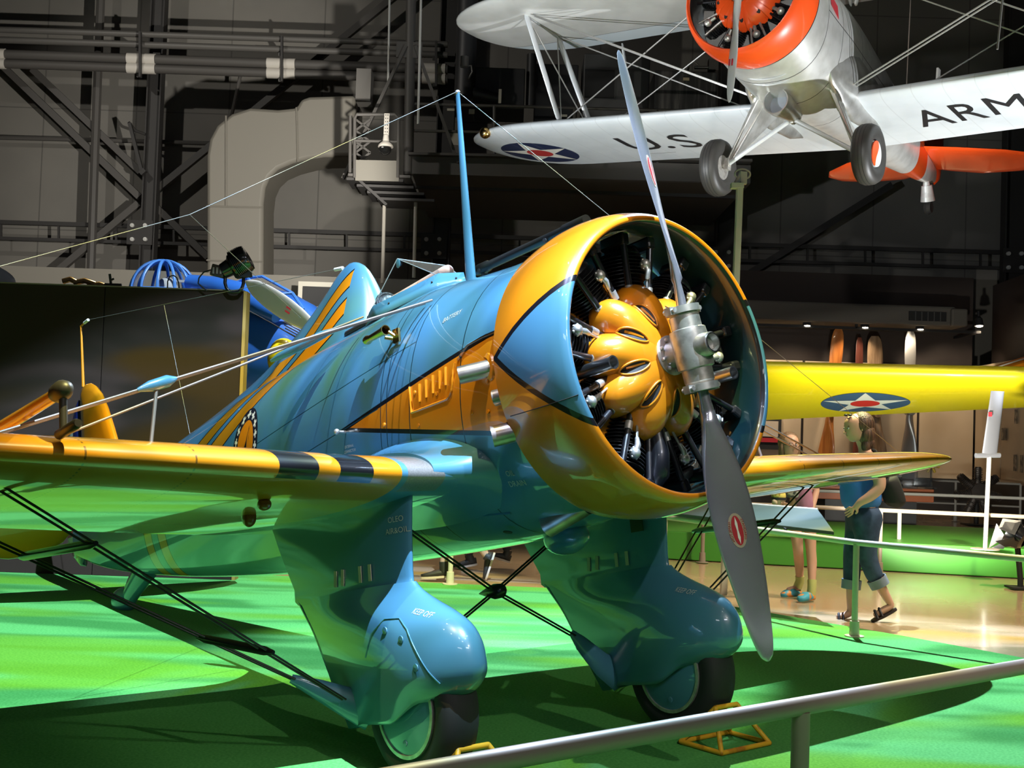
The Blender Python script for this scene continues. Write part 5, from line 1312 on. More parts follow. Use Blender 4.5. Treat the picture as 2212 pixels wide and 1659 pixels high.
circ = [(RR * math.cos(t), RR * math.sin(t)) for t in [2 * math.pi * k / 48 for k in range(48)]]
star = [((RR if k % 2 == 0 else RR * .382) * math.sin(math.pi * k / 5), -(RR if k % 2 == 0 else RR * .382) * math.cos(math.pi * k / 5)) for k in range(10)]
disc('insignia_disc', circ, mat('insignia_blue', (.045, .10, .20), rough=.5))
disc('insignia_star', star, mat('insignia_white', (.72, .72, .68), rough=.5), .004)
disc('insignia_centre', [(a * .33, b * .33) for a, b in circ], mat('insignia_red', (.60, .03, .025), rough=.5), .008)
# fuselage and gear of the same airplane, behind the fighter
fx = e.location.x
mb = MB(); rs = []
for s, w_, z0, z1 in ((-2.2, .30, 1.7, 2.3), (-1.9, .5, 1.5, 2.5), (-1.0, .52, 1.45, 2.55), (.5, .48, 1.5, 2.6), (2.0, .35, 1.6, 2.4), (4.0, .12, 1.8, 2.1)):
    rs.append([Vector((fx + w_ * math.cos(t), 17.5 + s, (z0 + z1) / 2 + (z1 - z0) / 2 * math.sin(t))) for t in [2 * math.pi * k / 24 for k in range(24)]])
mb.rings(rs); loc(mb.obj('fuselage', YM, smooth=50), e)
mb = MB(); mb.beam(Vector((fx, 17.5, 2.35)), L0.lerp(T0, .4), .9, .12, up=(0, 1, 0)) if False else mb.rings([ysec(0), [p + Vector((fx - L0.x, .3, -.05)) for p in ysec(0)]]); loc(mb.obj('wing_centre_section', YM, smooth=60), e)
for dx in (-.5, .5):
    mb = MB(); mb.beam((fx + dx * .6, 17.2, 1.6), (fx + dx, 17.1, .67), .08, .10); lg = loc(mb.obj('landing_gear_leg', YM), e)
    mb = MB(); mb.lathe([(-.06, .2), (-.07, .28), (0, .32), (.07, .28), (.06, .2)], (fx + dx, 17.1, .665), (1, 0, 0), 24, cap=True); loc(mb.obj('wheel', M_rubber, smooth=50), e)
mb = MB(); mb.beam((fx, 21.2, 1.9), (fx, 21.2, .0), .06, .06); loc(mb.obj('tail_strut', YM), e)
# orange tail plane entering at the right
a, b, c_, d_ = at(2128, 801, 20.), at(2330, 738, 18.8), at(2330, 812, 19.4), at(2200, 806, 20.2)
mb = MB(); mb.prism([a, b, c_, d_], (0, .1, .03)); o = mb.obj('orange_wing_tip', M_orange, bevel=.01); tag(o, 'orange wing tip with a pale edge entering at the right, above the yellow wing', 'wing')
mb = MB(); mb.tube([a, b], .012, 6); mb.obj('tip_edge', M_white, parent=o)
mb = MB(); c0 = at(2330, 800, 19.5); mb.tube([c0 + Vector((0, 0, 0)), Vector((c0.x, c0.y, 0))], .05, 10); mb.box((c0.x, c0.y, .02), (.5, .5, .04)); mb.obj('tip_support', M_mach, parent=o)
# ================================================================ hanging silver biplane
yw_, tw_, rw_ = R(35.567), R(5.262), R(-.882)
f_ = Vector((-math.sin(yw_), -math.cos(yw_), 0)); l_ = Vector((math.cos(yw_), -math.sin(yw_), 0)); u_ = Vector((0, 0, 1))
bx2 = f_ * math.cos(tw_) + u_ * math.sin(tw_); bz2 = -f_ * math.sin(tw_) + u_ * math.cos(tw_)
by2 = l_ * math.cos(rw_) + bz2 * math.sin(rw_); bz2 = bz2 * math.cos(rw_) - l_ * math.sin(rw_)
BM = Matrix((bx2, by2, bz2)).transposed().to_4x4(); BM.translation = Vector((2.343, 13.341, 6.417))
BI = empty('biplane', 'silver biplane with an orange ring cowling hanging from the roof', 'airplane', mw=BM)
def bp_(mb, name, m, parent=None, **k):
    o = mb.obj(name, m, parent=parent or BI, **k); return o
SILV = (.56, .58, .60)
M_silver = mat('silver_dope', SILV, rough=.38, metal=.25, coat=.3, fn=lambda n: n.mix(n.noise(scale=2.2, detail=3.).smooth(.35, .7), SILV, (.50, .515, .53)))
M_skin = mat('bare_aluminium', (.55, .55, .53), rough=.30, metal=.7, fn=lambda n: n.mix(n.noise(scale=5., detail=4.).smooth(.35, .7), (.62, .62, .60), (.42, .41, .38)))
M_or = mat('signal_orange', (.85, .085, .012), rough=.35, coat=.6)
BF = [(-7.15, .03, .10, -.16), (-6.6, .10, .24, -.30), (-5.6, .22, .36, -.43), (-4.6, .33, .48, -.55), (-3.6, .43, .60, -.66), (-2.6, .52, .72, -.76), (-1.9, .59, .72, -.82), (-1.3, .63, .68, -.78), (-.8, .66, .66, -.69), (-.4, .63, .63, -.63)]
def bfy(x, z):
    w_, zt, zb = smoothtab(BF, x); zc = (zt + zb) / 2; h = (zt - zb) / 2; q = min(abs(z - zc) / h, .999); return w_ * (1 - q ** 2.4) ** (1 / 2.4)
mb = MB(); rs = []
for i in range(61):
    x = -7.15 + i * 6.75 / 60; w_, zt, zb = smoothtab(BF, x); zc = (zt + zb) / 2; h = (zt - zb) / 2; e_ = 2 / 2.4
    rs.append([Vector((x, w_ * math.copysign(abs(math.cos(t)) ** e_, math.cos(t)), zc + h * math.copysign(abs(math.sin(t)) ** e_, math.sin(t)))) for t in [2 * math.pi * k / 48 for k in range(48)]])
mb.rings(rs)
def bfus(n):
    x, y, z = n.coords(); c = n.mix(n.noise(scale=5., detail=4.).smooth(.35, .7), (.68, .68, .66), (.56, .555, .53))
    c = n.mix(x.band(-6.35, -5.75), c, (.72, .085, .015))
    for s in (-.95, -1.5, -2.35): c = n.mix((x - s).abs() < .006, c, (.08, .08, .08))
    return n.mix(((z - .05).abs() < .006) * (x < -.95), c, (.08, .08, .08))
bf = bp_(mb, 'fuselage', mat('biplane_skin', (.5, .5, .5), rough=.32, metal=.55, fn=bfus), smooth=50)
mb = MB(); mb.prism([Vector((x, bfy(x, z) + .004, z)) for x, z in ((-1.02, .30), (-1.30, .24), (-1.30, .08), (-1.02, .14))], (0, .003, 0)); bp_(mb, 'red_placard', M_red, bf)
for i, (x, z0, z1) in enumerate(((-.86, 200, 243), (-.86, 250, 292), (-.98, 200, 243), (-.98, 250, 292), (-.86, 300, 335), (-.98, 300, 335))):
    w_, zt, zb = smoothtab(BF, x); pts = [Vector((x, (w_ + .008) * math.cos(R(a)), (zt + zb) / 2 + ((zt - zb) / 2 + .008) * math.sin(R(a)))) for a in range(z0, z1, 4)]
    mb = MB(); mb.tube(pts, .013, 8); bp_(mb, 'pressed_louvre', M_silver, bf, smooth=60)
prof2 = [(-.55, .70), (-.45, .72), (-.33, .735), (-.20, .73), (-.10, .705), (-.04, .67), (-.03, .655), (-.05, .64), (-.12, .64), (-.3, .665), (-.54, .695)]
mb = MB(); rs = [[Vector((a, r_ * math.cos(t), r_ * math.sin(t))) for t in [2 * math.pi * k / 96 for k in range(96)]] for a, r_ in prof2]; rs.append(rs[0]); mb.rings(rs, True, False, False)
def bcowl(n):
    x, y, z = n.coords(); rad = (y * y + z * z).sqrt()
    return n.mix((rad < (x * -.12 + .642)) * (x < -.07), (.85, .085, .012), (.012, .010, .010))
bp_(mb, 'ring_cowling', mat('biplane_cowl_paint', (.85, .085, .012), rough=.35, coat=.6, fn=bcowl), smooth=60)
mb = MB(); mb.lathe([(-.5, .6), (-.495, .02)], n=40); bp_(mb, 'firewall', M_blackm)
mb = MB(); rs = []
for x, r_, wv in ((-.04, .12, 0), (-.05, .20, 0), (-.10, .30, .2), (-.18, .37, .5), (-.24, .39, 1)):
    rs.append([Vector((x, r_ * (1 + wv * .04 * math.copysign(1, math.cos(18 * t)) * (1 if math.cos(9 * t) > 0 else 0)) * math.cos(t), r_ * (1 + wv * .04 * math.copysign(1, math.cos(18 * t)) * (1 if math.cos(9 * t) > 0 else 0)) * math.sin(t))) for t in [2 * math.pi * k / 216 for k in range(216)]])
mb.rings(rs, True, True, False); cv = bp_(mb, 'crankcase_cover', M_or, smooth=30)
for k in range(9):
    a = R(90 + 40 * k); rad = Vector((0, math.cos(a), math.sin(a))); tan = Vector((0, -math.sin(a), math.cos(a))); X = Vector((1, 0, 0))
    pr = [(.28, .08)]; q = .30
    while q < .56: pr += [(q, .08), (q + .003, .11), (q + .010, .11), (q + .012, .08)]; q += .024
    pr += [(.58, .09), (.60, .001)]
    mb = MB(); mb.lathe(pr, (-.30, 0, 0), rad, 14); c = bp_(mb, 'cylinder', M_cyl, smooth=30)
    for s in (-1, 1):
        mb = MB(); mb.tube([X * -.2 + rad * .33 + tan * s * .05, X * -.18 + rad * .60 + tan * s * .09], .014, 8); bp_(mb, 'pushrod_tube', M_castal if k % 2 else M_black, c, smooth=40)
    mb = MB(); p = X * -.15 + rad * .50; mb.ball(p, .045, 10, 8); mb.tube([p, p - rad * .1], .02, 8); bp_(mb, 'spark_plug_elbow', M_castal, c, smooth=50)
    a2 = a + R(20); c2 = Vector((-.105, .27 * math.cos(a2), .27 * math.sin(a2)))
    mb = MB(); rd_ = Vector((-.35, math.cos(a2), math.sin(a2))).normalized(); tn = Vector((0, -math.sin(a2), math.cos(a2)))
    mb.prism([c2 + rd_ * (.06 * math.cos(t)) + tn * (.026 * math.sin(t)) + X * .008 for t in [2 * math.pi * j / 20 for j in range(20)]], (.008, 0, 0)); bp_(mb, 'cooling_slot', M_blackm, cv)
# propeller
mb = MB(); mb.lathe([(-.12, .06), (-.08, .075), (.08, .075), (.12, .06)], (.02, 0, 0), (0, 0, 1), 24, cap=True); mb.lathe([(-.1, .06), (.10, .05), (.11, .001)], (0, 0, 0), (1, 0, 0), 20); bp_(mb, 'propeller_hub', M_castal, smooth=40)
for s in (-1, 1):
    rs = []
    for i in range(34):
        q = .10 + i * 1.18 / 33; ch, th, be = smoothtab([(.10, .05, .05, 60), (.25, .07, .05, 55), (.45, .15, .03, 46), (.7, .185, .018, 36), (.95, .16, .012, 30), (1.15, .12, .008, 27), (1.25, .07, .006, 26), (1.285, .02, .004, 26)], q)
        b_ = R(be); cd = Vector((math.sin(b_), -s * math.cos(b_), 0)); nd = Vector((math.cos(b_), s * math.sin(b_), 0))
        rs.append([Vector((.02, 0, s * q)) + cd * ch / 2 * math.cos(g) + nd * th * .8 * math.sin(g) for g in [2 * math.pi * k / 18 for k in range(18)]])
    mb = MB(); mb.rings(rs); b = bp_(mb, 'propeller_blade', mat('bright_blade', (.78, .78, .82), rough=.4, metal=.2), smooth=60)
    mb = MB()
    for dx in (-.02, .012): mb.box((.055, dx, s * .84), (.004, .016, .075))
    bp_(mb, 'red_mark', M_red, b)
# wings
def bwing(name, LEx, chord, hs, z0, dih, th, paint, tipr=.55, t0=0.):
    rs = []; ys = [-hs + hs * 2 * i / 60 for i in range(61)]; ys = sorted(set([-hs + .02, -hs + .06, -hs + .14, -hs + .25, hs - .02, hs - .06, hs - .14, hs - .25] + ys))
    for y in ys:
        a = abs(y); d = max(0, (a - (hs - tipr * 1.8)) / (tipr * 1.8)); k = math.sqrt(max(0.0008, 1 - d ** 2.2))
        le = LEx - (1 - k) * chord * .38; te = LEx - chord + (1 - k) * chord * .55; ch = le - te
        rs.append([Vector((le - u * ch, y, z0 + dih * a + v * ch * (th / .13) * (1 if k > .3 else k + .5))) for u, v in FOIL])
    mb = MB(); mb.rings(rs); return bp_(mb, name, paint, smooth=55)
def lowp(n):
    x, y, z = n.coords(); c = n.mix(n.noise(scale=2.2, detail=3.).smooth(.35, .7), (.60, .64, .67), (.54, .58, .61))
    for s, yc in ((-1, -4.72),):
        c = roundel(n, y - yc, (x + 3.16), .60, c)
    rib = ((y.mod(.36) - .18).abs() < .006) * .25
    c = n.mix(rib, c, (.30, .31, .32))
    return n.mix(((x + 3.55).abs() < .008) * (y.abs() > 2.6) * (y.abs() < 3.1), c, (.15, .15, .16))
lw = bwing('lower_wing', -2.05, 1.92, 5.60, -.585, .038, .12, mat('lower_wing_paint', SILV, rough=.42, metal=.1, coat=.3, fn=lowp), .75)
def upp(n):
    x, y, z = n.coords(); c = n.mix(n.noise(scale=2.2, detail=3.).smooth(.35, .7), (.58, .58, .56), (.50, .50, .48))
    c = n.mix(x < -2.50, c, (.60, .66, .70))
    c = n.mix(((x + 2.50).abs() < .006), c, (.1, .1, .1))
    return n.mix((z > 1.02) * (x > -1.05), c, (.55, .03, .03))
uw_ = bwing('upper_wing', -.92, 1.95, 5.25, .99, .0, .12, mat('upper_wing_paint', SILV, rough=.45, metal=.1, coat=.2, fn=upp), .8)
def lowskin(x, y, off=.006):
    le, ch = -2.05, 1.92; u = max(.001, min(.999, (le - x) / ch)); yt = 5 * .13 * (.2969 * math.sqrt(u) - .126 * u - .3516 * u * u + .2843 * u ** 3 - .1036 * u ** 4); m_, p_ = .02, .4
    yc = m_ / p_ ** 2 * (2 * p_ * u - u * u) if u < p_ else m_ / (1 - p_) ** 2 * ((1 - 2 * p_) + 2 * p_ * u - u * u)
    return Vector((x, y, -.585 + .038 * abs(y) + (yc - yt) * ch * (.12 / .13) - off))
M_ink = mat('black_lettering', (.012, .012, .014), rough=.5)
for s_, y0, x0, sx in (('U', -2.86, -3.0, .85), ('.', -2.50, -3.0, .9), ('S', -2.16, -3.02, .85), ('A', 1.24, -3.02, .62), ('R', 1.66, -2.98, .62), ('M', 2.14, -2.92, .66), ('Y', 2.62, -2.9, .62)):
    text_mesh('wing_letter', s_, 1.02, M_ink, Matrix.Scale(1.0, 4), parent=lw, depth=.001, wrap=lambda co, y0=y0, x0=x0, sx=sx: lowskin(x0 + co.y * .95, y0 + co.x * sx, .006 + co.z))
# small bits: landing light, wing-tip lamp, struts
mb = MB(); mb.ball((-2.15, -5.02, -.43), .085, 16, 12); bp_(mb, 'wing_lamp', M_brass, lw, smooth=60)
mb = MB(); mb.tube([(-2.2, -5.0, -.43), (-2.5, -4.9, -.41)], .03, 8); bp_(mb, 'lamp_fairing', M_silver, lw, smooth=50)
def strut(a, b, w_=.045, name='interplane_strut'):
    mb = MB(); mb.tube([a, Vector(a).lerp(Vector(b), .05), Vector(a).lerp(Vector(b), .95), b], [w_ * .5, w_, w_, w_ * .5], 12, flat=.5); return bp_(mb, name, M_silver, smooth=50)
for s in (-1, 1):
    strut((-1.40, s * 3.95, .95), (-2.20, s * 3.75, -.38)); strut((-2.30, s * 4.0, .95), (-2.95, s * 3.60, -.42)); strut((-2.86, s * 3.25, .95), (-3.3, s * 3.1, -.45), .035)
    strut((-1.45, s * 3.94, .93), (-2.28, s * 3.98, .93), .03, 'strut_brace')
    strut((-1.2, s * .55, .95), (-1.4, s * .5, .55), .04, 'cabane_strut'); strut((-2.2, s * .55, .95), (-2.1, s * .5, .6), .04, 'cabane_strut')
    strut((-1.2, s * .55, .95), (-2.1, s * .45, .6), .035, 'cabane_strut')
    for a, b in (((-1.40, 3.9, .93), (-1.9, .6, -.5)), ((-1.48, 3.9, .93), (-1.98, .6, -.5)), ((-2.3, 3.95, .93), (-2.9, .6, -.52)), ((-1.3, .6, .93), (-2.2, 3.7, -.40)), ((-2.2, .6, .93), (-2.9, 3.6, -.42)), ((-1.42, 3.95, .93), (-2.9, 3.6, -.42)), ((-2.3, 4.0, .93), (-2.2, 3.72, -.40))):
        mb = MB(); mb.tube([(a[0], s * a[1], a[2]), (b[0], s * b[1], b[2])], .010, 6); w1_ = bp_(mb, 'flying_wire', mat('grey_wire', (.38, .37, .35), rough=.4, metal=.6))
    # gear
    yk = s * .95
    mb = MB(); pr = [(-.07, .15), (-.10, .20), (-.115, .27), (-.095, .325), (-.05, .348), (0, .352), (.05, .348), (.095, .325), (.115, .27), (.10, .20), (.07, .15)]
    mb.lathe(pr, (-1.692, yk, -1.433), (0, 1, 0), 48); ty = bp_(mb, 'tyre', mat('old_tyre', (.035, .033, .03), rough=.5), smooth=60)
    for q in (-.04, 0, .04):
        mb = MB(); mb.lathe([(q - .003, .3535 if q == 0 else .351), (q + .003, .3535 if q == 0 else .351)], (-1.692, yk, -1.433), (0, 1, 0), 48); bp_(mb, 'tread_groove', M_blackm, ty)
    mb = MB(); mb.lathe([(-.085, .001), (-.075, .06), (-.07, .16), (.07, .16), (.085, .12), (.09, .001)], (-1.692, yk, -1.433), (0, s, 0), 32)
    hb = bp_(mb, 'wheel_hub', M_castal, ty, smooth=40)
    mb = MB(); mb.lathe([(.088, .150), (.100, .148), (.105, .10), (.106, .001)], (-1.692, yk, -1.433), (0, s, 0), 40)
    def swirl(n):
        x, y, z = n.coords(); u = x + 1.692; v = z + 1.433
        return n.mix((u + (v * 16.0).sin() * .035) > 0, (.62, .62, .60), (.85, .085, .012))
    bp_(mb, 'wheel_disc', mat('swirl_disc', (.6, .6, .6), rough=.4, fn=swirl), ty, smooth=40)
    ax_ = Vector((-1.692, s * .82, -1.40))
    mb = MB(); mb.beam((-1.80, s * .46, -.62), ax_ + Vector((-.02, 0, .02)), .07, .07); mb.rings([[Vector((-1.62, s * .50, -.62)), Vector((-2.18, s * .42, -.62)), Vector((-2.18, s * .36, -.62)), Vector((-1.62, s * .44, -.62))], [Vector((-1.66, s * .82, -1.34)), Vector((-1.78, s * .81, -1.34)), Vector((-1.78, s * .79, -1.34)), Vector((-1.66, s * .80, -1.34))]])
    bp_(mb, 'gear_leg', M_skin, bevel=.012)
    mb = MB(); mb.tube([(-1.66, s * .02, -.93), ax_], .028, 12); bp_(mb, 'spreader_rod', M_silver, smooth=40)
    mb = MB(); mb.tube([ax_ + Vector((0, -s * .03, 0)), (-1.692, yk, -1.433)], .03, 10); mb.box(tuple(ax_), (.09, .05, .14)); bp_(mb, 'axle_stub', M_castal, smooth=40)
mb = MB(); mb.rings([[Vector((-1.60, .06, -.80)), Vector((-1.85, .06, -.80)), Vector((-1.85, -.06, -.80)), Vector((-1.60, -.06, -.80))], [Vector((-1.64, .02, -.98)), Vector((-1.70, .02, -.98)), Vector((-1.70, -.02, -.98)), Vector((-1.64, -.02, -.98))]]); bp_(mb, 'gear_keel', M_skin, bevel=.01)
mb = MB(); mb.lathe([(-.72, .03), (-.50, .11), (-.12, .155), (.0, .155), (.0, .142), (-.18, .135)], (-1.14, 0, -.87), (1, 0, -.03), 28); ai = bp_(mb, 'air_intake', M_skin, smooth=50)
mb = MB(); mb.lathe([(-.16, .134), (-.14, .001)], (-1.14, 0, -.87), (1, 0, -.03), 28); bp_(mb, 'intake_screen', mat('screen_grey', (.25, .28, .32), rough=.5), ai)
mb = MB()
rs = []
for x, rr in ((-1.35, .02), (-1.5, .12), (-1.8, .20), (-2.2, .24), (-2.8, .20), (-3.4, .08)):
    rs.append([Vector((x, .52 + rr * math.cos(t) * .55, -.42 + rr * math.sin(t) * 1.7)) for t in [2 * math.pi * k / 20 for k in range(20)]])
mb.rings(rs); bp_(mb, 'root_fairing', M_skin, bf, smooth=60)
mb = MB(); rs = [[Vector((v.x, -v.y, v.z)) for v in r] for r in rs]; mb.rings(rs); bp_(mb, 'root_fairing', M_skin, bf, smooth=60)
# tail
def bslab(pts, th, fn, name, m, parent=None):
    return bp_(slab(pts, th, fn), name, m, parent, smooth=50)
for s in (-1, 1):
    bslab([(-6.0, 0), (-6.25, .6), (-6.55, 1.2), (-6.9, 1.62), (-7.2, 1.75), (-7.45, 1.62), (-7.62, 1.2), (-7.60, .6), (-7.35, .18), (-7.2, 0)], .07, lambda u, v, w_: Vector((u, s * v, .08 + w_)), 'stabiliser', M_or)
bslab([(-5.9, .25), (-6.2, .7), (-6.5, 1.1), (-6.75, 1.22), (-6.95, 1.22), (-7.2, 1.1), (-7.45, .75), (-7.5, .3), (-7.4, -.05), (-7.15, -.2), (-6.9, .0)], .07, lambda u, v, w_: Vector((u, w_, v)), 'tail_fin', M_or)
mb = MB(); mb.tube([(-7.0, 0, 1.2), (-7.0, 0, 1.42)], .012, 6); mb.box((-7.0, 0, 1.52), (.12, .03, .22)); bp_(mb, 'fin_post', mat('fin_post_white', (.5, .5, .48), rough=.6))
mb = MB(); mb.tube([(-6.75, 0, -.22), (-6.80, 0, -.34), (-6.86, 0, -.46)], [.04, .06, .10], 14); mb.tube([(-6.80, 0, -.30), (-6.90, 0, -.52)], [.08, .11], 14); tw2 = bp_(mb, 'tail_wheel_fork', M_silver, smooth=50)
mb = MB(); mb.lathe([(-.04, .06), (-.05, .09), (0, .12), (.05, .09), (.04, .06)], (-6.95, 0, -.60), (0, 1, 0), 24, cap=True); bp_(mb, 'tail_wheel', M_rubber, tw2, smooth=50)
mb = MB(); mb.tube([(-1.55, 2.4, .90), (-1.55, 2.35, -.43)], .012, 6); mb.box((-1.55, 2.4, .92), (.12, .03, .02)); bp_(mb, 'drift_wire', MATS['grey_wire'])
# suspension: cables to the roof
for i, (x, y, z) in enumerate(((-1.4, -.6, 1.05), (-1.4, .6, 1.05), (-5.6, 0, .40))):
    a = BM @ Vector((x, y, z)); b = Vector((a.x + (.6 if i else -.4), a.y + .8, 19.98))
    mb = MB(); mb.tube([a, b], .008, 6); tag(mb.obj('suspension_cable', M_wire), ['suspension cable from the left side of the biplane upper wing to the roof', 'suspension cable from the right side of the biplane upper wing to the roof', 'suspension cable from the rear fuselage of the biplane to the roof'][i], 'cable', 'biplane suspension cables')
# guy cables running down past the aircraft
a, b = at(1330, 470, 9.), at(1630, 725, 9.)
# ================================================================ left: partition, spotlight, blue bomber
PYY = 11.85
x1 = at(527, 640, PYY).x; x0 = at(-260, 640, PYY).x; zt = at(300, 622, PYY).z
def partp(n):
    return n.mix(n.noise(scale=300., detail=2.).smooth(.4, .6), (.030, .019, .014), (.038, .025, .018))
pe = empty('partition', 'dark brown display partition behind the fighter tail', 'partition', loc=((x0 + x1) / 2, PYY, 0))
xm = at(226, 640, PYY).x
for a, b in ((x0, xm - .004), (xm + .004, x1)):
    mb = MB(); wbox(mb, a, b, PYY, PYY + .12, 0, zt); loc(mb.obj('partition_panel', mat('brown_felt', (.045, .03, .023), rough=.95, spec=.1, fn=partp), bevel=.004), pe)
mb = MB(); wbox(mb, x0, x1, PYY - .012, PYY + .14, zt, zt + .012); loc(mb.obj('partition_cap', mat('cap_light', (.22, .16, .12), rough=.6)), pe)
mb = MB(); wbox(mb, x1, x1 + .03, PYY - .02, PYY + .14, 0, zt); loc(mb.obj('edge_strip', mat('lit_edge', (.34, .20, .04), rough=.6)), pe)  # yellow light along the partition edge is put into this colour
# black stage spotlight clamped on top
SY = 11.8; yb_ = at(508, 630, SY)
sp = empty('stage_spotlight', 'black stage spotlight on a U bracket on top of the brown partition', 'lamp', loc=(yb_.x, SY, zt + .012))
mb = MB(); mb.tube([at(u, v, SY) for u, v in ((487, 585), (486, 612), (489, 622), (496, 630), (506, 632), (516, 630), (523, 622), (526, 612), (526, 585))], .016, 10); loc(mb.obj('yoke', M_black, smooth=60), sp)
c0, c1 = at(478, 588, SY), at(536, 556, SY); ax = (c1 - c0).normalized(); Lh = (c1 - c0).length
mb = MB(); mb.lathe([(0, .045), (.02, .075), (Lh * .35, .085), (Lh * .42, .115), (Lh * .60, .125), (Lh * .9, .135), (Lh * 1.0, .125), (Lh * 1.02, .10), (Lh * .96, .001)], c0, ax, 28, cap=True); body = loc(mb.obj('lamp_housing', MATS['lamp_black'], smooth=35), sp)
for k in range(7):
    mb = MB(); mb.lathe([(0, .128), (.004, .140), (.010, .140), (.014, .128)], c0 + ax * (Lh * (.48 + .055 * k)), ax, 28); mb.obj('cooling_fin', MATS['lamp_black'], parent=body, smooth=20).matrix_parent_inverse = Matrix()
mb = MB(); pts = [at(500, 586, SY - .05), at(508, 600, SY - .05), at(541, 596, SY - .05), at(537, 570, SY - .05)]; mb.prism(pts, (0, .1, 0)); loc(mb.obj('barn_door', M_blackm), sp)
mb = MB(); p = at(472, 586, SY); mb.box(tuple(p), (.13, .10, .11), Matrix.Rotation(R(12), 3, 'Y')); bb_ = loc(mb.obj('ballast_box', mat('ballast_brown', (.05, .035, .03), rough=.4), bevel=.01), sp)
for dx in (-.035, 0, .035):
    mb = MB(); mb.box((p.x + dx, p.y - .055, p.z), (.016, .006, .06)); mb.obj('ballast_slot', mat('slot_grey', (.3, .25, .25), rough=.5), parent=bb_).matrix_local = Matrix.Translation(-Vector(sp.location) * 0)
mb = MB(); mb.tube([at(456, 583, SY), at(440, 588, SY), at(430, 600, SY), at(428, 612, SY), at(436, 619, SY), at(447, 628, SY)], .007, 8); loc(mb.obj('power_cable', M_blackm, smooth=60), sp)
for i, (pts, l) in enumerate((([(362, 632), (362, 608), (367, 597), (375, 595), (382, 600), (386, 612), (388, 632)], 'thin black cable loop on the partition in front of the glazed dome'),)):
    mb = MB(); mb.tube([at(u, v, 11.9) for u, v in pts], .006, 8); tag(mb.obj('cable_loop', M_blackm, smooth=60), l, 'cable')
mb = MB(); mb.tube([at(226, 616, 11.9), at(262, 617, 11.9)], .02, 8); mb.tube([at(240, 616, 11.9), at(237, 592, 11.9)], .013, 8); mb.tube([at(240, 605, 11.9), at(246, 602, 11.9)], .01, 8); tag(mb.obj('rail_clamp', M_blackm, smooth=50), 'small dark clamp with an upright handle on top of the partition', 'clamp')
# lit golden fixture lying behind the top edge
mb = MB()
for u0, u1, v in ((136, 168, 608), (160, 206, 611), (190, 240, 619)):
    mb.tube([at(u0, v, 12.6), at((u0 + u1) / 2, v - 5, 12.6), at(u1, v + 3, 12.6)], .030, 10)
gz = mb.obj('gold_fitting', mat('gold_fitting', (.75, .5, .2), rough=.25, metal=.9), smooth=50); tag(gz, 'brightly lit golden fitting glimpsed over the top of the partition', 'fitting')
mb = MB(); p = at(185, 620, 12.6); mb.box((p.x, 12.6, p.z / 2), (.10, .08, p.z)); mb.obj('fitting_post', M_blackm, parent=gz)
spot('fitting_lamp', (-4.6, 13.6, 6.0), (-4.4, 12.6, 2.8), 260, 14, .4, col=(1, .9, .75), rad=.04)
mb = MB(); rs = []
for i in range(12):
    t = i / 11; c = at(-40, 585, 12.8).lerp(at(34, 615, 12.8), t); w_ = .11 * math.sqrt(max(.01, 1 - t ** 3)); rs.append([c + Vector((.35, 0, .9)).normalized() * (w_ * math.cos(g)) + Vector((0, 1, 0)) * (.02 * math.sin(g)) for g in [2 * math.pi * k / 14 for k in range(14)]])
mb.rings(rs); o = mb.obj('propeller_blade_tip', mat('pale_blade', (.62, .64, .66), rough=.35, metal=.3), smooth=60); tag(o, 'white propeller blade tip peeking over the partition at the left edge', 'blade')
mb = MB(); p = at(-38, 590, 12.8); mb.tube([p, Vector((p.x - .1, 12.85, 0))], .06, 8); mb.obj('blade_support', M_blackm, parent=o)

# blue bomber behind the partition
M_bb = mat('bomber_blue', (.030, .16, .62), rough=.35, coat=.8)
GY = 15.2
be = empty('bomber_airplane', 'bright blue airplane with a glazed dome, half hidden behind the partition', 'airplane', loc=(at(600, 800, GY).x, GY, 0))
def bo(mb, name, m, **k): return loc(mb.obj(name, m, **k), be)
# main body: big rounded nose section seen right of the partition, long deck running left to the dome
a, b = at(690, 760, 14.6), at(250, 735, 16.6); dx = (b - a)
rs = []
for t, r_ in ((-.05, .10), (.0, .40), (.06, .56), (.16, .68), (.30, .74), (.50, .72), (.75, .62), (1.0, .50), (1.3, .40)):
    c = a + dx * t; n_ = Vector((-dx.y, dx.x, 0)).normalized()
    rs.append([c + n_ * (r_ * math.cos(g)) + Vector((0, 0, r_ * 1.12 * math.sin(g) - .05)) for g in [2 * math.pi * k / 36 for k in range(36)]])
def bbp(n):
    x, y, z = n.coords(); return n.mix(z < -.98 + 1.2, (.020, .11, .50), (.020, .11, .50))
mb = MB(); mb.rings(rs); bodyb = bo(mb, 'fuselage', M_bb, smooth=60)
# deck ridge line
mb = MB(); mb.tube([at(410, 610, 15.3), at(470, 622, 15.1), at(530, 640, 14.4), at(600, 680, 14.2)], [.10, .14, .16, .10], 14); bo(mb, 'deck_ridge', M_bb, smooth=60)
for pts in ([(526, 665), (590, 700), (650, 735)],):
    mb = MB(); mb.tube([at(u, v, 13.95) for u, v in pts], .008, 6); bo(mb, 'panel_seam', M_blackm)
for i in range(4):
    mb = MB(); mb.tube([at(612 + i * 2, 695 + i * 7, 13.95), at(648, 714 + i * 6, 13.9)], .007, 6); bo(mb, 'cowl_louvre', M_blackm)
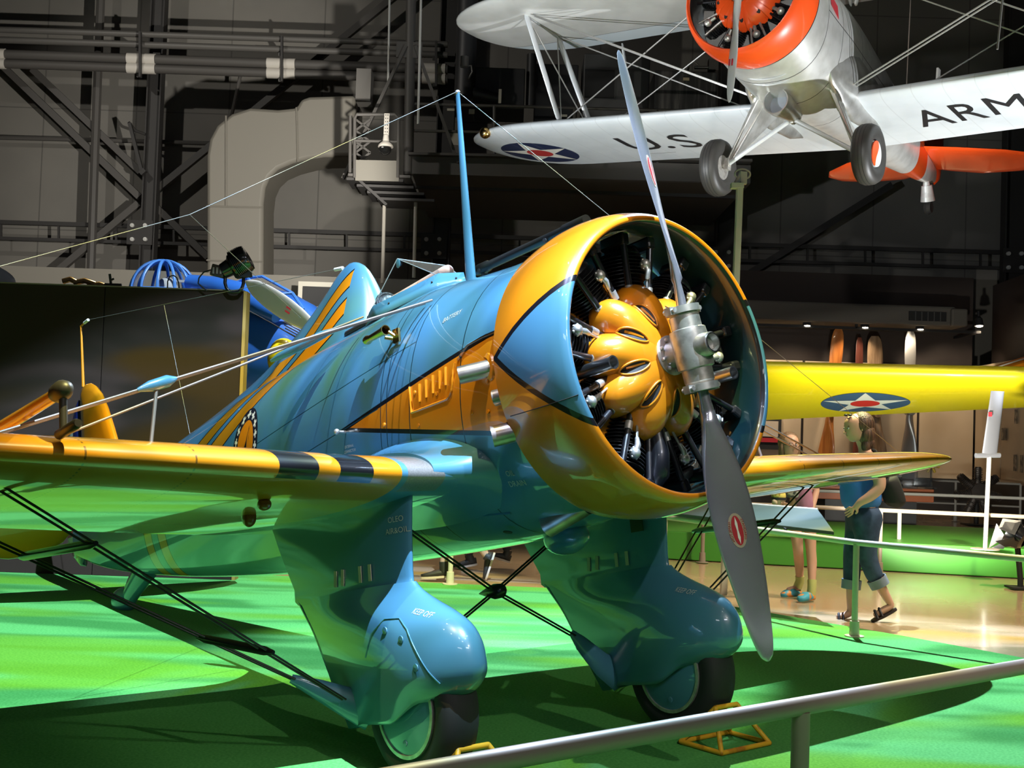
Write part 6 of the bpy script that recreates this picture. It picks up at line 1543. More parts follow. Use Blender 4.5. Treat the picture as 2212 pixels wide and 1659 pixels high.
# glazed dome turret with blue frames
dc = at(352, 632, 15.4); rd_ = .40
def hemi(f0, f1, name, m, th=1.0):
    mb = MB(); rs = []
    for i in range(9):
        ph_ = math.pi / 2 * i / 8; rs.append([dc + Vector((rd_ * th * math.cos(ph_) * math.cos(t), rd_ * th * math.cos(ph_) * math.sin(t), rd_ * th * .98 * math.sin(ph_))) for t in [f0 + (f1 - f0) * k / 12 for k in range(13)]])
    mb.rings(rs, False, False, False); return bo(mb, name, m, smooth=60)
dome = hemi(0, 2 * math.pi, 'dome_glass', M_glass)
M_fr = mat('frame_blue', (.06, .22, .62), rough=.4)
for k in range(12):
    t = 2 * math.pi * k / 12 + .1; mb = MB(); mb.tube([dc + Vector((rd_ * 1.01 * math.cos(p) * math.cos(t), rd_ * 1.01 * math.cos(p) * math.sin(t), rd_ * math.sin(p))) for p in [math.pi / 2 * j / 10 for j in range(11)]], .020, 6); bo(mb, 'dome_rib', M_fr, smooth=60)
mb = MB(); mb.tube([dc + Vector((rd_ * 1.01 * math.cos(t), rd_ * 1.01 * math.sin(t), .0)) for t in [2 * math.pi * k / 32 for k in range(33)]], .03, 8, cap=False); bo(mb, 'dome_ring', M_fr, smooth=60)
mb = MB(); mb.ball(dc + Vector((.02, .1, .05)), .14, 14, 10, sz=1.1); mb.box(tuple(dc + Vector((.1, .1, .16))), (.3, .06, .03)); bo(mb, 'dome_interior', mat('pale_interior', (.45, .46, .42), rough=.6), smooth=50)
mb = MB(); mb.lathe([(-.5, .43), (0, .42), (.0, .001)], dc, (0, 0, 1), 32); bo(mb, 'turret_ring', M_bb, smooth=40)
# faceted canopy
CYY = 14.7
cp_ = {k: at(u, v, y) for k, (u, v, y) in dict(a=(492, 618, 14.9), b=(536, 600, 14.7), c=(567, 597, 14.6), d=(632, 633, 14.4), e=(655, 668, 14.3), f=(560, 640, 14.35), g=(505, 632, 14.6), h=(590, 665, 14.25)).items()}
mb = MB(); K = cp_; mb.add([K['a'], K['b'], K['c'], K['d'], K['e'], K['h'], K['f'], K['g']], [(0, 1, 6, 7), (1, 2, 3, 6), (6, 3, 4, 5)]); bo(mb, 'canopy_glass', M_glass)
for s in ('ab', 'bc', 'cd', 'de', 'ag', 'gf', 'fh', 'he', 'bf', 'df'):
    mb = MB(); mb.tube([K[s[0]], K[s[1]]], .018, 6); bo(mb, 'canopy_frame', M_fr)
# propeller with the white blade, its yellow cowl just behind the headrest
hb_ = at(715, 735, 13.7)
bt, bm_, bbt = at(532, 608, 13.7), at(600, 655, 13.7), at(672, 712, 13.7)
ax = (hb_ - bt).normalized(); sd = Vector((ax.z, 0, -ax.x)).normalized(); L_ = (hb_ - bt).length; rs = []
for i in range(28):
    t = i / 27; w_ = smoothtab([(0, .02), (.03, .05), (.12, .10), (.35, .135), (.6, .12), (.85, .06), (1, .045)], t)[0]
    w2 = w_ if t > .03 else w_
    rs.append([bt + ax * (L_ * t) + (sd * .92 + Vector((0, .39, 0))) * (w2 * math.cos(g)) + Vector((.1, .95, .1)) * (.012 + .03 * t) * math.sin(g) for g in [2 * math.pi * k / 18 for k in range(18)]])
mb = MB(); mb.rings(rs); bb2 = bo(mb, 'propeller_blade', mat('white_blade', (.80, .82, .84), rough=.4, metal=.2), smooth=60)
mb = MB(); c = at(622, 670, 13.66)
for s in (-.022, .022): mb.beam(c + ax * s * .3 + sd * s - ax * .03, c + ax * s * .3 + sd * s + ax * .03, .018, .004, up=(0, 1, 0))
loc(mb.obj('red_mark', M_red), be)
mb = MB(); mb.ball(hb_ + Vector((.0, .15, 0)), .2, 18, 12); bo(mb, 'propeller_spinner', YM, smooth=60)
mb = MB(); mb.ball(at(612, 775, 13.9), .18, 18, 12, sx=1, sz=1.3); bo(mb, 'yellow_fairing', YM, smooth=60)
for dx_ in (-.9, .5):
    mb = MB(); mb.beam((be.location.x + dx_, 15.2, 1.6), (be.location.x + dx_, 15.2, .3), .12, .12); lg = bo(mb, 'landing_gear_leg', M_bb)
    mb = MB(); mb.lathe([(-.1, .2), (-.12, .3), (0, .36), (.12, .3), (.1, .2)], (be.location.x + dx_, 15.2, .36), (1, 0, 0), 28, cap=True); bo(mb, 'wheel', M_rubber, smooth=50)
# lamp above the bomber
spot('bomber_lamp', (-1.2, 11.8, 9.0), (-3.2, 14.8, 2.4), 3600, 34, .5, col=(.95, .97, 1.0), rad=.08)

# wheel chocks
M_chock = mat('chock_yellow', (.72, .36, .02), rough=.45, fn=lambda n: n.mix(n.noise(scale=9., detail=3.).smooth(.55, .7), (.74, .38, .02), (.45, .17, .015)))
def build_chock(label, org, yaw):
    e = empty('wheel_chock', label, 'chock', loc=org, rz=yaw, group='yellow tube wheel chocks')
    L_, W_, H_ = .26, .36, .19; r_ = .0125
    b = [(-L_ / 2, -W_ / 2, r_), (L_ / 2, -W_ / 2, r_), (L_ / 2, W_ / 2, r_), (-L_ / 2, W_ / 2, r_)]; t = [(-.04, -W_ / 2, H_), (-.04, W_ / 2, H_)]
    t = [(.0, -.08, H_), (.0, .08, H_)]
    segs = [('base_tube', b[0], b[1]), ('base_tube', b[1], b[2]), ('base_tube', b[2], b[3]), ('base_tube', b[3], b[0]), ('ridge_tube', t[0], t[1]), ('sloping_tube', b[0], t[0]), ('sloping_tube', b[1], t[0]), ('sloping_tube', b[2], t[1]), ('sloping_tube', b[3], t[1])]
    for nm, p, q in segs:
        mb = MB(); mb.tube([p, q], r_, 12); mb.ball(p, r_, 10, 6); mb.ball(q, r_, 10, 6); mb.obj(nm, M_chock, parent=e, smooth=50)
    return e
build_chock('yellow tubular chock before the wheel nearer the camera', (-.11, 5.19, 0), YAW - math.pi / 2)
build_chock('yellow tubular chock before the wheel further back', (1.11, 6.15, 0), YAW - math.pi / 2)
# ================================================================ visitors
M_skinp = mat('skin', (.52, .30, .21), rough=.5)
M_hair = mat('brown_hair', (.055, .028, .018), rough=.5, bump=(lambda n: n.noise(n.vec(*[k * s for k, s in zip(n.coords(), (90., 90., 8.))]), 1., 2.), .8, .01), fn=lambda n: n.mix(n.noise(n.vec(*[k * s for k, s in zip(n.coords(), (60., 60., 6.))]), 1., 3.).smooth(.4, .65), (.045, .022, .014), (.12, .06, .035)))
M_fairh = mat('light_brown_hair', (.17, .10, .05), rough=.5, bump=(lambda n: n.noise(n.vec(*[k * s for k, s in zip(n.coords(), (90., 90., 8.))]), 1., 2.), .8, .01))
def skin_mesh(nodes, edges, root, sub_=2, extra=None):
    """nodes: name -> (Vector, rx, ry). returns a mesh grown by the Skin modifier, evaluated"""
    names = list(nodes); idx = {n: i for i, n in enumerate(names)}
    me = bpy.data.meshes.new('t'); me.from_pydata([nodes[n][0] for n in names], [(idx[a], idx[b]) for a, b in edges], [])
    o = bpy.data.objects.new('t', me); COL.objects.link(o)
    o.modifiers.new('s', 'SKIN').use_smooth_shade = True
    for i, n in enumerate(names):
        sv = me.skin_vertices[0].data[i]; sv.radius = (nodes[n][1], nodes[n][2] if len(nodes[n]) > 2 else nodes[n][1]); sv.use_root = (n == root)
    s = o.modifiers.new('d', 'SUBSURF'); s.levels = s.render_levels = sub_
    dg = bpy.context.evaluated_depsgraph_get(); out = bpy.data.meshes.new_from_object(o.evaluated_get(dg))
    bpy.data.objects.remove(o)
    return out
def link_mesh(name, me, m, e, label=None):
    me.name = name; me.materials.clear(); me.materials.append(m)
    for p in me.polygons: p.use_smooth = True
    o = bpy.data.objects.new(name, me); COL.objects.link(o); loc(o, e)
    if label: o['label'] = label
    return o
def grown(name, nodes, edges, root, m, e, sub_=2, label=None): return link_mesh(name, skin_mesh(nodes, edges, root, sub_), m, e, label)
def join(me, mb):
    """append an MB's geometry to mesh me"""
    bm = bmesh.new(); bm.from_mesh(me); t = bpy.data.meshes.new('x'); t.from_pydata(mb.v, [], mb.f); bm.from_mesh(t); bm.to_mesh(me); bm.free(); return me
def head_mb(c, h, fw_, side, upd=Vector((0, 0, 1))):
    """c = centre, h = head height, fw_ = facing direction; skull, jaw, nose, ears, lips in one surface set"""
    mb = MB(); rs = []; n = 28
    prof_ = [(-.50, .10, .14, .10), (-.47, .20, .22, .10), (-.40, .27, .31, .07), (-.30, .32, .37, .05), (-.18, .345, .42, .03), (-.05, .355, .45, .0), (.08, .365, .465, -.02), (.20, .365, .465, -.03), (.32, .33, .43, -.04), (.42, .25, .33, -.05), (.48, .14, .19, -.05), (.505, .02, .03, -.05)]
    for z, w_, d_, off in prof_:
        r = []
        for k in range(n):
            a = 2 * math.pi * k / n; fx = math.cos(a); sx = math.sin(a)
            dd = d_ * fx
            if fx > .8:   # face relief
                s_ = (fx - .8) / .2
                if -.16 < z < .06: dd += .085 * s_ * (1 - abs(z + .12) / .2 if z > -.12 else 1) * (1 if abs(sx) < .22 else .25)
                if .02 < z < .14: dd -= .02 * s_
                if -.36 < z < -.22: dd += .02 * s_
            r.append(c + fw_ * (dd + off) * h + side * (w_ * sx) * h + upd * z * h)
        rs.append(r)
    mb.rings(rs)
    for s in (-1, 1):
        mb.ball(c + side * s * .365 * h - fw_ * .02 * h - upd * .05 * h, .075 * h, 8, 6, sx=.5, sy=.6, sz=1.2)
    # lips and nose tip
    mb.ball(c + fw_ * .50 * h - upd * .11 * h, .055 * h, 8, 6)
    mb.ball(c + fw_ * .42 * h - upd * .24 * h, .05 * h, 8, 6, sx=1.0, sy=1.3, sz=.45)
    return mb
def face_bits(c, h, fw_, side, e, body, glasses=False, hair=(.05, .03, .02)):
    for s in (-1, 1):
        mb = MB(); mb.ball(c + fw_ * .405 * h + side * s * .14 * h + Vector((0, 0, .04 * h)), .045 * h, 10, 8); mb.obj('eye', mat('eye_white', (.6, .58, .55), rough=.2), parent=body, smooth=60)
        mb = MB(); mb.ball(c + fw_ * .44 * h + side * s * .14 * h + Vector((0, 0, .04 * h)), .022 * h, 8, 6); mb.obj('iris', mat('iris_dark', (.02, .012, .008), rough=.1), parent=body, smooth=60)
        mb = MB(); mb.tube([c + fw_ * .425 * h + side * s * .07 * h + Vector((0, 0, .115 * h)), c + fw_ * .41 * h + side * s * .21 * h + Vector((0, 0, .12 * h))], .012 * h, 6); mb.obj('eyebrow', mat('brow', hair, rough=.7), parent=body)
    if glasses:
        mb = MB()
        for s in (-1, 1):
            cc = c + fw_ * .50 * h + side * s * .155 * h + Vector((0, 0, .035 * h)); mb.tube([cc + side * (.11 * h * math.cos(t)) + Vector((0, 0, .085 * h * math.sin(t))) for t in [2 * math.pi * k / 16 for k in range(17)]], .013 * h, 6, cap=False)
            mb.tube([cc + side * s * .11 * h, c + side * s * .37 * h + Vector((0, 0, .02 * h))], .011 * h, 6)
        mb.tube([c + fw_ * .51 * h - side * .045 * h + Vector((0, 0, .04 * h)), c + fw_ * .51 * h + side * .045 * h + Vector((0, 0, .04 * h))], .012 * h, 6)
        mb.obj('glasses', mat('dark_frames', (.02, .015, .015), rough=.3), parent=body, smooth=60)
def hand_nodes(tag_, wrist, d, palm_n, sidev, s=1.0, curl=.5):
    """adds a palm, four unequal fingers and a thumb; returns nodes, edges"""
    N_, Ed = {}, []
    d = d.normalized(); sv = sidev.normalized(); pn = palm_n.normalized()
    pc = wrist + d * .045 * s; pe = wrist + d * .085 * s
    N_[tag_ + 'pc'] = (pc, .026 * s, .018 * s); N_[tag_ + 'pe'] = (pe, .030 * s, .016 * s); Ed += [(tag_ + 'pc', tag_ + 'pe')]
    for k, (o_, L_) in enumerate(((-.030, .070), (-.010, .080), (.010, .076), (.030, .060))):
        b = pe + sv * o_ * s; q1 = b + (d * math.cos(curl * .5) + pn * math.sin(curl * .5)) * L_ * .5 * s; q2 = q1 + (d * math.cos(curl * 1.5) + pn * math.sin(curl * 1.5)) * L_ * .5 * s
        for j, p in enumerate((b + d * .012 * s, q1, q2)): N_[f'{tag_}f{k}{j}'] = (p, (.0095, .0085, .007)[j] * s)
        Ed += [(tag_ + 'pe', f'{tag_}f{k}0'), (f'{tag_}f{k}0', f'{tag_}f{k}1'), (f'{tag_}f{k}1', f'{tag_}f{k}2')]
    t0 = wrist + d * .03 * s - sv * .026 * s; t1 = t0 + (d * .6 - sv * .7).normalized() * .032 * s; t2 = t1 + (d * .95 - sv * .1 + pn * .3).normalized() * .030 * s
    N_[tag_ + 't1'] = (t1, .012 * s); N_[tag_ + 't2'] = (t2, .009 * s); Ed += [(tag_ + 'pc', tag_ + 't1'), (tag_ + 't1', tag_ + 't2')]
    return N_, Ed

# ---- the woman, side on, walking left
W = 10.65
def wp(u, v, dy=0.): return at(u, v, W + dy)
we = empty('person', 'woman in a blue tank top and rolled jeans walking left, hand in pocket', 'person', loc=tuple(atz(1850, 1338, 0)), group=None)
Fw = Vector((-1, -.12, 0)).normalized(); Sd = Vector((-.12, 1, 0)).normalized() * -1  # Sd: toward the camera
nd = {
 'pel': (wp(1866, 1108), .12, .12), 'spi': (wp(1862, 1060), .10, .11), 'che': (wp(1870, 1010), .085, .10), 'nec0': (wp(1872, 972), .06), 'nec': (wp(1862, 955), .052), 'hd': (wp(1856, 935), .06),
 'shN': (wp(1890, 992, -.20), .070), 'elN': (wp(1903, 1052, -.25), .058), 'faN': (wp(1878, 1074, -.25), .045), 'wrN': (wp(1856, 1086, -.23), .033),
 'shF': (wp(1876, 990, .17), .058), 'elF': (wp(1882, 1055, .22), .045), 'wrF': (wp(1862, 1095, .22), .030),
 'hiN': (wp(1870, 1125, -.09), .105), 'knN': (wp(1872, 1200, -.09), .072), 'caN': (wp(1888, 1240, -.08), .058), 'anN': (wp(1921, 1300, -.07), .036), 'heN': (wp(1926, 1308, -.07), .036), 'miN': (wp(1905, 1321, -.07), .035), 'toN': (wp(1887, 1331, -.07), .026),
 'hiF': (wp(1858, 1125, .09), .105), 'knF': (wp(1842, 1195, .08), .072), 'caF': (wp(1840, 1240, .07), .058), 'anF': (wp(1838, 1310, .06), .036), 'heF': (wp(1838, 1325, .06), .036), 'miF': (wp(1822, 1330, .06), .033), 'toF': (wp(1806, 1334, .06), .024),
}
ed = [('pel', 'spi'), ('spi', 'che'), ('che', 'nec0'), ('nec0', 'nec'), ('nec', 'hd'), ('che', 'shN'), ('shN', 'elN'), ('elN', 'faN'), ('faN', 'wrN'), ('che', 'shF'), ('shF', 'elF'), ('elF', 'wrF'),
      ('pel', 'hiN'), ('hiN', 'knN'), ('knN', 'caN'), ('caN', 'anN'), ('anN', 'heN'), ('heN', 'miN'), ('miN', 'toN'), ('pel', 'hiF'), ('hiF', 'knF'), ('knF', 'caF'), ('caF', 'anF'), ('anF', 'heF'), ('heF', 'miF'), ('miF', 'toF')]
for tg, wr, dd in (('hN', 'wrN', Vector((-.6, .35, -.7))), ('hF', 'wrF', Vector((-.7, 0, -.7)))):
    hn, he = hand_nodes(tg, nd[wr][0], dd, Vector((0, 1, 0)) if tg == 'hN' else Vector((0, -1, 0)), Vector((-.45, 0, .85)), 1.0, .5); nd.update(hn); ed += he + [(wr, tg + 'pc')]
me = skin_mesh(nd, ed, 'pel'); hc = wp(1850, 923); hh = .235
# head tips down a little: face towards lower left
Ff = Vector((-.93, -.22, -.22)).normalized(); Sf = Vector((.22, -.97, 0)).normalized(); Uf = Sf.cross(Ff).normalized(); Uf = Uf if Uf.z > 0 else -Uf
join(me, head_mb(hc, hh, Ff, Sf, Uf))
wb = link_mesh('body', me, M_skinp, we)
face_bits(hc, hh, Ff, Sf, we, wb)
# clothes
top = {'a': (wp(1866, 1110), .180, .19), 'b': (wp(1857, 1062), .195, .19), 'b2': (wp(1860, 1035), .185, .185), 'c': (wp(1868, 1008), .165, .185), 'd': (wp(1874, 985), .125, .15)}
grown('tank_top', top, [('a', 'b'), ('b', 'b2'), ('b2', 'c'), ('c', 'd')], 'a', mat('blue_cotton', (.035, .16, .50), rough=.8, bump=(lambda n: n.noise(scale=18., detail=2.), .3, .01)), we)
jn_ = {'a': (wp(1866, 1080), .168, .178), 'b': (wp(1866, 1118), .185, .19), 'n0': (wp(1872, 1140, -.095), .125), 'n1': (wp(1872, 1200, -.09), .088), 'n2': (wp(1886, 1238, -.08), .080), 'n3': (wp(1895, 1255, -.08), .078),
       'f0': (wp(1856, 1140, .095), .125), 'f1': (wp(1842, 1195, .08), .088), 'f2': (wp(1840, 1240, .07), .078), 'f3': (wp(1839, 1262, .07), .076)}
M_denim = mat('denim', (.016, .035, .085), rough=.85, fn=lambda n: n.mix(n.noise(scale=9., detail=3.).smooth(.35, .7), (.012, .028, .070), (.030, .060, .125)))
grown('jeans', jn_, [('a', 'b'), ('b', 'n0'), ('n0', 'n1'), ('n1', 'n2'), ('n2', 'n3'), ('b', 'f0'), ('f0', 'f1'), ('f1', 'f2'), ('f2', 'f3')], 'b', M_denim, we)
for a, b, r_ in ((wp(1893, 1249, -.08), wp(1902, 1266, -.08), .080), (wp(1840, 1252, .07), wp(1838, 1272, .07), .080)):
    mb = MB(); mb.lathe([(0, r_ * .98), (0, r_ * 1.07), ((b - a).length, r_ * 1.03), ((b - a).length, r_ * .92)], a, b - a, 20); loc(mb.obj('jeans_cuff', mat('denim_cuff', (.16, .20, .26), rough=.85), smooth=50), we)
def sandal(heel, toe, off, m):
    d = toe - heel; L_ = d.length; ax = d.normalized(); sd_ = Vector((0, 1, 0)); upn = sd_.cross(ax); upn = upn if upn.z > 0 else -upn
    mb = MB(); N_ = 24; out = []
    for k in range(N_):
        t = 2 * math.pi * k / N_; out.append(heel + ax * (L_ * (.5 + .5 * math.cos(t))) + sd_ * (.046 * math.sin(t) * (1.0 + .12 * math.cos(t))))
    mb.rings([[p - upn * .028 for p in out], [p - upn * .006 for p in out]]); s_ = loc(mb.obj('sandal', m, smooth=50), we)
    for f0, f1 in ((.60, .50), (.78, .66)):
        mb = MB(); mb.tube([heel + ax * L_ * (f0 + (f1 - f0) * k / 8) + sd_ * (-.046 + .092 * k / 8) + upn * (.062 * math.sin(math.pi * k / 8) - .01) for k in range(9)], .012, 8, flat=1.); mb.obj('sandal_strap', m, parent=s_).matrix_local = Matrix()
    return s_
M_sandal = mat('dark_sandal', (.02, .014, .014), rough=.5)
sandal(wp(1935, 1311, -.07), wp(1880, 1339, -.07), 0, M_sandal); sandal(wp(1851, 1336, .06), wp(1798, 1340, .06), 0, M_sandal)
# shoulder-length hair with sunglasses pushed up
bk = Vector((1, .1, 0)).normalized(); U3 = Vector((0, 0, 1))
mb = MB(); mb.ball(hc + bk * .050 + U3 * .030, .122, 20, 14, sx=.86, sy=.90, sz=.90); mb.ball(hc + bk * .080 - U3 * .06, .105, 18, 12, sx=.80, sy=1.05, sz=1.1)
mb.ball(hc + bk * .090 - U3 * .135, .085, 16, 10, sx=.85, sy=1.15, sz=.95); mb.ball(hc + bk * .060 - U3 * .155 + Sf * .06, .05, 12, 8, sx=.9, sy=.8, sz=1.2)
loc(mb.obj('hair', M_hair, smooth=80), we)
mb = MB()
for s in (-1, 1): mb.ball(hc + Ff * .24 * hh + Uf * .50 * hh + Sf * s * .15 * hh, .085 * hh, 12, 8, sx=.9, sy=1.1, sz=.55)
mb.tube([hc + Ff * .24 * hh + Uf * .50 * hh - Sf * .33 * hh, hc + Ff * .26 * hh + Uf * .52 * hh, hc + Ff * .24 * hh + Uf * .50 * hh + Sf * .33 * hh], .012 * hh, 6)
loc(mb.obj('sunglasses', M_black, smooth=60), we)
bgo = {'a': (wp(1916, 1030, -.05), .06, .08), 'b': (wp(1928, 1060, -.03), .10, .10), 'c': (wp(1934, 1085, -.02), .085, .10), 'd': (wp(1930, 1098, -.02), .05, .06)}
bag = link_mesh('shoulder_bag', skin_mesh(bgo, [('a', 'b'), ('b', 'c'), ('c', 'd')], 'b'), mat('black_bag', (.006, .006, .007), rough=.8), we); 
mb = MB(); mb.tube([wp(1918, 1030, -.05), wp(1906, 1000, -.15), wp(1890, 975, -.12), wp(1880, 970, 0)], .018, 8); mb.obj('bag_strap', MATS['black_bag'], parent=bag).matrix_local = Matrix.Translation(Vector((0, 0, 0)))

# ---- the girl with glasses
G = 11.9
def gp(u, v, dy=0.): return at(u, v, G + dy)
ge = empty('person', 'girl with glasses in a long pink shirt and clogs, holding a yellow ball toy', 'person', loc=tuple(atz(1738, 1292, 0)))
nd = {'pel': (gp(1732, 1098), .105, .09), 'spi': (gp(1728, 1060), .095, .085), 'che': (gp(1722, 1020), .10, .085), 'nec': (gp(1714, 990), .045), 'hd': (gp(1710, 978), .05),
 'shL': (gp(1690, 1015), .045), 'elL': (gp(1680, 1055, -.05), .036), 'wrL': (gp(1685, 1082, -.18), .026), 'shR': (gp(1752, 1013), .045), 'elR': (gp(1764, 1058, .0), .036), 'wrR': (gp(1755, 1098, -.08), .026),
 'hiL': (gp(1718, 1120), .075), 'knL': (gp(1724, 1190, -.03), .052), 'caL': (gp(1728, 1212, 0), .052), 'anL': (gp(1736, 1268, 0), .034), 'heL': (gp(1738, 1280, 0), .034), 'toL': (gp(1730, 1284, -.16), .03),
 'hiR': (gp(1748, 1120), .075), 'knR': (gp(1752, 1190, -.03), .052), 'caR': (gp(1754, 1214, 0), .052), 'anR': (gp(1757, 1262, 0), .034), 'heR': (gp(1757, 1276, 0), .034), 'toR': (gp(1752, 1283, -.10), .03)}
nd['heL'] = (gp(1722, 1270, .15), .034); nd['anL'] = (gp(1728, 1255, .15), .034); nd['toL'] = (gp(1700, 1276, .08), .03); nd['caL'] = (gp(1726, 1212, .10), .052)
nd['heR'] = (gp(1752, 1285, -.1), .034); nd['anR'] = (gp(1754, 1266, -.1), .034); nd['toR'] = (gp(1735, 1291, -.2), .03); nd['caR'] = (gp(1754, 1214, -.04), .052)
ed = [('pel', 'spi'), ('spi', 'che'), ('che', 'nec'), ('nec', 'hd'), ('che', 'shL'), ('shL', 'elL'), ('elL', 'wrL'), ('che', 'shR'), ('shR', 'elR'), ('elR', 'wrR')]
for s in 'LR': ed += [('pel', 'hi' + s), ('hi' + s, 'kn' + s), ('kn' + s, 'ca' + s), ('ca' + s, 'an' + s), ('an' + s, 'he' + s), ('he' + s, 'to' + s)]
for tg, wr, dd in (('hL', 'wrL', Vector((.1, -.6, -.2))), ('hR', 'wrR', Vector((-.2, -.3, -.9)))):
    hn, he = hand_nodes(tg, nd[wr][0], dd, Vector((0, 0, 1)) if tg == 'hL' else Vector((0, -1, 0)), Vector((1, 0, 0)), .85, .5); nd.update(hn); ed += he + [(wr, tg + 'pc')]
me = skin_mesh(nd, ed, 'pel'); gh = .215; gc = gp(1707, 962)
Fg = Vector((.15, -.98, -.02)).normalized(); Sg = Vector((.98, .15, 0)).normalized(); join(me, head_mb(gc, gh, Fg, Sg)); gb = link_mesh('body', me, M_skinp, ge)
face_bits(gc, gh, Fg, Sg, ge, gb, glasses=True)
bg_ = -Fg; mb = MB(); mb.ball(gc + bg_ * .042 + U3 * .028, .112, 20, 14, sx=.94, sy=.88, sz=.92)
for q in (-1, 1):
    mb.ball(gc + Sg * q * .075 - U3 * .06 + bg_ * .02, .055, 12, 10, sx=.6, sy=1.0, sz=1.7); mb.ball(gc + Sg * q * .085 - U3 * .15 + bg_ * .01, .045, 12, 10, sx=.7, sy=.8, sz=1.7)
loc(mb.obj('hair', M_fairh, smooth=80), ge)
def shirtp(n):
    x, y, z = n.coords(); c = n.mix(n.noise(scale=3.).smooth(.4, .6), (.28, .12, .19), (.35, .16, .24))
    return c
sh = {'a': (gp(1737, 1103), .155, .11), 'b': (gp(1732, 1070), .135, .11), 'c': (gp(1725, 1035), .12, .105), 'd': (gp(1722, 1008), .095, .085), 'l': (gp(1692, 1020), .06), 'l2': (gp(1684, 1042, -.03), .055), 'r': (gp(1752, 1018), .06), 'r2': (gp(1760, 1042), .055)}
shirt = grown('long_shirt', sh, [('a', 'b'), ('b', 'c'), ('c', 'd'), ('d', 'l'), ('l', 'l2'), ('d', 'r'), ('r', 'r2')], 'b', mat('pink_cotton', (.32, .14, .22), rough=.85, fn=shirtp), ge)
mb = MB(); c = gp(1712, 1048, -.135); rs = [[c + Vector((.085 * f * math.copysign(abs(math.cos(t)) ** .5, math.cos(t)), -.0 + .03 * f * f, .12 * f * math.copysign(abs(math.sin(t)) ** .5, math.sin(t)))) for t in [2 * math.pi * k / 28 for k in range(28)]] for f in (1, .6, .2, .02)]
mb.rings(rs, True, False, True); pr_ = loc(mb.obj('shirt_print', mat('shirt_print', (.3, .35, .25), rough=.8, fn=lambda n: n.mix(n.noise(scale=16., detail=2.).smooth(.45, .55), n.mix(n.noise(scale=9., detail=1.).smooth(.45, .55), (.42, .46, .40), (.20, .30, .10)), (.05, .06, .06)))), ge)
for s, an, he_, to in (('L', nd['anL'][0], nd['heL'][0], nd['toL'][0]), ('R', nd['anR'][0], nd['heR'][0], nd['toR'][0])):
    mb = MB(); d = (nd['ca' + s][0] - an); mb.tube([he_, an, an + d * .25], [.042, .042, .044], 14); loc(mb.obj('sock', mat('lime_sock', (.42, .45, .15), rough=.85), smooth=60), ge)
    ax = (to - he_); ax.z = 0; L_ = ax.length + .12; ax.normalize(); sd_ = Vector((-ax.y, ax.x, 0)); z0 = 0.012; mb = MB(); rs = []
    st_ = Vector((he_.x, he_.y, 0)) - ax * .05
    for i in range(13):
        t = i / 12; w_ = .048 * math.sqrt(max(.02, 1 - (2 * t - 1) ** 4)) * (1 + .15 * t); hgt = (.055 if t < .35 else .075 if t < .6 else .06) * (1 - max(0, t - .75) * 2.0) + .01
        rs.append([st_ + ax * (L_ * t) + sd_ * (w_ * math.copysign(abs(math.cos(g)) ** .7, math.cos(g))) + Vector((0, 0, max(.001, hgt / 2 + hgt / 2 * math.sin(g)))) for g in [2 * math.pi * k / 18 for k in range(18)]])
    mb.rings(rs); loc(mb.obj('clog', mat('blue_clog', (.05, .28, .38), rough=.6, fn=lambda n: n.mix(n.noise(scale=14., detail=1.).smooth(.5, .6), (.04, .30, .42), (.55, .22, .04))), smooth=60), ge)
te = empty('ball_toy', 'yellow plush ball with a black band held in the girl hands', 'toy', loc=tuple(gp(1682, 1088, -.22)))
mb = MB(); mb.ball(gp(1682, 1071, -.22), .068, 18, 12); loc(mb.obj('ball_body', mat('toy_yellow', (.60, .50, .10), rough=.8, fn=lambda n: n.mix(n.noise(scale=30., detail=1.).smooth(.55, .62), (.62, .52, .12), (.35, .22, .04))), smooth=60), te)
mb = MB(); mb.lathe([(-.012, .069), (-.012, .0715), (.012, .0715), (.012, .069)], gp(1682, 1077, -.22), (0, 0, 1), 24); loc(mb.obj('ball_band', M_blackm, smooth=40), te)
mb = MB(); mb.lathe([(0, .03), (.03, .055), (.06, .065), (.062, .055), (.03, .04)], gp(1682, 1094, -.22), (0, 0, 1), 20, cap=False); mb.ball(gp(1674, 1085, -.26), .03, 10, 8); loc(mb.obj('toy_cup', mat('toy_cream', (.45, .36, .25), rough=.8), smooth=60), te)

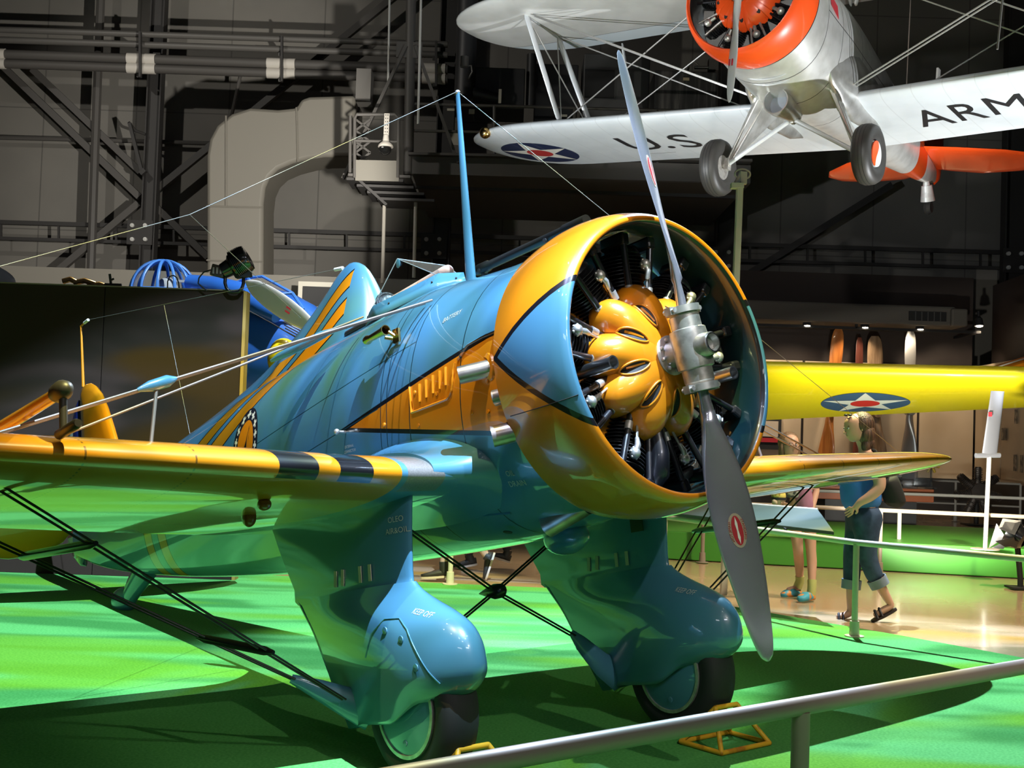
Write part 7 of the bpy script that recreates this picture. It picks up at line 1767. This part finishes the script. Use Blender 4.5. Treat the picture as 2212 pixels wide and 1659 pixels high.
# ---- two visitors mostly hidden behind the fighter
M_blk = mat('black_clothes', (.02, .02, .022), rough=.85); M_shoe = mat('black_shoe', (.015, .013, .013), rough=.6); M_sole = mat('pale_sole', (.50, .42, .36), rough=.6)
def walker(Y, label, feet, xh, bare, sole):
    """feet: two tuples (heel uv, toe uv, ankle uv)"""
    e = empty('person', label, 'person', loc=tuple(Vector((at(xh, 1200, Y).x, Y, 0))))
    X = at(xh, 1200, Y).x; P = lambda dx, z, dy=0: Vector((X + dx, Y + dy, z))
    nd = {'pel': (P(0, .92), .13, .11), 'spi': (P(0, 1.1), .12, .10), 'che': (P(-.02, 1.34), .14, .11), 'nec': (P(-.02, 1.47), .055), 'hd': (P(-.04, 1.53), .06)}
    ed = [('pel', 'spi'), ('spi', 'che'), ('che', 'nec'), ('nec', 'hd')]
    for i, s in enumerate((-1, 1)):
        nd[f'sh{i}'] = (P(0, 1.38, s * .17), .055); nd[f'el{i}'] = (P(s * .10, 1.12, s * .22), .042); nd[f'wr{i}'] = (P(s * .02 - .12, .92, s * .22), .028)
        ed += [('che', f'sh{i}'), (f'sh{i}', f'el{i}'), (f'el{i}', f'wr{i}')]
        hn, he = hand_nodes(f'h{i}', nd[f'wr{i}'][0], Vector((-.3, 0, -.9)), Vector((0, -s, 0)), Vector((1, 0, 0)), 1., .5); nd.update(hn); ed += he + [(f'wr{i}', f'h{i}pc')]
        (hu, hv), (tu, tv), (au, av) = feet[i]
        yy = s * .10
        hp, tp, ap = at(hu, hv, Y + yy), at(tu, tv, Y + yy), at(au, av, Y + yy)
        nd[f'hi{i}'] = (P(0, .84, s * .09), .09); kn = Vector(((ap.x + X) / 2 - .05, Y + yy, .50)); nd[f'kn{i}'] = (kn, .058); nd[f'an{i}'] = (ap, .04); nd[f'he{i}'] = (hp + Vector((0, 0, .03)), .038); nd[f'to{i}'] = (tp + Vector((0, 0, .02)), .03)
        ca = kn.lerp(ap, .35); nd[f'ca{i}'] = (ca, .055)
        ed += [('pel', f'hi{i}'), (f'hi{i}', f'kn{i}'), (f'kn{i}', f'ca{i}'), (f'ca{i}', f'an{i}'), (f'an{i}', f'he{i}'), (f'he{i}', f'to{i}')]
    me = skin_mesh(nd, ed, 'pel'); c = P(-.05, 1.63); F_ = Vector((-1, 0, 0)); S_ = Vector((0, -1, 0)); join(me, head_mb(c, .23, F_, S_)); b = link_mesh('body', me, M_skinp, e); face_bits(c, .23, F_, S_, e, b)
    mb = MB(); mb.ball(c + Vector((.025, 0, .035)), .105, 16, 12, sx=1.05, sy=.9, sz=1.0); loc(mb.obj('hair', M_hair, smooth=60), e)
    grown('shirt', {'a': (P(0, .95), .15, .13), 'b': (P(0, 1.15), .15, .13), 'c': (P(-.02, 1.36), .155, .13), 'l': (P(0, 1.36, -.17), .07), 'l2': (P(-.06, 1.22, -.20), .06), 'r': (P(0, 1.36, .17), .07), 'r2': (P(.06, 1.22, .20), .06)}, [('a', 'b'), ('b', 'c'), ('c', 'l'), ('l', 'l2'), ('c', 'r'), ('r', 'r2')], 'b', M_blk, e)
    grown('shorts', {'a': (P(0, .96), .14, .13), 'b': (P(0, .86), .14, .14), 'l': (nd['hi0'][0], .11), 'l2': (nd['hi0'][0].lerp(nd['kn0'][0], .75), .085), 'r': (nd['hi1'][0], .11), 'r2': (nd['hi1'][0].lerp(nd['kn1'][0], .75), .085)}, [('a', 'b'), ('b', 'l'), ('l', 'l2'), ('b', 'r'), ('r', 'r2')], 'b', M_denim, e)
    for i in (0, 1):
        hp, tp, ap = nd[f'he{i}'][0], nd[f'to{i}'][0], nd[f'an{i}'][0]; d = tp - hp; ax = d.normalized(); upn = Vector((0, 1, 0)).cross(ax); upn = upn if upn.z > 0 else -upn
        hp = hp - ax * .05; L_ = d.length + .10
        mb = MB(); rs = []
        for k in range(11):
            t = k / 10; w_ = .044 * math.sqrt(max(.03, 1 - (2 * t - 1) ** 4)); hg = .075 - .04 * max(0, t - .35) / .65
            rs.append([hp + ax * (L_ * t) + Vector((0, 1, 0)) * (w_ * math.cos(g)) + upn * (-.022 + hg / 2 + hg / 2 * math.sin(g)) for g in [2 * math.pi * q / 14 for q in range(14)]])
        mb.rings(rs); mb.tube([hp + ax * .06 + upn * .02, ap + upn * .01], [.048, .044], 12); sh_ = loc(mb.obj('shoe', M_shoe, smooth=60), e)
        if sole:
            mb = MB(); rs = [[hp + ax * (L_ * (.5 + .52 * math.cos(t))) + Vector((0, 1, 0)) * (.049 * math.sin(t)) + upn * z for t in [2 * math.pi * q / 24 for q in range(24)]] for z in (-.032, -.012)]
            mb.rings(rs); mb.obj('sole', M_sole, parent=sh_, smooth=40).matrix_local = Matrix()
        if not bare:
            mb = MB(); kn = nd[f'ca{i}'][0]; mb.tube([ap, ap.lerp(kn, .45)], [.046, .050], 12); loc(mb.obj('sock', M_blk, smooth=60), e)
    return e
walker(12.45, 'walking visitor in black shoes seen under the belly, nearer the railing post', (((962, 1247), (920, 1247), (958, 1215)), ((1060, 1210), (1048, 1245), (1050, 1200))), 1000, True, True)
walker(13.6, 'walking visitor in black socks and white-soled shoes seen under the belly, further back', (((1020, 1222), (985, 1226), (1012, 1200)), ((1093, 1213), (1066, 1202), (1098, 1190))), 1050, False, True)
